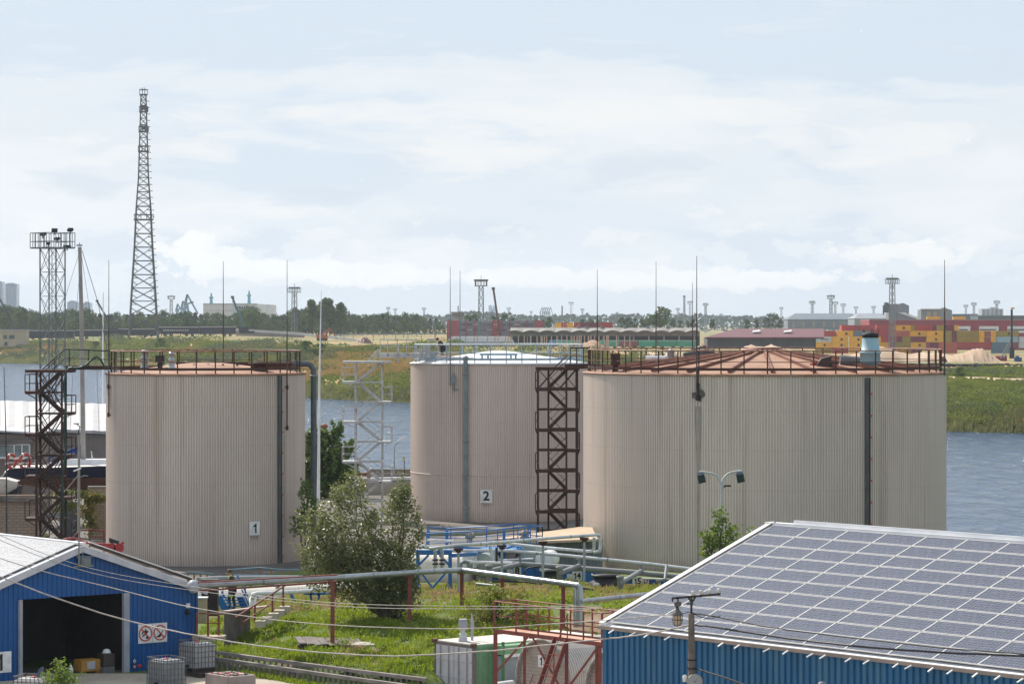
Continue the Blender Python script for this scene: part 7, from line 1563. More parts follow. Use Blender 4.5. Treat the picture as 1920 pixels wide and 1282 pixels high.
for i, (px, yt, lab) in enumerate(((321, 551, 'left of the blue port cranes'), (552, 543, 'above the poplars right of the factory'), (728, 574, 'above the middle of the dense tree belt'), (741, 577, 'smallest above the dense tree belt'), (795, 575, 'at the end of the dense tree belt'), (902, 533, 'tall, in front of the hazy stepped tower'), (954, 575, 'just right of the leaning crane'), (996, 582, 'tiny, left of the harbour crane row'), (1071, 564, 'above the container wall on the ridge'), (1092, 577, 'beside the taller one above the ridge'), (1093.5, 576.5, 'thin, in front of the ridge trees'), (1294, 562, 'behind the thin tank rod'), (1271, 576, 'faint, left of the tall chimney'), (1323, 566, 'right of the tallest tank rod'), (1465, 574, 'left of the hipped grey depots'), (1523, 561.5, 'over the first hipped grey depot'), (1558, 550, 'tall, over the hipped grey depots'), (1566, 563, 'close behind the tall one over the depots'), (1581, 567, 'right of the pair over the depots'), (1605, 573, 'faint over the second depot'), (1638, 572, 'beside the grain silo tower'), (1673, 515, 'tallest and nearest, before the container stacks'), (1811, 569.5, 'left of the pair beyond the long red depot'), (1826, 565, 'right of the pair beyond the long red depot'), (1869, 561, 'in front of the stepped apartment block'))):
    if i == 10: continue
    top = 35.0; D = FPX * (top - CH) / (HY - yt); zb = 0.0 if px > 1300 else 2.0
    if i in (1,): D = 1500; zb = WZ(543, D) - 35
    if i == 5: D = 1230; zb = WZ(533, D) - 35
    o = mp_ if i == 0 else copy_tree(mp_)
    if 'flood' not in o.name: pass
    o.location = (WX(px, D), D, max(-3.0, WZ(yt, D) - 35)); o['label'] = ('slender lattice floodlight mast ' + lab)
    o.rotation_euler.z = R(20 + 31 * i)
t = thing('lamp_pole', 'plain grey lamp pole left of the red and grey office building', 'lamp pole', W(816, 640, 1100)); mb = MB(); mb.tube([W(816, 642, 1100), W(815.5, 601, 1100)], .22, 6); mb.build('pole', mm, t); mb = MB(); mb.bar(W(813.5, 601.5, 1100), W(818, 601.5, 1100), .3); mb.build('lamp_arm', mm, t)
# trains and embankment, left
M_coal = cm('black_hopper_paint', (.022, .024, .034)); D = 1500
for k, (a, b, yt, yb) in enumerate(((298, 372, 613.5, 626), (374, 442, 613, 626), (140, 215, 619, 631), (217, 296, 617, 629), (48, 138, 620, 634))):
    t = thing('freight_wagon', ['dark freight wagon with pale lettering under the tall lattice tower', 'dark freight wagon at the free end of the train', 'dark freight wagon behind the yacht mast', 'dark freight wagon just left of the tall lattice tower', 'dark freight wagon behind the beige house'][k], 'wagon', W(a, yb, D + k), 'dark freight train'); mb = MB(); fbox(mb, a, b, yt, yb, D + k, 3); mb.build('body', M_coal, t); mb = MB()
    for f in (.15, .3, .7, .85): q = W(a + (b - a) * f, yb + 2, D + k); mb.box(q, (1.2, 2, 1.0))
    mb.build('bogie', M_dark, t); mb = MB(); fbox(mb, a, b, yt - 1, yt + .6, D + k - .3, 3.6); mb.build('rim', cm('pale_dust_rim', (.40, .39, .39)), t)
    if k == 0:
        mb = MB()
        for j in range(12): fbox(mb, 371 - 74 + 74 * (.12 + .055 * j), 371 - 74 + 74 * (.12 + .055 * j) + 2.4, 617.8, 620.4, D - .12, .1)
        mb.build('worn_lettering', cm('pale_lettering', (.45, .46, .48)), t)
t = thing('conveyor', 'long pale conveyor gallery sloping down behind the scrub', 'conveyor', W(520, 625, 1480)); mb = MB(); mb.prism([W(442, 616, 1480), W(570, 624, 1440), W(570, 629, 1440), W(442, 620, 1480)], (0, 5, 0)); mb.build('gallery', cm('pale_gallery', (.52, .50, .49)), t); mb = MB(); mb.prism([W(442, 620, 1479), W(570, 629, 1439), W(570, 633, 1439), W(442, 629, 1479)], (0, 4, 0)); mb.build('underside', cm('brown_grey_underside', (.22, .18, .17)), t)
t = thing('bridge_rail', 'thin long pipe bridge running in front of the dense tree belt', 'pipe bridge', W(700, 630, 1300)); mb = MB(); mb.bar(W(628, 627, 1300), W(838, 625, 1300), .5, .6); mb.bar(W(570, 627, 1400), W(690, 640, 1250), 1.2, .9)
for px in (630, 645, 662, 680, 700, 720, 742, 765, 790): mb.bar(W(px, 627, 1300), W(px, 642, 1300), .25)
mb.build('pipe_bridge', mm, t)
D = 1320; t = thing('beige_house', 'beige two storey house on the far bank behind the sandy slope', 'house', W(20, 650, D)); mb = MB(); fbox(mb, -20, 48, 619, 650, D, 10); mb.build('wall', cm('beige_render', (.46, .39, .27)), t); mb = MB(); fbox(mb, -20, 49, 617.8, 619.6, D - .5, 11); mb.build('roof', cm('grey_roof_edge', (.36, .37, .38)), t)
for px0, px1, y0, y1 in ((6, 13, 628, 635), (17, 27, 628, 635), (8, 14, 641, 648), (21, 29, 637, 650)):
    mb = MB(); fbox(mb, px0, px1, y0, y1, D - .15, .3); mb.build('window', M_glass if px0 != 21 else cm('pale_door', (.5, .42, .3)), t)
# red and grey office building with a guard turret
D = 1300; mr = cm('dusty_red_panel', (.32, .085, .09)); mg = cm('mauve_grey_panel', (.22, .215, .25)); t = thing('office_building', 'long red and grey two storey office building below the leaning crane', 'building', W(930, 645, D))
mb = MB(); fbox(mb, 838, 1019, 601.5, 640, D, 14); mb.build('wall', mg, t)
for a, b in ((837.5, 860), (873, 875), (889, 891), (922, 941), (955, 957), (971, 973), (987, 989), (1002, 1020)): mb = MB(); fbox(mb, a, b, 601, 640, D - .4, .8); mb.build('red_panel', mr, t)
for yw in (607, 617):
    for k in range(11):
        a = 862 + k * 12.7; mb = MB()
        for j in range(3): fbox(mb, a + j * 3.4 + 1, a + j * 3.4 + 3, yw, yw + 2.6, D - .6, .5)
        mb.build('window', cm('dark_far_window', (.07, .08, .10)) if (k * 7 + int(yw)) % 3 else cm('pale_far_window', (.5, .46, .42)), t)
mb = MB(); fbox(mb, 849, 868, 592, 602, D + 4, 5); mb.build('turret', cm('cream_turret', (.5, .44, .38)), t); mb = MB(); fbox(mb, 846, 871, 586, 592, D + 2.5, 8); mb.build('turret_cabin', cm('turret_glass', (.22, .22, .21)), t); mb = MB(); fbox(mb, 845, 872, 584.5, 586.3, D + 2, 9); mb.tube([W(859, 585, D + 5), W(859, 573, D + 5)], .3, 5); mb.build('turret_roof', cm('grey_roof_edge', (.36, .37, .38)), t)
D = 1060; t = thing('white_tent', 'long white tent hall in front of the red and grey office building', 'tent', W(900, 640, D)); mb = MB(); mb.prism([W(836, 641, D), W(846, 631, D), W(955, 631, D), W(964, 641, D), W(964, 645, D), W(836, 645, D)], (0, 10, 0)); mb.build('canopy', cm('white_tent_sheet', (.68, .69, .74)), t); mb = MB(); fbox(mb, 838, 962, 641, 652, D - .3, .8); mb.build('side_wall', cm('grey_tent_wall', (.20, .23, .28)), t)
D = 930; cp = cm('pinkish_concrete_column', (.50, .37, .30)); rnd = random.Random(11)
for k, px in enumerate((847, 857, 873, 889, 895, 914, 928, 934, 948, 953, 958, 972, 983, 995, 1007, 1015, 1021, 1025, 1034, 1044, 1053, 1063, 1071, 1077, 1082, 1086, 1089.5, 1096, 1104, 1108, 1115, 1123, 1133, 1138, 1141, 1156, 1171, 1181)):
    d = D + rnd.uniform(-25, 25); yt = 629 + rnd.uniform(-.5, 1.5); t = thing('concrete_column', 'bare pinkish concrete column among the row before the wavy roofed depot', 'column', W(px, 656, d), 'bare concrete columns of the unfinished hall'); w = 1.9 / FPX * d * (1.6 if k in (15, 33, 13) else 1.0); mb = MB(); x = WX(px, d); z0, z1 = WZ(657, d), WZ(yt, d); mb.box((x, d, (z0 + z1) / 2), (w, w, z1 - z0)); mb.box((x, d, z0 + (z1 - z0) * .42), (w * 1.5, w * 1.2, .5)); mb.build('shaft', cp, t)
# depot with a wavy roof
D = 1180; t = thing('wavy_depot', 'long grey depot with a scalloped shell roof', 'warehouse', W(1140, 640, D)); n = 118; a0, a1 = 957, 1312
mb = MB(); vs = []
for k in range(n + 1):
    px = a0 + (a1 - a0) * k / n; w = math.cos((px - 965) / 30.5 * 2 * math.pi / 2) ; yt = 621.5 - 3.8 * abs(w) ** .8
    vs += [W(px, yt + 5.5 + 1.5, D - 2), W(px, yt + 1.5, D - 3), W(px, 614.5, D + 14), W(px, 616, D + 34)]
mb.add(vs, [(4 * k + j, 4 * k + 4 + j, 4 * k + 5 + j, 4 * k + 1 + j) for k in range(n) for j in range(3)], False); mb.build('roof', cm('mossy_grey_shell', (.20, .185, .165), scale=.1), t)
mb = MB(); fbox(mb, a0, a1, 622, 630, D - 1.5, 2); mb.build('fascia', cm('grey_fascia', (.19, .185, .175)), t)
mb = MB(); fbox(mb, a0, a1, 629.5, 648, D + 3, 20); mb.build('wall', cm('dark_bay', (.045, .05, .06)), t)
for k in range(13): mb = MB(); fbox(mb, a0 + 2 + k * 28.5, a0 + 4.4 + k * 28.5, 629, 648, D - .5, 1.2); mb.build('pier', cm('pale_pier', (.34, .31, .29)), t)
for k, px in enumerate((1085, 1100, 1129, 1172, 1215, 1252)): mb = MB(); fbox(mb, px - 3, px + 3, 611.5, 615.5, D + 10, 4); mb.build('roof_vent', mm, t)
# freight wagons in front of it
for k, (a, b, c, lab) in enumerate(((1046, 1090, (.10, .36, .24), 'green covered wagon behind the concrete columns'), (1126, 1160, (.12, .40, .27), 'pale green covered wagon next to the red one'), (1162, 1196, (.33, .11, .10), 'dull red covered wagon between green ones'), (1198, 1233, (.10, .38, .25), 'green covered wagon right of the red one'), (1235, 1269, (.09, .33, .22), 'green covered wagon with yellowish ribs'), (1271, 1308, (.10, .36, .24), 'last green covered wagon by the dark red roof'), (1030, 1062, (.10, .30, .55), 'blue flat wagon cover behind the columns'))):
    D = 1080; m = cm('wagon_%s' % 'abcdefg'[k], c); t = thing('covered_wagon', lab, 'wagon', W(a, 651, D), 'covered goods wagons'); mb = MB(); fbox(mb, a, b, 639 if k < 6 else 637.5, 650, D + (0 if k < 6 else 20), 3)
    for j in range(1, 8): q = a + (b - a) * j / 8; fbox(mb, q - .25, q + .25, 640, 650, D - .12 + (0 if k < 6 else 20), .2)
    mb.build('body', m, t); mb = MB(); fbox(mb, a, b, 638, 639.4, D + .1 + (0 if k < 6 else 20), 2.6); mb.build('roof', cm('pale_green_roof', (.40, .55, .48)), t)
    mb = MB()
    for f in (.2, .8): fbox(mb, a + (b - a) * f - 3, a + (b - a) * f + 3, 650, 652.5, D + .3, 2)
    mb.build('bogie', M_dark, t)
# dark red roofed depot
D = 1250; t = thing('red_roof_depot', 'low depot with a dark red roof and two skylights', 'warehouse', W(1430, 650, D)); mb = MB(); mb.prism([W(1322, 632, D - 3), W(1545, 632, D - 3), W(1545, 616, D + 26), W(1380, 616, D + 26)], (0, 0, -.6)); mb.build('roof', cm('dark_wine_roof', (.13, .035, .045)), t); mb = MB(); fbox(mb, 1326, 1530, 632.5, 654, D, 22); mb.build('wall', cm('dim_greenish_wall', (.085, .10, .11)), t)
for a in (1410, 1469): mb = MB(); mb.prism([W(a, 624, D + 9), W(a + 14, 622.5, D + 9), W(a + 16, 620, D + 13), W(a + 2, 621.5, D + 13)], (0, 0, .4)); mb.build('skylight', M_white, t)
for k in range(9): mb = MB(); fbox(mb, 1328 + k * 25, 1329.2 + k * 25, 632.5, 654, D - 1, .8); mb.build('post', cm('wine_post', (.16, .05, .05)), t)
t = thing('ridge_containers', 'row', 'container', (0, 0, 0)); bpy.data.objects.remove(t)
cy, cr, co, cmn, cs, cbg, cw = (.86, .45, .012), (.46, .05, .04), (.36, .24, .015), (.20, .022, .035), (.55, .12, .06), (.13, .19, .24), (.60, .61, .59)
CN = {'yellow': cy, 'red': cr, 'olive': co, 'maroon': cmn, 'salmon red': cs, 'blue grey': cbg, 'white': cw, 'pale blue': (.32, .48, .55)}
def container(px0, px1, yt, colr, D, tier, dep=2.44, logo=None):
    t = thing('freight_container', '%s container in the %s of the stacks behind the sand heaps' % (colr, tier), 'container', W(px0, yt + 11, D), 'stacked freight containers')
    m = mat('container_' + colr.replace(' ', '_'), CN[colr], tuple(x * .86 for x in CN[colr]), scale=.25, rough=.6)
    x0, x1 = WX(px0, D), WX(px1, D); zt = WZ(yt, D); h = 2.55
    mb = MB(); n = max(4, int((x1 - x0) / .55)); ribbed(mb, Vector((x0 + .1, D, 0)), Vector((1, 0, 0)), x1 - x0 - .2, zt - .12, zt - h + .12, (x1 - x0) / n, .09)
    mb.box(((x0 + x1) / 2, D + dep / 2 + .06, zt - h / 2), (x1 - x0 - .1, dep - .1, h - .12)); 
    for x in (x0 + .09, x1 - .09): mb.box((x, D - .02, zt - h / 2), (.16, .2, h))
    for z in (zt - .07, zt - h + .07): mb.box(((x0 + x1) / 2, D - .03, z), (x1 - x0, .18, .14))
    mb.build('body', m, t)
    if logo == 'spot': mb = MB(); q = Vector(((x0 + x1) / 2 + .6, D - .12, zt - h * .5)); mb.box(q, (1.0, .06, 1.1)); mb.build('dark_emblem', cm('dark_emblem', (.06, .05, .04)), t)
    if logo == 'text': text('lettering', 'MAERSK', 1.0, cm('slate_lettering', (.12, .14, .18)), t, frame4(Vector(((x0 + x1) / 2 + .5, D - .08, zt - h / 2)) - Vector(t.location), (1, 0, 0)), .02); mb = MB(); q = Vector((x0 + .9, D - .1, zt - h / 2)); mb.box(q, (.9, .05, .9)); mb.build('blue_square', cm('pale_blue_mark', (.25, .5, .65)), t)
    if logo == 'doors':
        mb = MB(); fbox(mb, (px0 + px1) / 2 - 6, (px0 + px1) / 2 + 6, yt + .6, yt + 10.4, D - .3, .3); mb.build('door', cm('container_doors', (.26, .07, .06)), t)
ox, k_ = 1560, 1 / 5.333
T1 = [(95, 270, 'red', 0), (275, 430, 'red', 0), (450, 620, 'red', 0), (622, 788, 'yellow', 'spot'), (790, 828, 'olive', 0), (830, 1003, 'red', 0), (1005, 1043, 'maroon', 0), (1045, 1128, 'olive', 0), (1130, 1220, 'maroon', 0), (1222, 1265, 'yellow', 0)]
T2 = [(-130, 40, 'red', 0), (50, 213, 'yellow', 'spot'), (217, 388, 'blue grey', 0), (400, 578, 'red', 0), (580, 776, 'salmon red', 0), (780, 940, 'yellow', 'spot'), (944, 1112, 'yellow', 'spot'), (1115, 1198, 'olive', 0), (1200, 1244, 'maroon', 0), (1246, 1470, 'olive', 0), (1473, 1640, 'yellow', 'doors'), (1644, 1866, 'olive', 'spot')]
T3 = [(-168, -5, 'white', 'text'), (0, 165, 'yellow', 'spot'), (178, 325, 'yellow', 'spot'), (330, 490, 'yellow', 0), (492, 655, 'red', 0), (658, 702, 'maroon', 0), (704, 786, 'olive', 0), (788, 940, 'maroon', 0), (943, 1112, 'yellow', 'spot'), (1115, 1198, 'olive', 0), (1200, 1244, 'maroon', 0), (1247, 1468, 'olive', 0), (1470, 1640, 'yellow', 'doors'), (1645, 1860, 'pale blue', 0), (1872, 2060, 'white', 0)]
T4 = [(-168, -5, 'yellow', 'spot'), (0, 165, 'yellow', 'spot'), (178, 325, 'yellow', 'spot'), (330, 580, 'yellow', 0), (640, 786, 'olive', 0), (788, 940, 'yellow', 'spot'), (978, 1064, 'maroon', 0), (1066, 1252, 'salmon red', 0), (1254, 1440, 'red', 0), (1442, 1592, 'red', 0), (1596, 1780, 'blue grey', 0), (1872, 2060, 'white', 0)]
T5 = [(-168, -5, 'olive', 0), (0, 165, 'red', 0), (178, 325, 'yellow', 0), (330, 580, 'red', 0), (640, 786, 'yellow', 0), (760, 900, 'maroon', 0), (1066, 1252, 'salmon red', 0), (1596, 1780, 'blue grey', 0)]
for T_, yt, tier, D in ((T1, 609.5, 'top tier', 1406), (T2, 620.2, 'second tier', 1403.5), (T3, 630.9, 'middle tier', 1401), (T4, 641.5, 'fourth tier', 1400.5), (T5, 652, 'lowest tier', 1400)):
    for a, b, c, l in T_: container(ox + a * k_, ox + b * k_, yt, c, D, tier, 9 if tier in ('top tier', 'second tier') else 2.44, l)
for a, b, c in ((1041, 1052, 'yellow'), (1053, 1063, 'salmon red'), (1064, 1075, 'yellow'), (1076, 1086, 'red'), (1087, 1104, 'maroon'), (1105, 1122, 'maroon'), (1123, 1149, 'red')):
    container(a, b, 604.5, c, 1500, 'ridge'); bpy.data.objects[[o.name for o in bpy.data.objects if o.name.startswith('freight_container')][-1]]
for o in bpy.data.objects:
    if o.name.startswith('freight_container') and 'ridge' in o.get('label', ''): o['label'] = o['label'].split(' container')[0] + ' container on the ridge above the wavy roofed depot'; o['group'] = 'containers on the ridge'
for a, b in ((1738, 1764), (1787, 1811)): container(a, b, 593.5, 'yellow', 1640, 'back'); 
for o in bpy.data.objects:
    if 'in the back of' in o.get('label', ''): o['label'] = 'yellow container standing above the long red depot roof'
# long red depot with loading doors, hipped depots, silos
D = 1620; t = thing('red_depot', 'very long dark red depot with white loading bays behind the container stacks', 'warehouse', W(1780, 640, D)); mb = MB(); fbox(mb, 1630, 1990, 600.3, 660, D, 40); mb.build('wall', cm('wine_red_sheet', (.30, .03, .045)), t); mb = MB(); fbox(mb, 1630, 1990, 599, 600.5, D - .6, 41); mb.build('roof_edge', cm('wine_roof_edge', (.34, .20, .20)), t)
for a, b in ((1797, 1819.5), (1836, 1872.5), (1889, 1960)):
    mb = MB(); fbox(mb, a, b, 611.5, 624, D - .5, .8); dd = mb.build('loading_bay', M_white, t); mb = MB(); fbox(mb, a + 1, b - 5, 617, 619, D - .8, .4); mb.build('bay_gap', M_dark, dd)
for k in range(9): mb = MB(); q = 1665 + k * 40; fbox(mb, q, q + .6, 600.5, 625, D - .3, .5); mb.build('wall_joint', cm('wine_joint', (.17, .04, .045)), t)
for a, b, yr, ye, yb, D, rc, wc, lab in ((1477, 1622, 587.5, 598.5, 618, 2100, (.115, .15, .18), (.20, .23, .26), 'hipped blue grey depot with a row of yellowish doors, left of the other'), (1602, 1702, 587.5, 597, 618, 2050, (.22, .24, .27), (.28, .30, .33), 'hipped grey depot beside the silo tower')):
    t = thing('hipped_depot', lab, 'warehouse', W(a, yb, D)); mb = MB(); gable(mb, a, b, yr, ye, yb, D, 40, .14); mb.build('hall', [cm('depot_wall_%d' % a, wc), cm('depot_roof_%d' % a, rc)], t)
    for k in range(7): mb = MB(); q = a + 6 + (b - a - 12) * k / 7; fbox(mb, q + 3, q + 6.5, ye + 4, yb - 4, D - .5, .8); mb.build('door', cm('ochre_door', (.38, .31, .20)), t)
D = 1900; t = thing('silo_tower', 'grey gabled silo tower with a sloping white conveyor roof', 'silo', W(1685, 610, D)); mb = MB(); x0, x1 = WX(1667, D), WX(1704, D); fbox(mb, 1666.5, 1683, 569.5, 618, D, 14); mb.prism([W(1683, 618, D), W(1704.5, 618, D + 6), W(1704.5, 573, D + 6), W(1693.5, 568, D + 3), W(1683, 570.5, D)], (0, 12, 0)); mb.build('tower', cm('slate_sheet', (.19, .20, .225)), t); mb = MB(); mb.prism([W(1684, 586, D - 2), W(1696, 585.5, D - 2), W(1727, 597, D - 2), W(1720, 598.5, D - 2)], (0, 4, 0)); mb.build('conveyor_roof', M_white, t); mb = MB(); mb.prism([W(1684, 587, D - 1), W(1722, 598, D - 1), W(1722, 606, D - 1), W(1684, 606, D - 1)], (0, 3, 0)); mb.build('conveyor_wall', cm('slate_sheet', (.19, .20, .225)), t)
mb = MB(); fbox(mb, 1659, 1666, 567, 586, D - 2, 4); fbox(mb, 1656, 1658, 572, 590, D - 2, 3); mb.build('elevator_leg', cm('dark_elevator', (.06, .08, .09)), t)
D = 1850; t = thing('silo_house', 'grey gabled hall with two yellowish doors left of the tallest tank rod', 'silo', W(1755, 610, D)); mb = MB(); fbox(mb, 1727, 1762, 580.5, 618, D, 16); mb.prism([W(1762, 618, D), W(1785, 618, D + 8), W(1785, 581.5, D + 8), W(1772, 577, D + 4), W(1762, 580.5, D)], (0, 14, 0)); mb.build('hall', cm('grey_hall_sheet', (.21, .22, .24)), t); mb = MB(); mb.prism([W(1725.5, 580.6, D - 1), W(1762, 580.6, D - 1), W(1773, 577, D + 6), W(1731, 577, D + 10)], (0, 0, .5)); mb.build('roof', cm('grey_roof_edge', (.36, .37, .38)), t)
for a in (1738.5, 1750): mb = MB(); fbox(mb, a, a + 6.5, 584, 597, D - .5, .8); mb.build('door', cm('ochre_door', (.38, .31, .20)), t)
t = thing('flat_depot', 'long flat dark teal roof behind the long red depot', 'warehouse', W(1880, 600, 2300)); mb = MB(); fbox(mb, 1834, 1990, 592, 606, 2300, 40); fbox(mb, 1786, 1834, 588.5, 604, 2400, 30); mb.build('hall', cm('dark_teal_sheet', (.075, .11, .12)), t); mb = MB(); fbox(mb, 1834, 1990, 591.3, 592.3, 2298, 42); mb.build('roof', cm('teal_roof', (.12, .16, .165)), t)
# pile driver
D = 980; t = thing('pile_driver', 'tall dark pile driving rig with a yellow head beside the sand heap', 'pile driver', W(1897, 672, D)); mb = MB(); fbox(mb, 1895.5, 1899, 580, 672, D, .7); fbox(mb, 1893.5, 1902, 652, 672, D - .3, 1.4); mb.build('leader', cm('rig_dark', (.025, .03, .04)), t); mb = MB(); fbox(mb, 1896, 1902, 576.5, 579.5, D - .2, 1); mb.build('head', cm('rig_yellow', (.55, .3, .02)), t)
mb = MB(); mb.bar(W(1895, 636, D), W(1876, 672, D), .35); mb.bar(W(1895, 644, D), W(1882, 672, D), .3); mb.build('stay', mm, t); mb = MB(); fbox(mb, 1868, 1888, 667, 679, D + 1, 3); mb.build('cab', cm('rig_red', (.32, .05, .05)), t); mb = MB(); fbox(mb, 1866, 1892, 679, 683, D + .5, 4); mb.build('track', M_dark, t)
t = thing('blue_tank_cart', 'small blue machine at the foot of the pile driver', 'machine', W(1910, 680, D)); mb = MB(); fbox(mb, 1903, 1916, 670, 677, D, 2); fbox(mb, 1905, 1911, 667, 670, D, 1.6); mb.build('body', cm('machine_blue', (.03, .10, .25)), t); mb = MB(); fbox(mb, 1904, 1915, 677, 679, D, 2); mb.build('track', M_dark, t)
# track bed with dark sleepers stack, path
D = 800; t = thing('stacked_rails', 'long low row of dark stacked sleepers along the far track', 'sleeper stack', W(1850, 685, D)); mb = MB(); rnd = random.Random(2)
for k in range(130): px = 1290 + k * 5.2; q = W(px, 684.5 + rnd.uniform(-.7, .7) - (px < 1770) * .5, D + rnd.uniform(-3, 3)); mb.box(q, (.85, 2.4, rnd.uniform(.5, .95)))
mb.build('stack_body', cm('tarred_sleeper', (.035, .037, .045), scale=.6), t)
mb = MB(); vs = []
for k in range(24): px = 1280 + k * 31; vs += [W(px, 694, 770 + k * .5) , W(px, 689, 800)]
mb.add(vs, [(2 * k, 2 * k + 2, 2 * k + 3, 2 * k + 1) for k in range(23)]); tag(mb.build('track_bed', cm('mauve_ballast', (.24, .175, .16), scale=.4)), kind='structure')
# sand and soil heaps
def heap(label, pts, D, m, dep=26, seed=1, name='sand_heap'):
    """pts: skyline (px, py); foot on the ground."""
    rnd = random.Random(seed); t = thing(name, label, 'heap', W(pts[0][0], pts[0][1], D)); n = 46; mb = MB(); rows = 9; vs = []
    yb = max(p[1] for p in pts)
    for j in range(rows):
        f = j / (rows - 1); s = math.sin(math.pi * f) ** .8; 
        for k in range(n + 1):
            px = pts[0][0] + (pts[-1][0] - pts[0][0]) * k / n; z1 = WZ(interp(px, pts), D); z0 = WZ(yb + 2, D)
            vs.append((WX(px, D) + rnd.uniform(-.3, .3), D + (f - .5) * dep + rnd.uniform(-.6, .6), z0 + (z1 - z0) * s * (1 + rnd.uniform(-.07, .03))))
    mb.add(vs, [(j * (n + 1) + k, j * (n + 1) + k + 1, (j + 1) * (n + 1) + k + 1, (j + 1) * (n + 1) + k) for j in range(rows - 1) for k in range(n)], True); mb.build('heap_body', m, t)
heap('pointed sand heap beside the pile driver', [(1770, 668), (1790, 664), (1806, 661), (1820, 655), (1833, 652), (1842, 653), (1852, 660), (1862, 668), (1874, 677), (1885, 681)], 940, M_sand, 24, 3)
heap('long low sand bank behind the right part of the widest tank', [(1540, 678), (1580, 668), (1610, 662), (1632, 650), (1645, 649), (1665, 652), (1690, 660), (1705, 664), (1725, 660), (1750, 660), (1775, 664), (1800, 668), (1840, 674), (1875, 681)], 960, M_sand, 30, 5)
heap('low sand bank with small tops behind the roof hub of the widest tank', [(1320, 672), (1350, 664), (1385, 658), (1396, 647), (1410, 646), (1424, 650), (1436, 649), (1446, 645), (1458, 650), (1480, 655), (1510, 660), (1560, 676)], 1000, M_sand, 30, 7)
heap('orange brown soil cone behind the turquoise wagons', [(1296, 660), (1306, 652), (1314, 646), (1318, 641), (1322, 646), (1334, 660)], 980, M_soil, 12, 9, 'soil_heap')
heap('brown soil heap behind the blue rail of the pale roofed tank', [(1030, 660), (1040, 650), (1052, 646), (1068, 644), (1078, 646), (1090, 645), (1100, 641), (1110, 637), (1118, 637), (1128, 645), (1136, 653), (1150, 662)], 900, M_soil, 24, 11, 'soil_heap')
heap('small reddish soil heap before the dense tree belt', [(662, 645), (672, 637), (680, 631), (688, 631), (694, 638), (702, 646)], 1180, mat('reddish_soil', (.27, .15, .12), (.22, .12, .09), scale=.3), 10, 13, 'soil_heap')
heap('flat strip of pale sand in front of the soil heaps', [(1120, 668), (1150, 662), (1200, 659), (1250, 660), (1300, 661), (1330, 668)], 860, M_sand, 20, 15)
t = thing('grey_machinery', 'small grey and white cab machinery behind the white stair tower bridge', 'machine', W(820, 655, 980)); mb = MB(); fbox(mb, 836, 852, 640, 646, 1010, 3); fbox(mb, 800, 822, 634, 640, 1010, 4); mb.build('body', cm('pale_machine', (.5, .48, .46)), t)
# ------------------------------------------------------------------ vegetation
def leaf(mb, p, s, rnd, asp=.55, bend=.25):
    """One leaf or leaf spray: two triangles folded along the middle."""
    a = Vector((rnd.gauss(0, 1), rnd.gauss(0, 1), rnd.gauss(0, .7))).normalized()
    b = a.cross(Vector((rnd.gauss(0, 1), rnd.gauss(0, 1), rnd.gauss(0, 1)))).normalized(); c = a.cross(b)
    i = len(mb.v); h = s * .5; w = h * asp
    mb.v += [tuple(p - a * h), tuple(p + b * w + c * (w * bend)), tuple(p + a * h), tuple(p - b * w + c * (w * bend))]
    mb.f.append((i, i + 1, i + 2, i + 3)); mb.m.append(mb.mi); mb.sm.append(False)
ML_main = leafmat('silvery_willow_leaf', (.115, .14, .045), (.175, .185, .08), .38, .40, .8, .5)
ML_bright = leafmat('fresh_green_leaf', (.085, .15, .02), (.13, .19, .03), .42, .5)
ML_dark = leafmat('dark_green_leaf', (.08, .135, .03), (.13, .185, .045), .3, .5)
ML_far = leafmat('belt_foliage', (.045, .08, .022), (.07, .11, .03), .25, .8, .05, .1)
ML_far2 = leafmat('belt_foliage_light', (.07, .115, .03), (.10, .145, .04), .25, .8, .05, .1)
ML_scrub = leafmat('scrub_foliage', (.085, .135, .03), (.225, .24, .065), .2, .8, .10, .08)
ML_scrubd = leafmat('willow_scrub_foliage', (.085, .115, .06), (.14, .165, .085), .2, .8, .06, .08)
ML_reed = leafmat('reed_blade', (.13, .15, .065), (.24, .245, .105), .35, .8, .35, .08)
ML_grass = leafmat('short_green_grass', (.145, .215, .018), (.195, .245, .03), .42, .55, .35)
ML_dry = leafmat('dry_grass_blade', (.26, .20, .09), (.33, .25, .12), .35, .6, .5)
ML_vine = leafmat('vine_leaf', (.07, .11, .02), (.19, .15, .03), .35, .5, .9)
def stem(mb, p, q, r0, r1, rnd, k=5, wob=.06):
    pts = []
    for i in range(k + 1):
        f = i / k; v = p.lerp(q, f); 
        if 0 < i < k: v = v + Vector((rnd.uniform(-wob, wob), rnd.uniform(-wob, wob), 0))
        pts.append(v)
    mb.tube(pts, r0, 6, True, r1); return pts
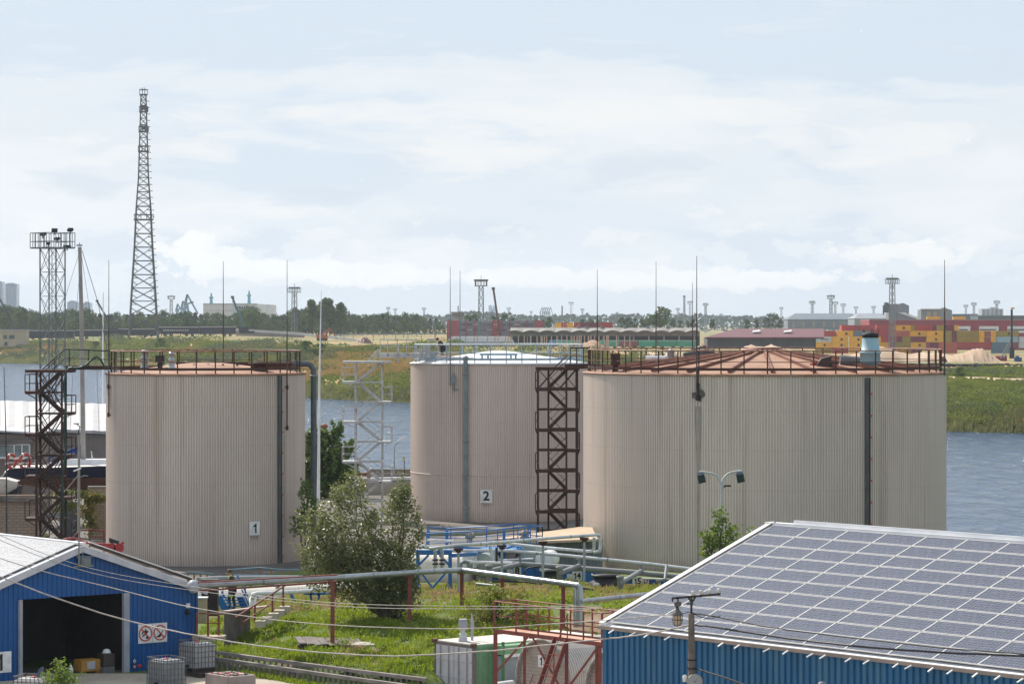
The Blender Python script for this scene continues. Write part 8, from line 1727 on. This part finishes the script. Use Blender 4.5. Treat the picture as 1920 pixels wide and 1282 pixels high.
# --- the tree in front: several stems fanning out, two crowns of fine sprays
def near_tree(name, label, base, lobes, leafm, size, seed, stems, dens=1.0, cat='tree', spray=(.45, .95)):
    rnd = random.Random(seed); base = Vector(base); t = thing(name, label, cat, base); tr = MB(); cr = MB(); k = 0
    for c, r in lobes:
        c = Vector(c); n = int(r.x * r.z * 34 * dens)
        tips = []
        for i in range(n):
            while True:
                d = Vector((rnd.uniform(-1, 1), rnd.uniform(-1, 1), rnd.uniform(-1, 1)))
                if .12 < d.length < 1: break
            d = d.normalized() * (d.length ** .55)
            tips.append(c + Vector((d.x * r.x, d.y * r.y, d.z * r.z)))
        for i in range(stems):
            q = tips[rnd.randrange(len(tips))]; P_ = stem(tr, base + Vector((rnd.uniform(-.15, .15), rnd.uniform(-.15, .15), 0)), q, .07, .012, rnd, 6, .12); 
        for i, q in enumerate(tips):
            if i % 5 == 0:
                s = base.lerp(c, rnd.uniform(.4, .95)); stem(tr, s, q, .014, .004, rnd, 3, .1)
            out = (q - (c - UP * r.z * .7)).normalized(); d = (out * .7 + UP * rnd.uniform(.2, .75) + Vector((rnd.uniform(-.4, .4), rnd.uniform(-.4, .4), 0))).normalized(); L_ = rnd.uniform(*spray)
            m = int(L_ * 46)
            for j in range(m):
                f = rnd.random(); w = .16 * (1 - .5 * f); p = q + d * (L_ * (f - .3)) + Vector((rnd.gauss(0, w), rnd.gauss(0, w), rnd.gauss(0, w))); leaf(cr, p, size * rnd.uniform(.7, 1.25), rnd)
    tr.build('trunk', M_bark, t); cr.build('crown', leafm, t); return t
Dt = 131; b = Vector((WX(735, Dt), Dt, gz(WX(735, Dt), Dt) - .05))
def lob(px, py, rx, rz, D=Dt, ry=None): return (W(px, py, D), Vector((rx, ry or rx * .8, rz)))
near_tree('leafy_tree', 'many stemmed silvery green tree on the mound behind the silver pipeline', b, [lob(655, 1000, 1.35, 1.75), lob(612, 1030, 1.15, 1.1, Dt + .3), lob(690, 1070, 1.75, 1.15), lob(752, 1000, .82, 1.65, Dt + .4), lob(742, 1075, 1.05, 1.2), lob(655, 930, .6, .75), lob(752, 940, .45, .75, Dt + .4), lob(588, 1000, .55, .75), lob(640, 1085, 1.5, .6, Dt + .5), lob(725, 1110, 1.2, .8), lob(690, 1115, 1.5, .45, Dt + .2), lob(740, 1140, .8, .5)], ML_main, .15, 4, 2, 1.6)
Ds = 136; 
near_tree('young_tree', 'fresh green sapling behind the double lamp post', (WX(1352, Ds + 6), Ds + 6, 1.3), [lob(1357, 1010, .50, .75, Ds + 6), lob(1330, 1012, .30, .35, Ds + 6), lob(1372, 1020, .38, .5, Ds + 6), lob(1340, 1030, .5, .5, Ds + 6), lob(1350, 975, .15, .4, Ds + 6), lob(1408, 1003, .2, .25, Ds + 7)], ML_bright, .2, 7, 3, 1.6, spray=(.3, .6))
Db = 129.5
near_tree('leafy_bush', 'yellow green bush on the slope behind the red platform', (WX(930, Db), Db, gz(WX(930, Db), Db)), [lob(905, 1140, .85, .75, Db), lob(950, 1143, 1.0, .75, Db), lob(990, 1155, .8, .6, Db), lob(925, 1120, .5, .4, Db), lob(895, 1165, .5, .6, Db), lob(1010, 1170, .6, .45, Db)], leafmat('autumn_tinged_leaf', (.10, .14, .02), (.22, .19, .03), .42, .5, 1.0), .15, 9, 4, 1.2, 'bush', (.3, .6))
Dq = 106
near_tree('young_bush', 'bright green maple seedling at the bottom edge before the open gate', (WX(113, Dq), Dq, 0), [lob(113, 1262, .22, .42, Dq), lob(100, 1275, .32, .25, Dq), lob(128, 1274, .3, .25, Dq), lob(113, 1290, .5, .4, Dq)], ML_bright, .13, 12, 2, 4.5, 'bush', (.2, .4))
Dg = 232
near_tree('broad_tree', 'dark green broad tree between the tanks in front of the river', (WX(615, Dg), Dg, .6), [lob(595, 860, 1.3, 1.7, Dg), lob(628, 850, 1.4, 1.4, Dg), lob(612, 885, 2.2, 1.7, Dg), lob(600, 915, 1.8, 1.0, Dg), lob(640, 910, 1.4, 1.0, Dg), lob(650, 880, 1.0, 1.0, Dg), lob(590, 835, .7, .9, Dg), lob(630, 825, .7, .7, Dg)], ML_dark, .34, 15, 4, .55, spray=(.6, 1.2))
near_tree('slim_bush', 'dark green bush hugging the grey gooseneck pipe', (WX(573, 168), 168, .6), [lob(574, 935, .35, .9, 168), lob(578, 960, .4, .8, 168), lob(565, 985, .5, .5, 168)], ML_dark, .2, 17, 2, 1.6, 'bush', (.3, .6))
t = thing('wall_vine', 'green and yellowing vine spilling over the yard gate and brick pier', 'vine', W(150, 960, 187)); mb = MB(); rnd = random.Random(21); D = 186.6
for px, py, rx, rz, n in ((180, 934, .75, .3, 420), (165, 960, .45, .75, 420), (172, 985, .35, .6, 260), (125, 950, .8, .35, 300), (112, 930, .6, .4, 200), (140, 930, .6, .2, 120), (62, 985, .3, .6, 200), (80, 1005, .35, .3, 120), (145, 922, .6, .15, 120)):
    c = W(px, py, D)
    for k in range(n): leaf(mb, c + Vector((rnd.gauss(0, rx * .55), rnd.uniform(-.25, .3), rnd.gauss(0, rz * .55))), .2, rnd)
mb.build('foliage', ML_vine, t)
# --- grass on the mound (one mass)
rnd = random.Random(31); mb = MB(); md = MB()
def blade(m, x, y, z, h, rnd):
    a = rnd.uniform(0, 6.28); w = .012 + .012 * rnd.random(); l = rnd.uniform(.1, .55) * h; b = rnd.uniform(0, 6.28); i = len(m.v)
    m.v += [(x - w * math.cos(a), y - w * math.sin(a), z), (x + w * math.cos(a), y + w * math.sin(a), z), (x + l * .4 * math.cos(b) + w * math.cos(a), y + l * .4 * math.sin(b) + w * math.sin(a), z + h * .6), (x + l * math.cos(b), y + l * math.sin(b), z + h)]
    m.f.append((i, i + 1, i + 2, i + 3)); m.m.append(0); m.sm.append(False)
def nz(x, y): return math.sin(x * .83 + 1.3 * math.sin(y * .41)) * math.sin(y * .67 + 1.1 * math.sin(x * .53)) + .5 * math.sin(x * 2.1 + y * 1.7) * math.sin(y * 2.3 - x)
for k in range(46000):
    y = rnd.uniform(118.4, 147); x = rnd.uniform(-13.4, 9)
    if y < 123.1 - max(0, min(3.8, (x + 11.7) * .5)) or (y < 122.6 and (x < -12 or x > -2.5)): continue
    px = CX + FPX * x / y; slope = y < 136; v = nz(x, y)
    dry = (v > .15 and not slope) or (v > .95) or (not slope and rnd.random() < .45)
    if not slope and rnd.random() < .35: continue
    if x > 1.7 and y < 135.5 and rnd.random() < .93: continue
    h = rnd.uniform(.07, .2) * (1.25 if v < -.3 else .9) * (1.3 if y < 124 else 1)
    if rnd.random() < .04: h *= 1.8
    z = gz(x, y) - .02
    for j in range(3): blade(md if dry else mb, x + rnd.gauss(0, .06), y + rnd.gauss(0, .06), z, h * rnd.uniform(.6, 1.2), rnd)
for k in range(2200):      # broad weeds
    y = rnd.uniform(119, 137); x = rnd.uniform(-13, 5)
    if y < 123.1 - max(0, min(3.8, (x + 11.7) * .5)) or y < 122.6 and (x < -12 or x > -2.5): continue
    if nz(x * 1.3, y * 1.1) < .1: continue
    z = gz(x, y)
    for j in range(7): leaf(mb, Vector((x + rnd.gauss(0, .12), y + rnd.gauss(0, .12), z + rnd.uniform(.05, .24))), .13, rnd, .7)
for k in range(700):     # ragged verge at the foot of the sleeper wall
    f = rnd.random(); x = -12.2 + 8.6 * f; y = 121.9 - 3.9 * f - rnd.uniform(.1, .9); z = gz(x, y) - .01
    for j in range(4): blade(mb, x + rnd.gauss(0, .05), y + rnd.gauss(0, .05), z, rnd.uniform(.08, .3), rnd)
tag(mb.build('grass', ML_grass), kind='stuff'); tag(md.build('dry_grass', ML_dry), kind='stuff')
# weeds and tufts on the tank farm ground, further back
# --- scrub, reeds and grass on the far bank (masses)
rnd = random.Random(41); sa = MB(); sb = MB(); rd = MB(); gr = MB()
def clump(m, x, y, r, h, n, s):
    z = fz(x, y)
    for k in range(n):
        a = rnd.uniform(0, 6.28); q = rnd.random() ** .5; zz = rnd.random(); rr = r * q * math.sqrt(max(.05, 1 - (zz * .9) ** 2))
        leaf(m, Vector((x + rr * math.cos(a), y + rr * math.sin(a), z + h * zz * (1.05 - .25 * q))), s * rnd.uniform(.6, 1.3), rnd, .7)
def seen(t0, t1): return rnd.uniform((t0 - CX) / FPX, (t1 - CX) / FPX)
for lo, hi, n, d0, d1 in ((-40, 210, 240, 6, 190), (195, 590, 520, 25, 330), (560, 860, 420, 5, 330), (1740, 2150, 520, 3, 150), (1740, 2150, 30, 200, 222), (850, 1300, 200, 5, 300), (1300, 1760, 260, 3, 200), (-330, -40, 120, 6, 190)):
    for k in range(n):
        t_ = seen(lo, hi); d = d0 + (d1 - d0) * rnd.random() ** 1.2; y = shore(t_) + d; x = t_ * y; v = math.sin(x * .06 + 1.7 * math.sin(y * .021)) + .6 * math.sin(y * .045 + x * .02)
        px = CX + FPX * t_
        if px > 1740 and d > 110 and d < 200 and rnd.random() < .6: continue
        if 590 < px < 860 and 55 < d < 240 and rnd.random() < .85: continue
        if px < 600 and v < 0 and rnd.random() < .5: continue
        if px < 120 and 15 < d < 120 and rnd.random() < .7: continue
        if v < -.9: continue
        big = 1 + .8 * (rnd.random() < .25); s = y / 700
        clump(sb if v > .45 or rnd.random() < .2 else sa, x, y, 2.7 * big * (.7 + .3 * s), (1.3 + .7 * big) * (.8 + .25 * s), 120, (.40 if y < 760 else .46) * (.65 + .4 * s))
tag(sa.build('shrubbery', ML_scrub), kind='stuff'); tag(sb.build('willow_shrubbery', ML_scrubd), kind='stuff')
for lo, hi, n in ((-40, 200, 1700), (570, 860, 2200), (1740, 2150, 4200), (200, 570, 900), (860, 1740, 3200), (-330, -40, 900)):
    for k in range(n):
        t_ = seen(lo, hi); d = rnd.uniform(-1.0, 24 if lo > 1000 else 16); y = shore(t_) + d; x = t_ * y; z = max(fz(x, y), -2.6); h = rnd.uniform(.8, 1.5) * (1 + .45 * math.sin(x * .9 + 2 * math.sin(y * .23)))
        for j in range(5):
            a = rnd.uniform(0, 6.28); w = .085 * y / 500; l = rnd.uniform(.1, .6); i = len(rd.v); xx, yy = x + rnd.gauss(0, .5), y + rnd.gauss(0, .5)
            rd.v += [(xx - w, yy, z - .3), (xx + w, yy, z - .3), (xx + l + w * .6, yy, z + h * .7), (xx + l * 1.6, yy, z + h)]; rd.f.append((i, i + 1, i + 2, i + 3)); rd.m.append(0); rd.sm.append(False)
tag(rd.build('reeds', ML_reed), kind='stuff')
for lo, hi, n, d1 in ((1740, 2150, 8200, 300), (860, 1740, 4500, 250), (-330, -40, 1200, 200), (-40, 200, 2600, 200), (560, 860, 3400, 320), (200, 560, 2000, 320)):
    for k in range(n):
        t_ = seen(lo, hi); d = rnd.uniform(8, d1); y = shore(t_) + d; x = t_ * y; px = CX + FPX * t_
        if px > 1740 and 176 < d < 194: continue
        if px < 120 and 30 < d < 95 and rnd.random() < .6: continue
        z = fz(x, y); h = rnd.uniform(.35, 1.0)
        for j in range(2):
            i = len(gr.v); w = .22 * y / 600; xx, yy = x + rnd.gauss(0, .6), y + rnd.gauss(0, .6); l = rnd.uniform(-.4, .5)
            gr.v += [(xx - w * 2, yy, z - .1), (xx + w * 2, yy, z - .1), (xx + l + w, yy, z + h), (xx + l - w, yy, z + h * 1.1)]; gr.f.append((i, i + 1, i + 2, i + 3)); gr.m.append(1 if math.sin(x * .05) + math.sin(y * .04 + x * .03) > (.2 if d < 190 else 1.2) or (560 < px < 860 and d > 45) else 0); gr.sm.append(False)
tag(gr.build('bank_grass', [ML_scrub, leafmat('tawny_bank_grass', (.20, .16, .055), (.27, .19, .075), .3, .6, .1)]), kind='stuff')
# sandy slope and path strips on the far bank
def strip(name, pts, m):
    mb = MB(); vs = []
    for px, d0, d1 in pts:
        t_ = (px - CX) / FPX
        for j in range(4):
            y = shore(t_) + d0 + (d1 - d0) * j / 3; vs.append((t_ * y, y, fz(t_ * y, y) + .12))
    mb.add(vs, [(4 * k + j, 4 * k + 4 + j, 4 * k + 5 + j, 4 * k + 1 + j) for k in range(len(pts) - 1) for j in range(3)], True); return tag(mb.build(name, m), kind='structure')
strip('sandy_path', [(1740, 180, 192), (1780, 178, 190), (1815, 176, 191), (1850, 179, 194), (1890, 177, 192), (1960, 180, 195), (2150, 178, 192)], M_sand)
strip('sandy_slope', [(-30, 22, 60), (10, 20, 48), (30, 26, 52), (48, 36, 95), (66, 60, 150), (80, 95, 170), (95, 130, 175)], M_sand)
strip('sandy_terrace', [(612, 82, 100), (650, 84, 126), (700, 86, 132), (750, 88, 130), (800, 95, 128), (860, 100, 125)], mat('orange_sand', (.50, .33, .18), (.40, .26, .13), scale=.15, rough=.95))
# --- trees of the far belt: five crowns, copied
def far_tree(kind, seed, leafm):
    rnd = random.Random(seed); r = thing('belt_tree', 'tree', 'tree', (0, 0, 0)); H = {'round': 14, 'tall': 19, 'broad': 13, 'cone': 16, 'small': 8}[kind]; mb = MB()
    mb.tube([(0, 0, -1.5), (.1, 0, H * .45), (0, .1, H * .75)], H * .02 + .05, 6, True, .06)
    for k in range(6): a = k * 1.05; mb.tube([(0, 0, H * (.25 + .06 * k)), (H * .18 * math.cos(a), H * .18 * math.sin(a), H * (.45 + .06 * k))], .12, 5, True, .04)
    mb.build('trunk', M_bark, r, world=False); mb = MB(); blobs = []
    for k in range(26):
        f = rnd.random()
        if kind == 'tall': z = H * (.22 + .78 * f); rad = H * .17 * (1.15 - .55 * f); br = H * .10
        elif kind == 'cone': z = H * (.12 + .86 * f); rad = H * .24 * (1.05 - .9 * f); br = H * .08
        elif kind == 'broad': z = H * (.08 + .87 * f); rad = H * .45 * math.sin(math.pi * (.24 + .66 * f)); br = H * .14
        else: z = H * (.10 + .88 * f); rad = H * .34 * math.sin(math.pi * (.22 + .66 * f)); br = H * .13
        a = rnd.uniform(0, 6.28); q = rad * rnd.uniform(.45, 1); blobs.append((Vector((q * math.cos(a), q * math.sin(a), z)), br * rnd.uniform(.7, 1.3)))
    for c, br in blobs:
        for j in range(34):
            d = Vector((rnd.gauss(0, 1), rnd.gauss(0, 1), rnd.gauss(0, 1))).normalized(); leaf(mb, c + d * br * rnd.uniform(.6, 1.05), H * .085 * rnd.uniform(.6, 1.3), rnd, .8)
    mb.build('crown', leafm, r, world=False); return r, H
PR = {}
for i, (k, lm_) in enumerate((('round', ML_far), ('tall', ML_far2), ('broad', ML_far), ('cone', ML_far), ('small', ML_far2), ('round', ML_far2))): PR[i] = far_tree(k, 50 + i, lm_)
used = set()
def put(i, px, D, ytop, label, group, zb=None, wide=1.0):
    r, H = PR[i]; x = WX(px, D); zb = fz(x, D) if zb is None else zb; h = WZ(ytop, D) - zb
    if i not in used: o = r; used.add(i)
    else: o = copy_tree(r)
    s = h / H; o.location = (x, D, zb); o.scale = (s * wide, s * wide, s); o.rotation_euler.z = rnd.uniform(0, 6.28); o['label'] = label; o['group'] = group
rnd = random.Random(61)
sky_l = [(-20, 574), (10, 575), (40, 576), (50, 580), (62, 588), (72, 586), (85, 589), (110, 583), (130, 580), (150, 582), (165, 580), (185, 586), (200, 589), (215, 585), (235, 590), (260, 586), (290, 590), (305, 584), (330, 586), (350, 584), (370, 588), (385, 590), (400, 589), (425, 591), (455, 582), (470, 578), (485, 583), (510, 592), (535, 592), (550, 578), (565, 580), (588, 572), (612, 567), (640, 575), (655, 591), (680, 594), (700, 590), (718, 585), (740, 590), (765, 588), (790, 590), (810, 596), (835, 600)]
px = -15
while px < 835:
    yt = interp(px, sky_l) + rnd.uniform(-1, 3.5); put(rnd.choice((0, 2, 2, 5, 3)), px, 1800 + rnd.uniform(-40, 60), yt, 'dark green tree in the dense belt across the river', 'dense tree belt across the river', WZ(622, 1800)); px += rnd.uniform(8, 12)
px = -10
while px < 835:
    put(rnd.choice((0, 2, 5, 4)), px, 1640 + rnd.uniform(-25, 25), interp(px, sky_l) + rnd.uniform(9, 18), 'lighter tree along the front of the dense belt', 'front trees of the dense belt', WZ(627, 1640)); px += rnd.uniform(9, 15)
for px, yt, lab, w in ((587, 567, 'tall poplar in the dense belt, left of the white flagpole', 1.1), (612, 564, 'tallest broad poplar in the dense belt, right of the white flagpole', 1.25), (640, 572, 'pointed poplar at the right of the tall group', 1.0)): put(1, px, 1500, yt, lab, 'tall poplars', WZ(624, 1500), w)
put(3, 553, 1560, 578, 'dark cone shaped tree below the floodlight mast by the poplars', 'tall poplars', WZ(624, 1560), 1.2); put(5, 470, 1480, 577, 'light green tree covering the factory lettering', 'tall poplars', WZ(622, 1480), 1.1)
put(5, 1237, 1450, 571.5, 'large round tree rising alone above the wavy roofed depot', 'ridge trees', WZ(618, 1450), 1.25)
for px, yt in ((1030, 597), (1018, 601), (1092, 600), (1106, 597), (1124, 599), (1166, 596), (1178, 597), (1190, 598), (1204, 600), (1214, 596), (1262, 600), (1275, 602), (1290, 603), (1300, 600), (876, 592), (890, 590), (926, 594), (946, 591), (960, 597), (1005, 600), (1335, 600), (1400, 600), (1418, 601)):
    put(rnd.choice((0, 2, 4, 5)), px, 1560, yt - 1, 'bushy tree on the ridge behind the wavy roofed depot', 'ridge trees', WZ(616, 1560))
for px, yt, w in ((1448, 588, 1.5), (1438, 596, 1.2), (1464, 600, 1.1)): put(2, px, 2000, yt, 'broad grey green tree beside the hipped depots', 'ridge trees', WZ(614, 2000), w)
put(4, 1800, 640, 688, 'lone small bush on the grassy far bank', 'bank bushes', None, 1.3)
for px, D, yt, w in ((430, 1090, 652, 1.8), (530, 900, 655, 1.6), (575, 830, 640, 1.5), (600, 820, 645, 1.8), (590, 800, 655, 1.6), (300, 1150, 634, 1.6), (250, 1250, 641, 1.6), (180, 1240, 640, 1.4), (205, 1230, 644, 1.5), (700, 800, 700, 1.5)): put(4, px, D, yt, 'grey green round bush on the far bank slope', 'round bushes of the far bank', None, w)
# distant forest, one bluish mass
rnd = random.Random(71); mb = MB()
prof = [(-60, 592), (830, 592), (850, 588), (880, 584), (905, 586), (960, 589), (1000, 594), (1040, 592), (1080, 590), (1130, 592), (1180, 590), (1205, 589), (1225, 592), (1262, 594), (1290, 590), (1325, 590), (1345, 594), (1370, 594), (1400, 593), (1430, 596), (1480, 596), (1520, 598), (1960, 597)]
for k in range(11000):
    px = rnd.uniform(-60, 1960); D = rnd.uniform(3700, 4500); yt = interp(px, prof) + 1.2 * math.sin(px * .21) + .8 * math.sin(px * .53); z1 = WZ(yt, D); z0 = 0
    f = rnd.random() ** .6; leaf(mb, Vector((WX(px, D), D, z0 + (z1 - z0) * f)), rnd.uniform(3.5, 6.5), rnd, .9)
tag(mb.build('distant_forest', leafmat('distant_forest_foliage', (.05, .08, .045), (.062, .09, .055), .02, .95, .01, .02)), kind='stuff')
rnd = random.Random(73)
# ------------------------------------------------------------------ people
def person(label, base, joints, edges, radii, parts):
    """One skinned body; joints in the person's frame; parts: clothing meshes grown the same way."""
    t = thing('person', label, 'person', base)
    def grow(name, js, es, rs, m, sub=2):
        me = bpy.data.meshes.new(name); me.from_pydata([joints[j] if isinstance(j, str) else j for j in js], es, []); o = bpy.data.objects.new(name, me); col.objects.link(o)
        sk = o.modifiers.new('skin', 'SKIN'); sb = o.modifiers.new('sub', 'SUBSURF'); sb.levels = sb.render_levels = sub
        if not me.skin_vertices: 
            bpy.context.view_layer.objects.active = o
        for v, r in zip(me.skin_vertices[0].data, rs): v.radius = (r, r) if isinstance(r, float) else r
        me.skin_vertices[0].data[0].use_root = True
        dg = bpy.context.evaluated_depsgraph_get(); m2 = bpy.data.meshes.new_from_object(o.evaluated_get(dg)); bpy.data.objects.remove(o)
        for p in m2.polygons: p.use_smooth = True
        m2.materials.clear(); m2.materials.append(m); o2 = bpy.data.objects.new(name, m2); col.objects.link(o2); o2.parent = t; return o2
    for p in parts: grow(*p)
    return t
skin = mat('skin_tone', (.50, .28, .20), (.45, .25, .18), scale=5); dkc = mat('dark_workwear', (.018, .02, .028), (.03, .032, .04), scale=6); hiv = mat('high_visibility_yellow', (.45, .62, .04), (.38, .55, .03), scale=5); hair = mat('brown_hair', (.08, .05, .03))
def body(label, base, J):
    E = [('pelvis', 'waist'), ('waist', 'chest'), ('chest', 'neck'), ('neck', 'head'), ('head', 'crown'), ('chest', 'sl'), ('sl', 'el'), ('el', 'wl'), ('chest', 'sr'), ('sr', 'er'), ('er', 'wr'), ('pelvis', 'hl'), ('hl', 'kl'), ('kl', 'al'), ('al', 'tl'), ('pelvis', 'hr'), ('hr', 'kr'), ('kr', 'ar'), ('ar', 'tr')]
    for s, w, e in (('l', 'wl', 'el'), ('r', 'wr', 'er')):          # palm, five fingers
        a = Vector(J[w]); d = (a - Vector(J[e])).normalized(); side = d.cross(Vector((0, 1, 0))); side = side.normalized() if side.length > .1 else Vector((1, 0, 0)); J['p' + s] = tuple(a + d * .085); E.append((w, 'p' + s))
        for k in range(4):
            q = a + d * (.10) + side * (.018 * (k - 1.5)); J['f%s%d' % (s, k)] = tuple(q + d * (.035)); J['g%s%d' % (s, k)] = tuple(q + d * (.06 + .01 * (k in (1, 2))) + side.cross(d) * .02); E += [('p' + s, 'f%s%d' % (s, k)), ('f%s%d' % (s, k), 'g%s%d' % (s, k))]
        J['th' + s] = tuple(a + d * .06 - side * .05); J['ti' + s] = tuple(a + d * .09 - side * .06); E += [(w, 'th' + s), ('th' + s, 'ti' + s)]
    RA_ = dict(pelvis=.15, waist=.13, chest=.16, neck=.055, head=.095, crown=.075, sl=.075, sr=.075, el=.05, er=.05, wl=.032, wr=.032, hl=.10, hr=.10, kl=.065, kr=.065, al=.045, ar=.045, tl=.04, tr=.04, pl=.03, pr=.03)
    names = list(J); idx = {n: i for i, n in enumerate(names)}
    def rad(n): return RA_.get(n, .010)
    parts = [('body', names, [(idx[a], idx[b]) for a, b in E], [rad(n) for n in names], skin)]
    def sub(name, ns, es, grow_, m):
        ix = {n: i for i, n in enumerate(ns)}; return (name, ns, [(ix[a], ix[b]) for a, b in es], [rad(n) + grow_ for n in ns], m)
    parts.append(sub('trousers', ['pelvis', 'hl', 'kl', 'al', 'hr', 'kr', 'ar'], [('pelvis', 'hl'), ('hl', 'kl'), ('kl', 'al'), ('pelvis', 'hr'), ('hr', 'kr'), ('kr', 'ar')], .018, dkc))
    parts.append(sub('jacket', ['chest', 'waist', 'pelvis', 'sl', 'el', 'sr', 'er'], [('chest', 'waist'), ('waist', 'pelvis'), ('chest', 'sl'), ('sl', 'el'), ('chest', 'sr'), ('sr', 'er')], .022, dkc))
    parts.append(('boot', ['al', 'tl'], [(0, 1)], [.055, .05], M_black)); parts.append(('boot', ['ar', 'tr'], [(0, 1)], [.055, .05], M_black))
    t = person(label, base, J, E, RA_, parts)
    h, c = Vector(J['head']), Vector(J['crown']); up = (c - h).normalized()
    fwd = Vector(J.get('face', (-1, 0, 0))) if False else FACE; 
    mb = MB(); mb.lathe(h + up * .05 - fwd * .02, [(.10, -.03), (.108, .02), (.095, .08), (.05, .12), (.005, .13)], 14); mb.build('hair', hair, t, world=False)
    side = fwd.cross(up).normalized(); mb = MB(); mb.prism([h + fwd * .085 + up * .02, h + fwd * .125 - up * .025, h + fwd * .085 - up * .03], side * .025); mb.build('nose', skin, t, world=False)
    for s in (-1, 1):
        mb = MB(); mb.box(h + fwd * .09 + side * (.035 * s) + up * .03, (.018, .018, .014)); mb.build('eye', M_black, t, world=False)
        mb = MB(); mb.box(h + side * (.098 * s) - fwd * .005, (.03, .02, .05)); mb.build('ear', skin, t, world=False)
    mb = MB(); mb.box(h + fwd * .088 - up * .055, (.02, .045, .01)); mb.build('mouth', mat('lip', (.3, .1, .09)), t, world=False)
    return t
FACE = Vector((-.95, -.3, 0)).normalized(); Dw = 137.4; bx = W(432, 1142, Dw)
J = dict(pelvis=(.10, 0, .92), waist=(.09, 0, 1.08), chest=(.03, 0, 1.32), neck=(-.02, 0, 1.5), head=(-.06, -.02, 1.62), crown=(-.05, -.02, 1.71), sl=(.02, -.19, 1.42), el=(.10, -.23, 1.14), wl=(-.10, -.22, 1.02), sr=(.05, .19, 1.42), er=(.12, .24, 1.14), wr=(-.08, .22, 1.0), hl=(.10, -.09, .90), kl=(-.06, -.10, .50), al=(.0, -.10, .10), tl=(-.15, -.12, .05), hr=(.10, .09, .90), kr=(.12, .10, .48), ar=(.20, .10, .08), tr=(.06, .10, .04))
pw = body('worker in dark clothes with yellow high visibility patches, walking on the blue steps', bx, J)
mb = MB()
for s in (-1, 1): mb.tube([(.03, s * .20, 1.46), (.0, s * .13, 1.5), (-.05, s * .09, 1.38)], .05, 8)
mb.build('shoulder_patch', hiv, pw, world=False)
mb = MB(); mb.lathe((.09, 0, .98), [(.165, 0), (.175, .05), (.165, .1)], 16); mb.build('hip_band', hiv, pw, world=False)
mb = MB(); mb.tube([(.04, -.105, .66), (.0, -.105, .56)], .103, 10); mb.build('knee_patch', hiv, pw, world=False)
FACE = Vector((-.8, -.6, 0)).normalized(); Dp_ = 206.5; bx = (WX(829, Dp_), Dp_, 11.18)
J = dict(pelvis=(.05, 0, .86), waist=(.0, 0, 1.0), chest=(-.12, 0, 1.20), neck=(-.24, 0, 1.32), head=(-.32, -.02, 1.40), crown=(-.35, -.02, 1.48), sl=(-.12, -.19, 1.28), el=(-.26, -.24, 1.04), wl=(-.40, -.2, .92), sr=(-.10, .19, 1.28), er=(-.24, .24, 1.04), wr=(-.38, .2, .9), hl=(.05, -.09, .84), kl=(-.04, -.1, .46), al=(.06, -.1, .08), tl=(-.08, -.12, .04), hr=(.05, .09, .84), kr=(.02, .1, .46), ar=(.12, .1, .08), tr=(-.02, .1, .04))
body('person in dark clothes stooping on the pale tank roof behind the rail', bx, J)
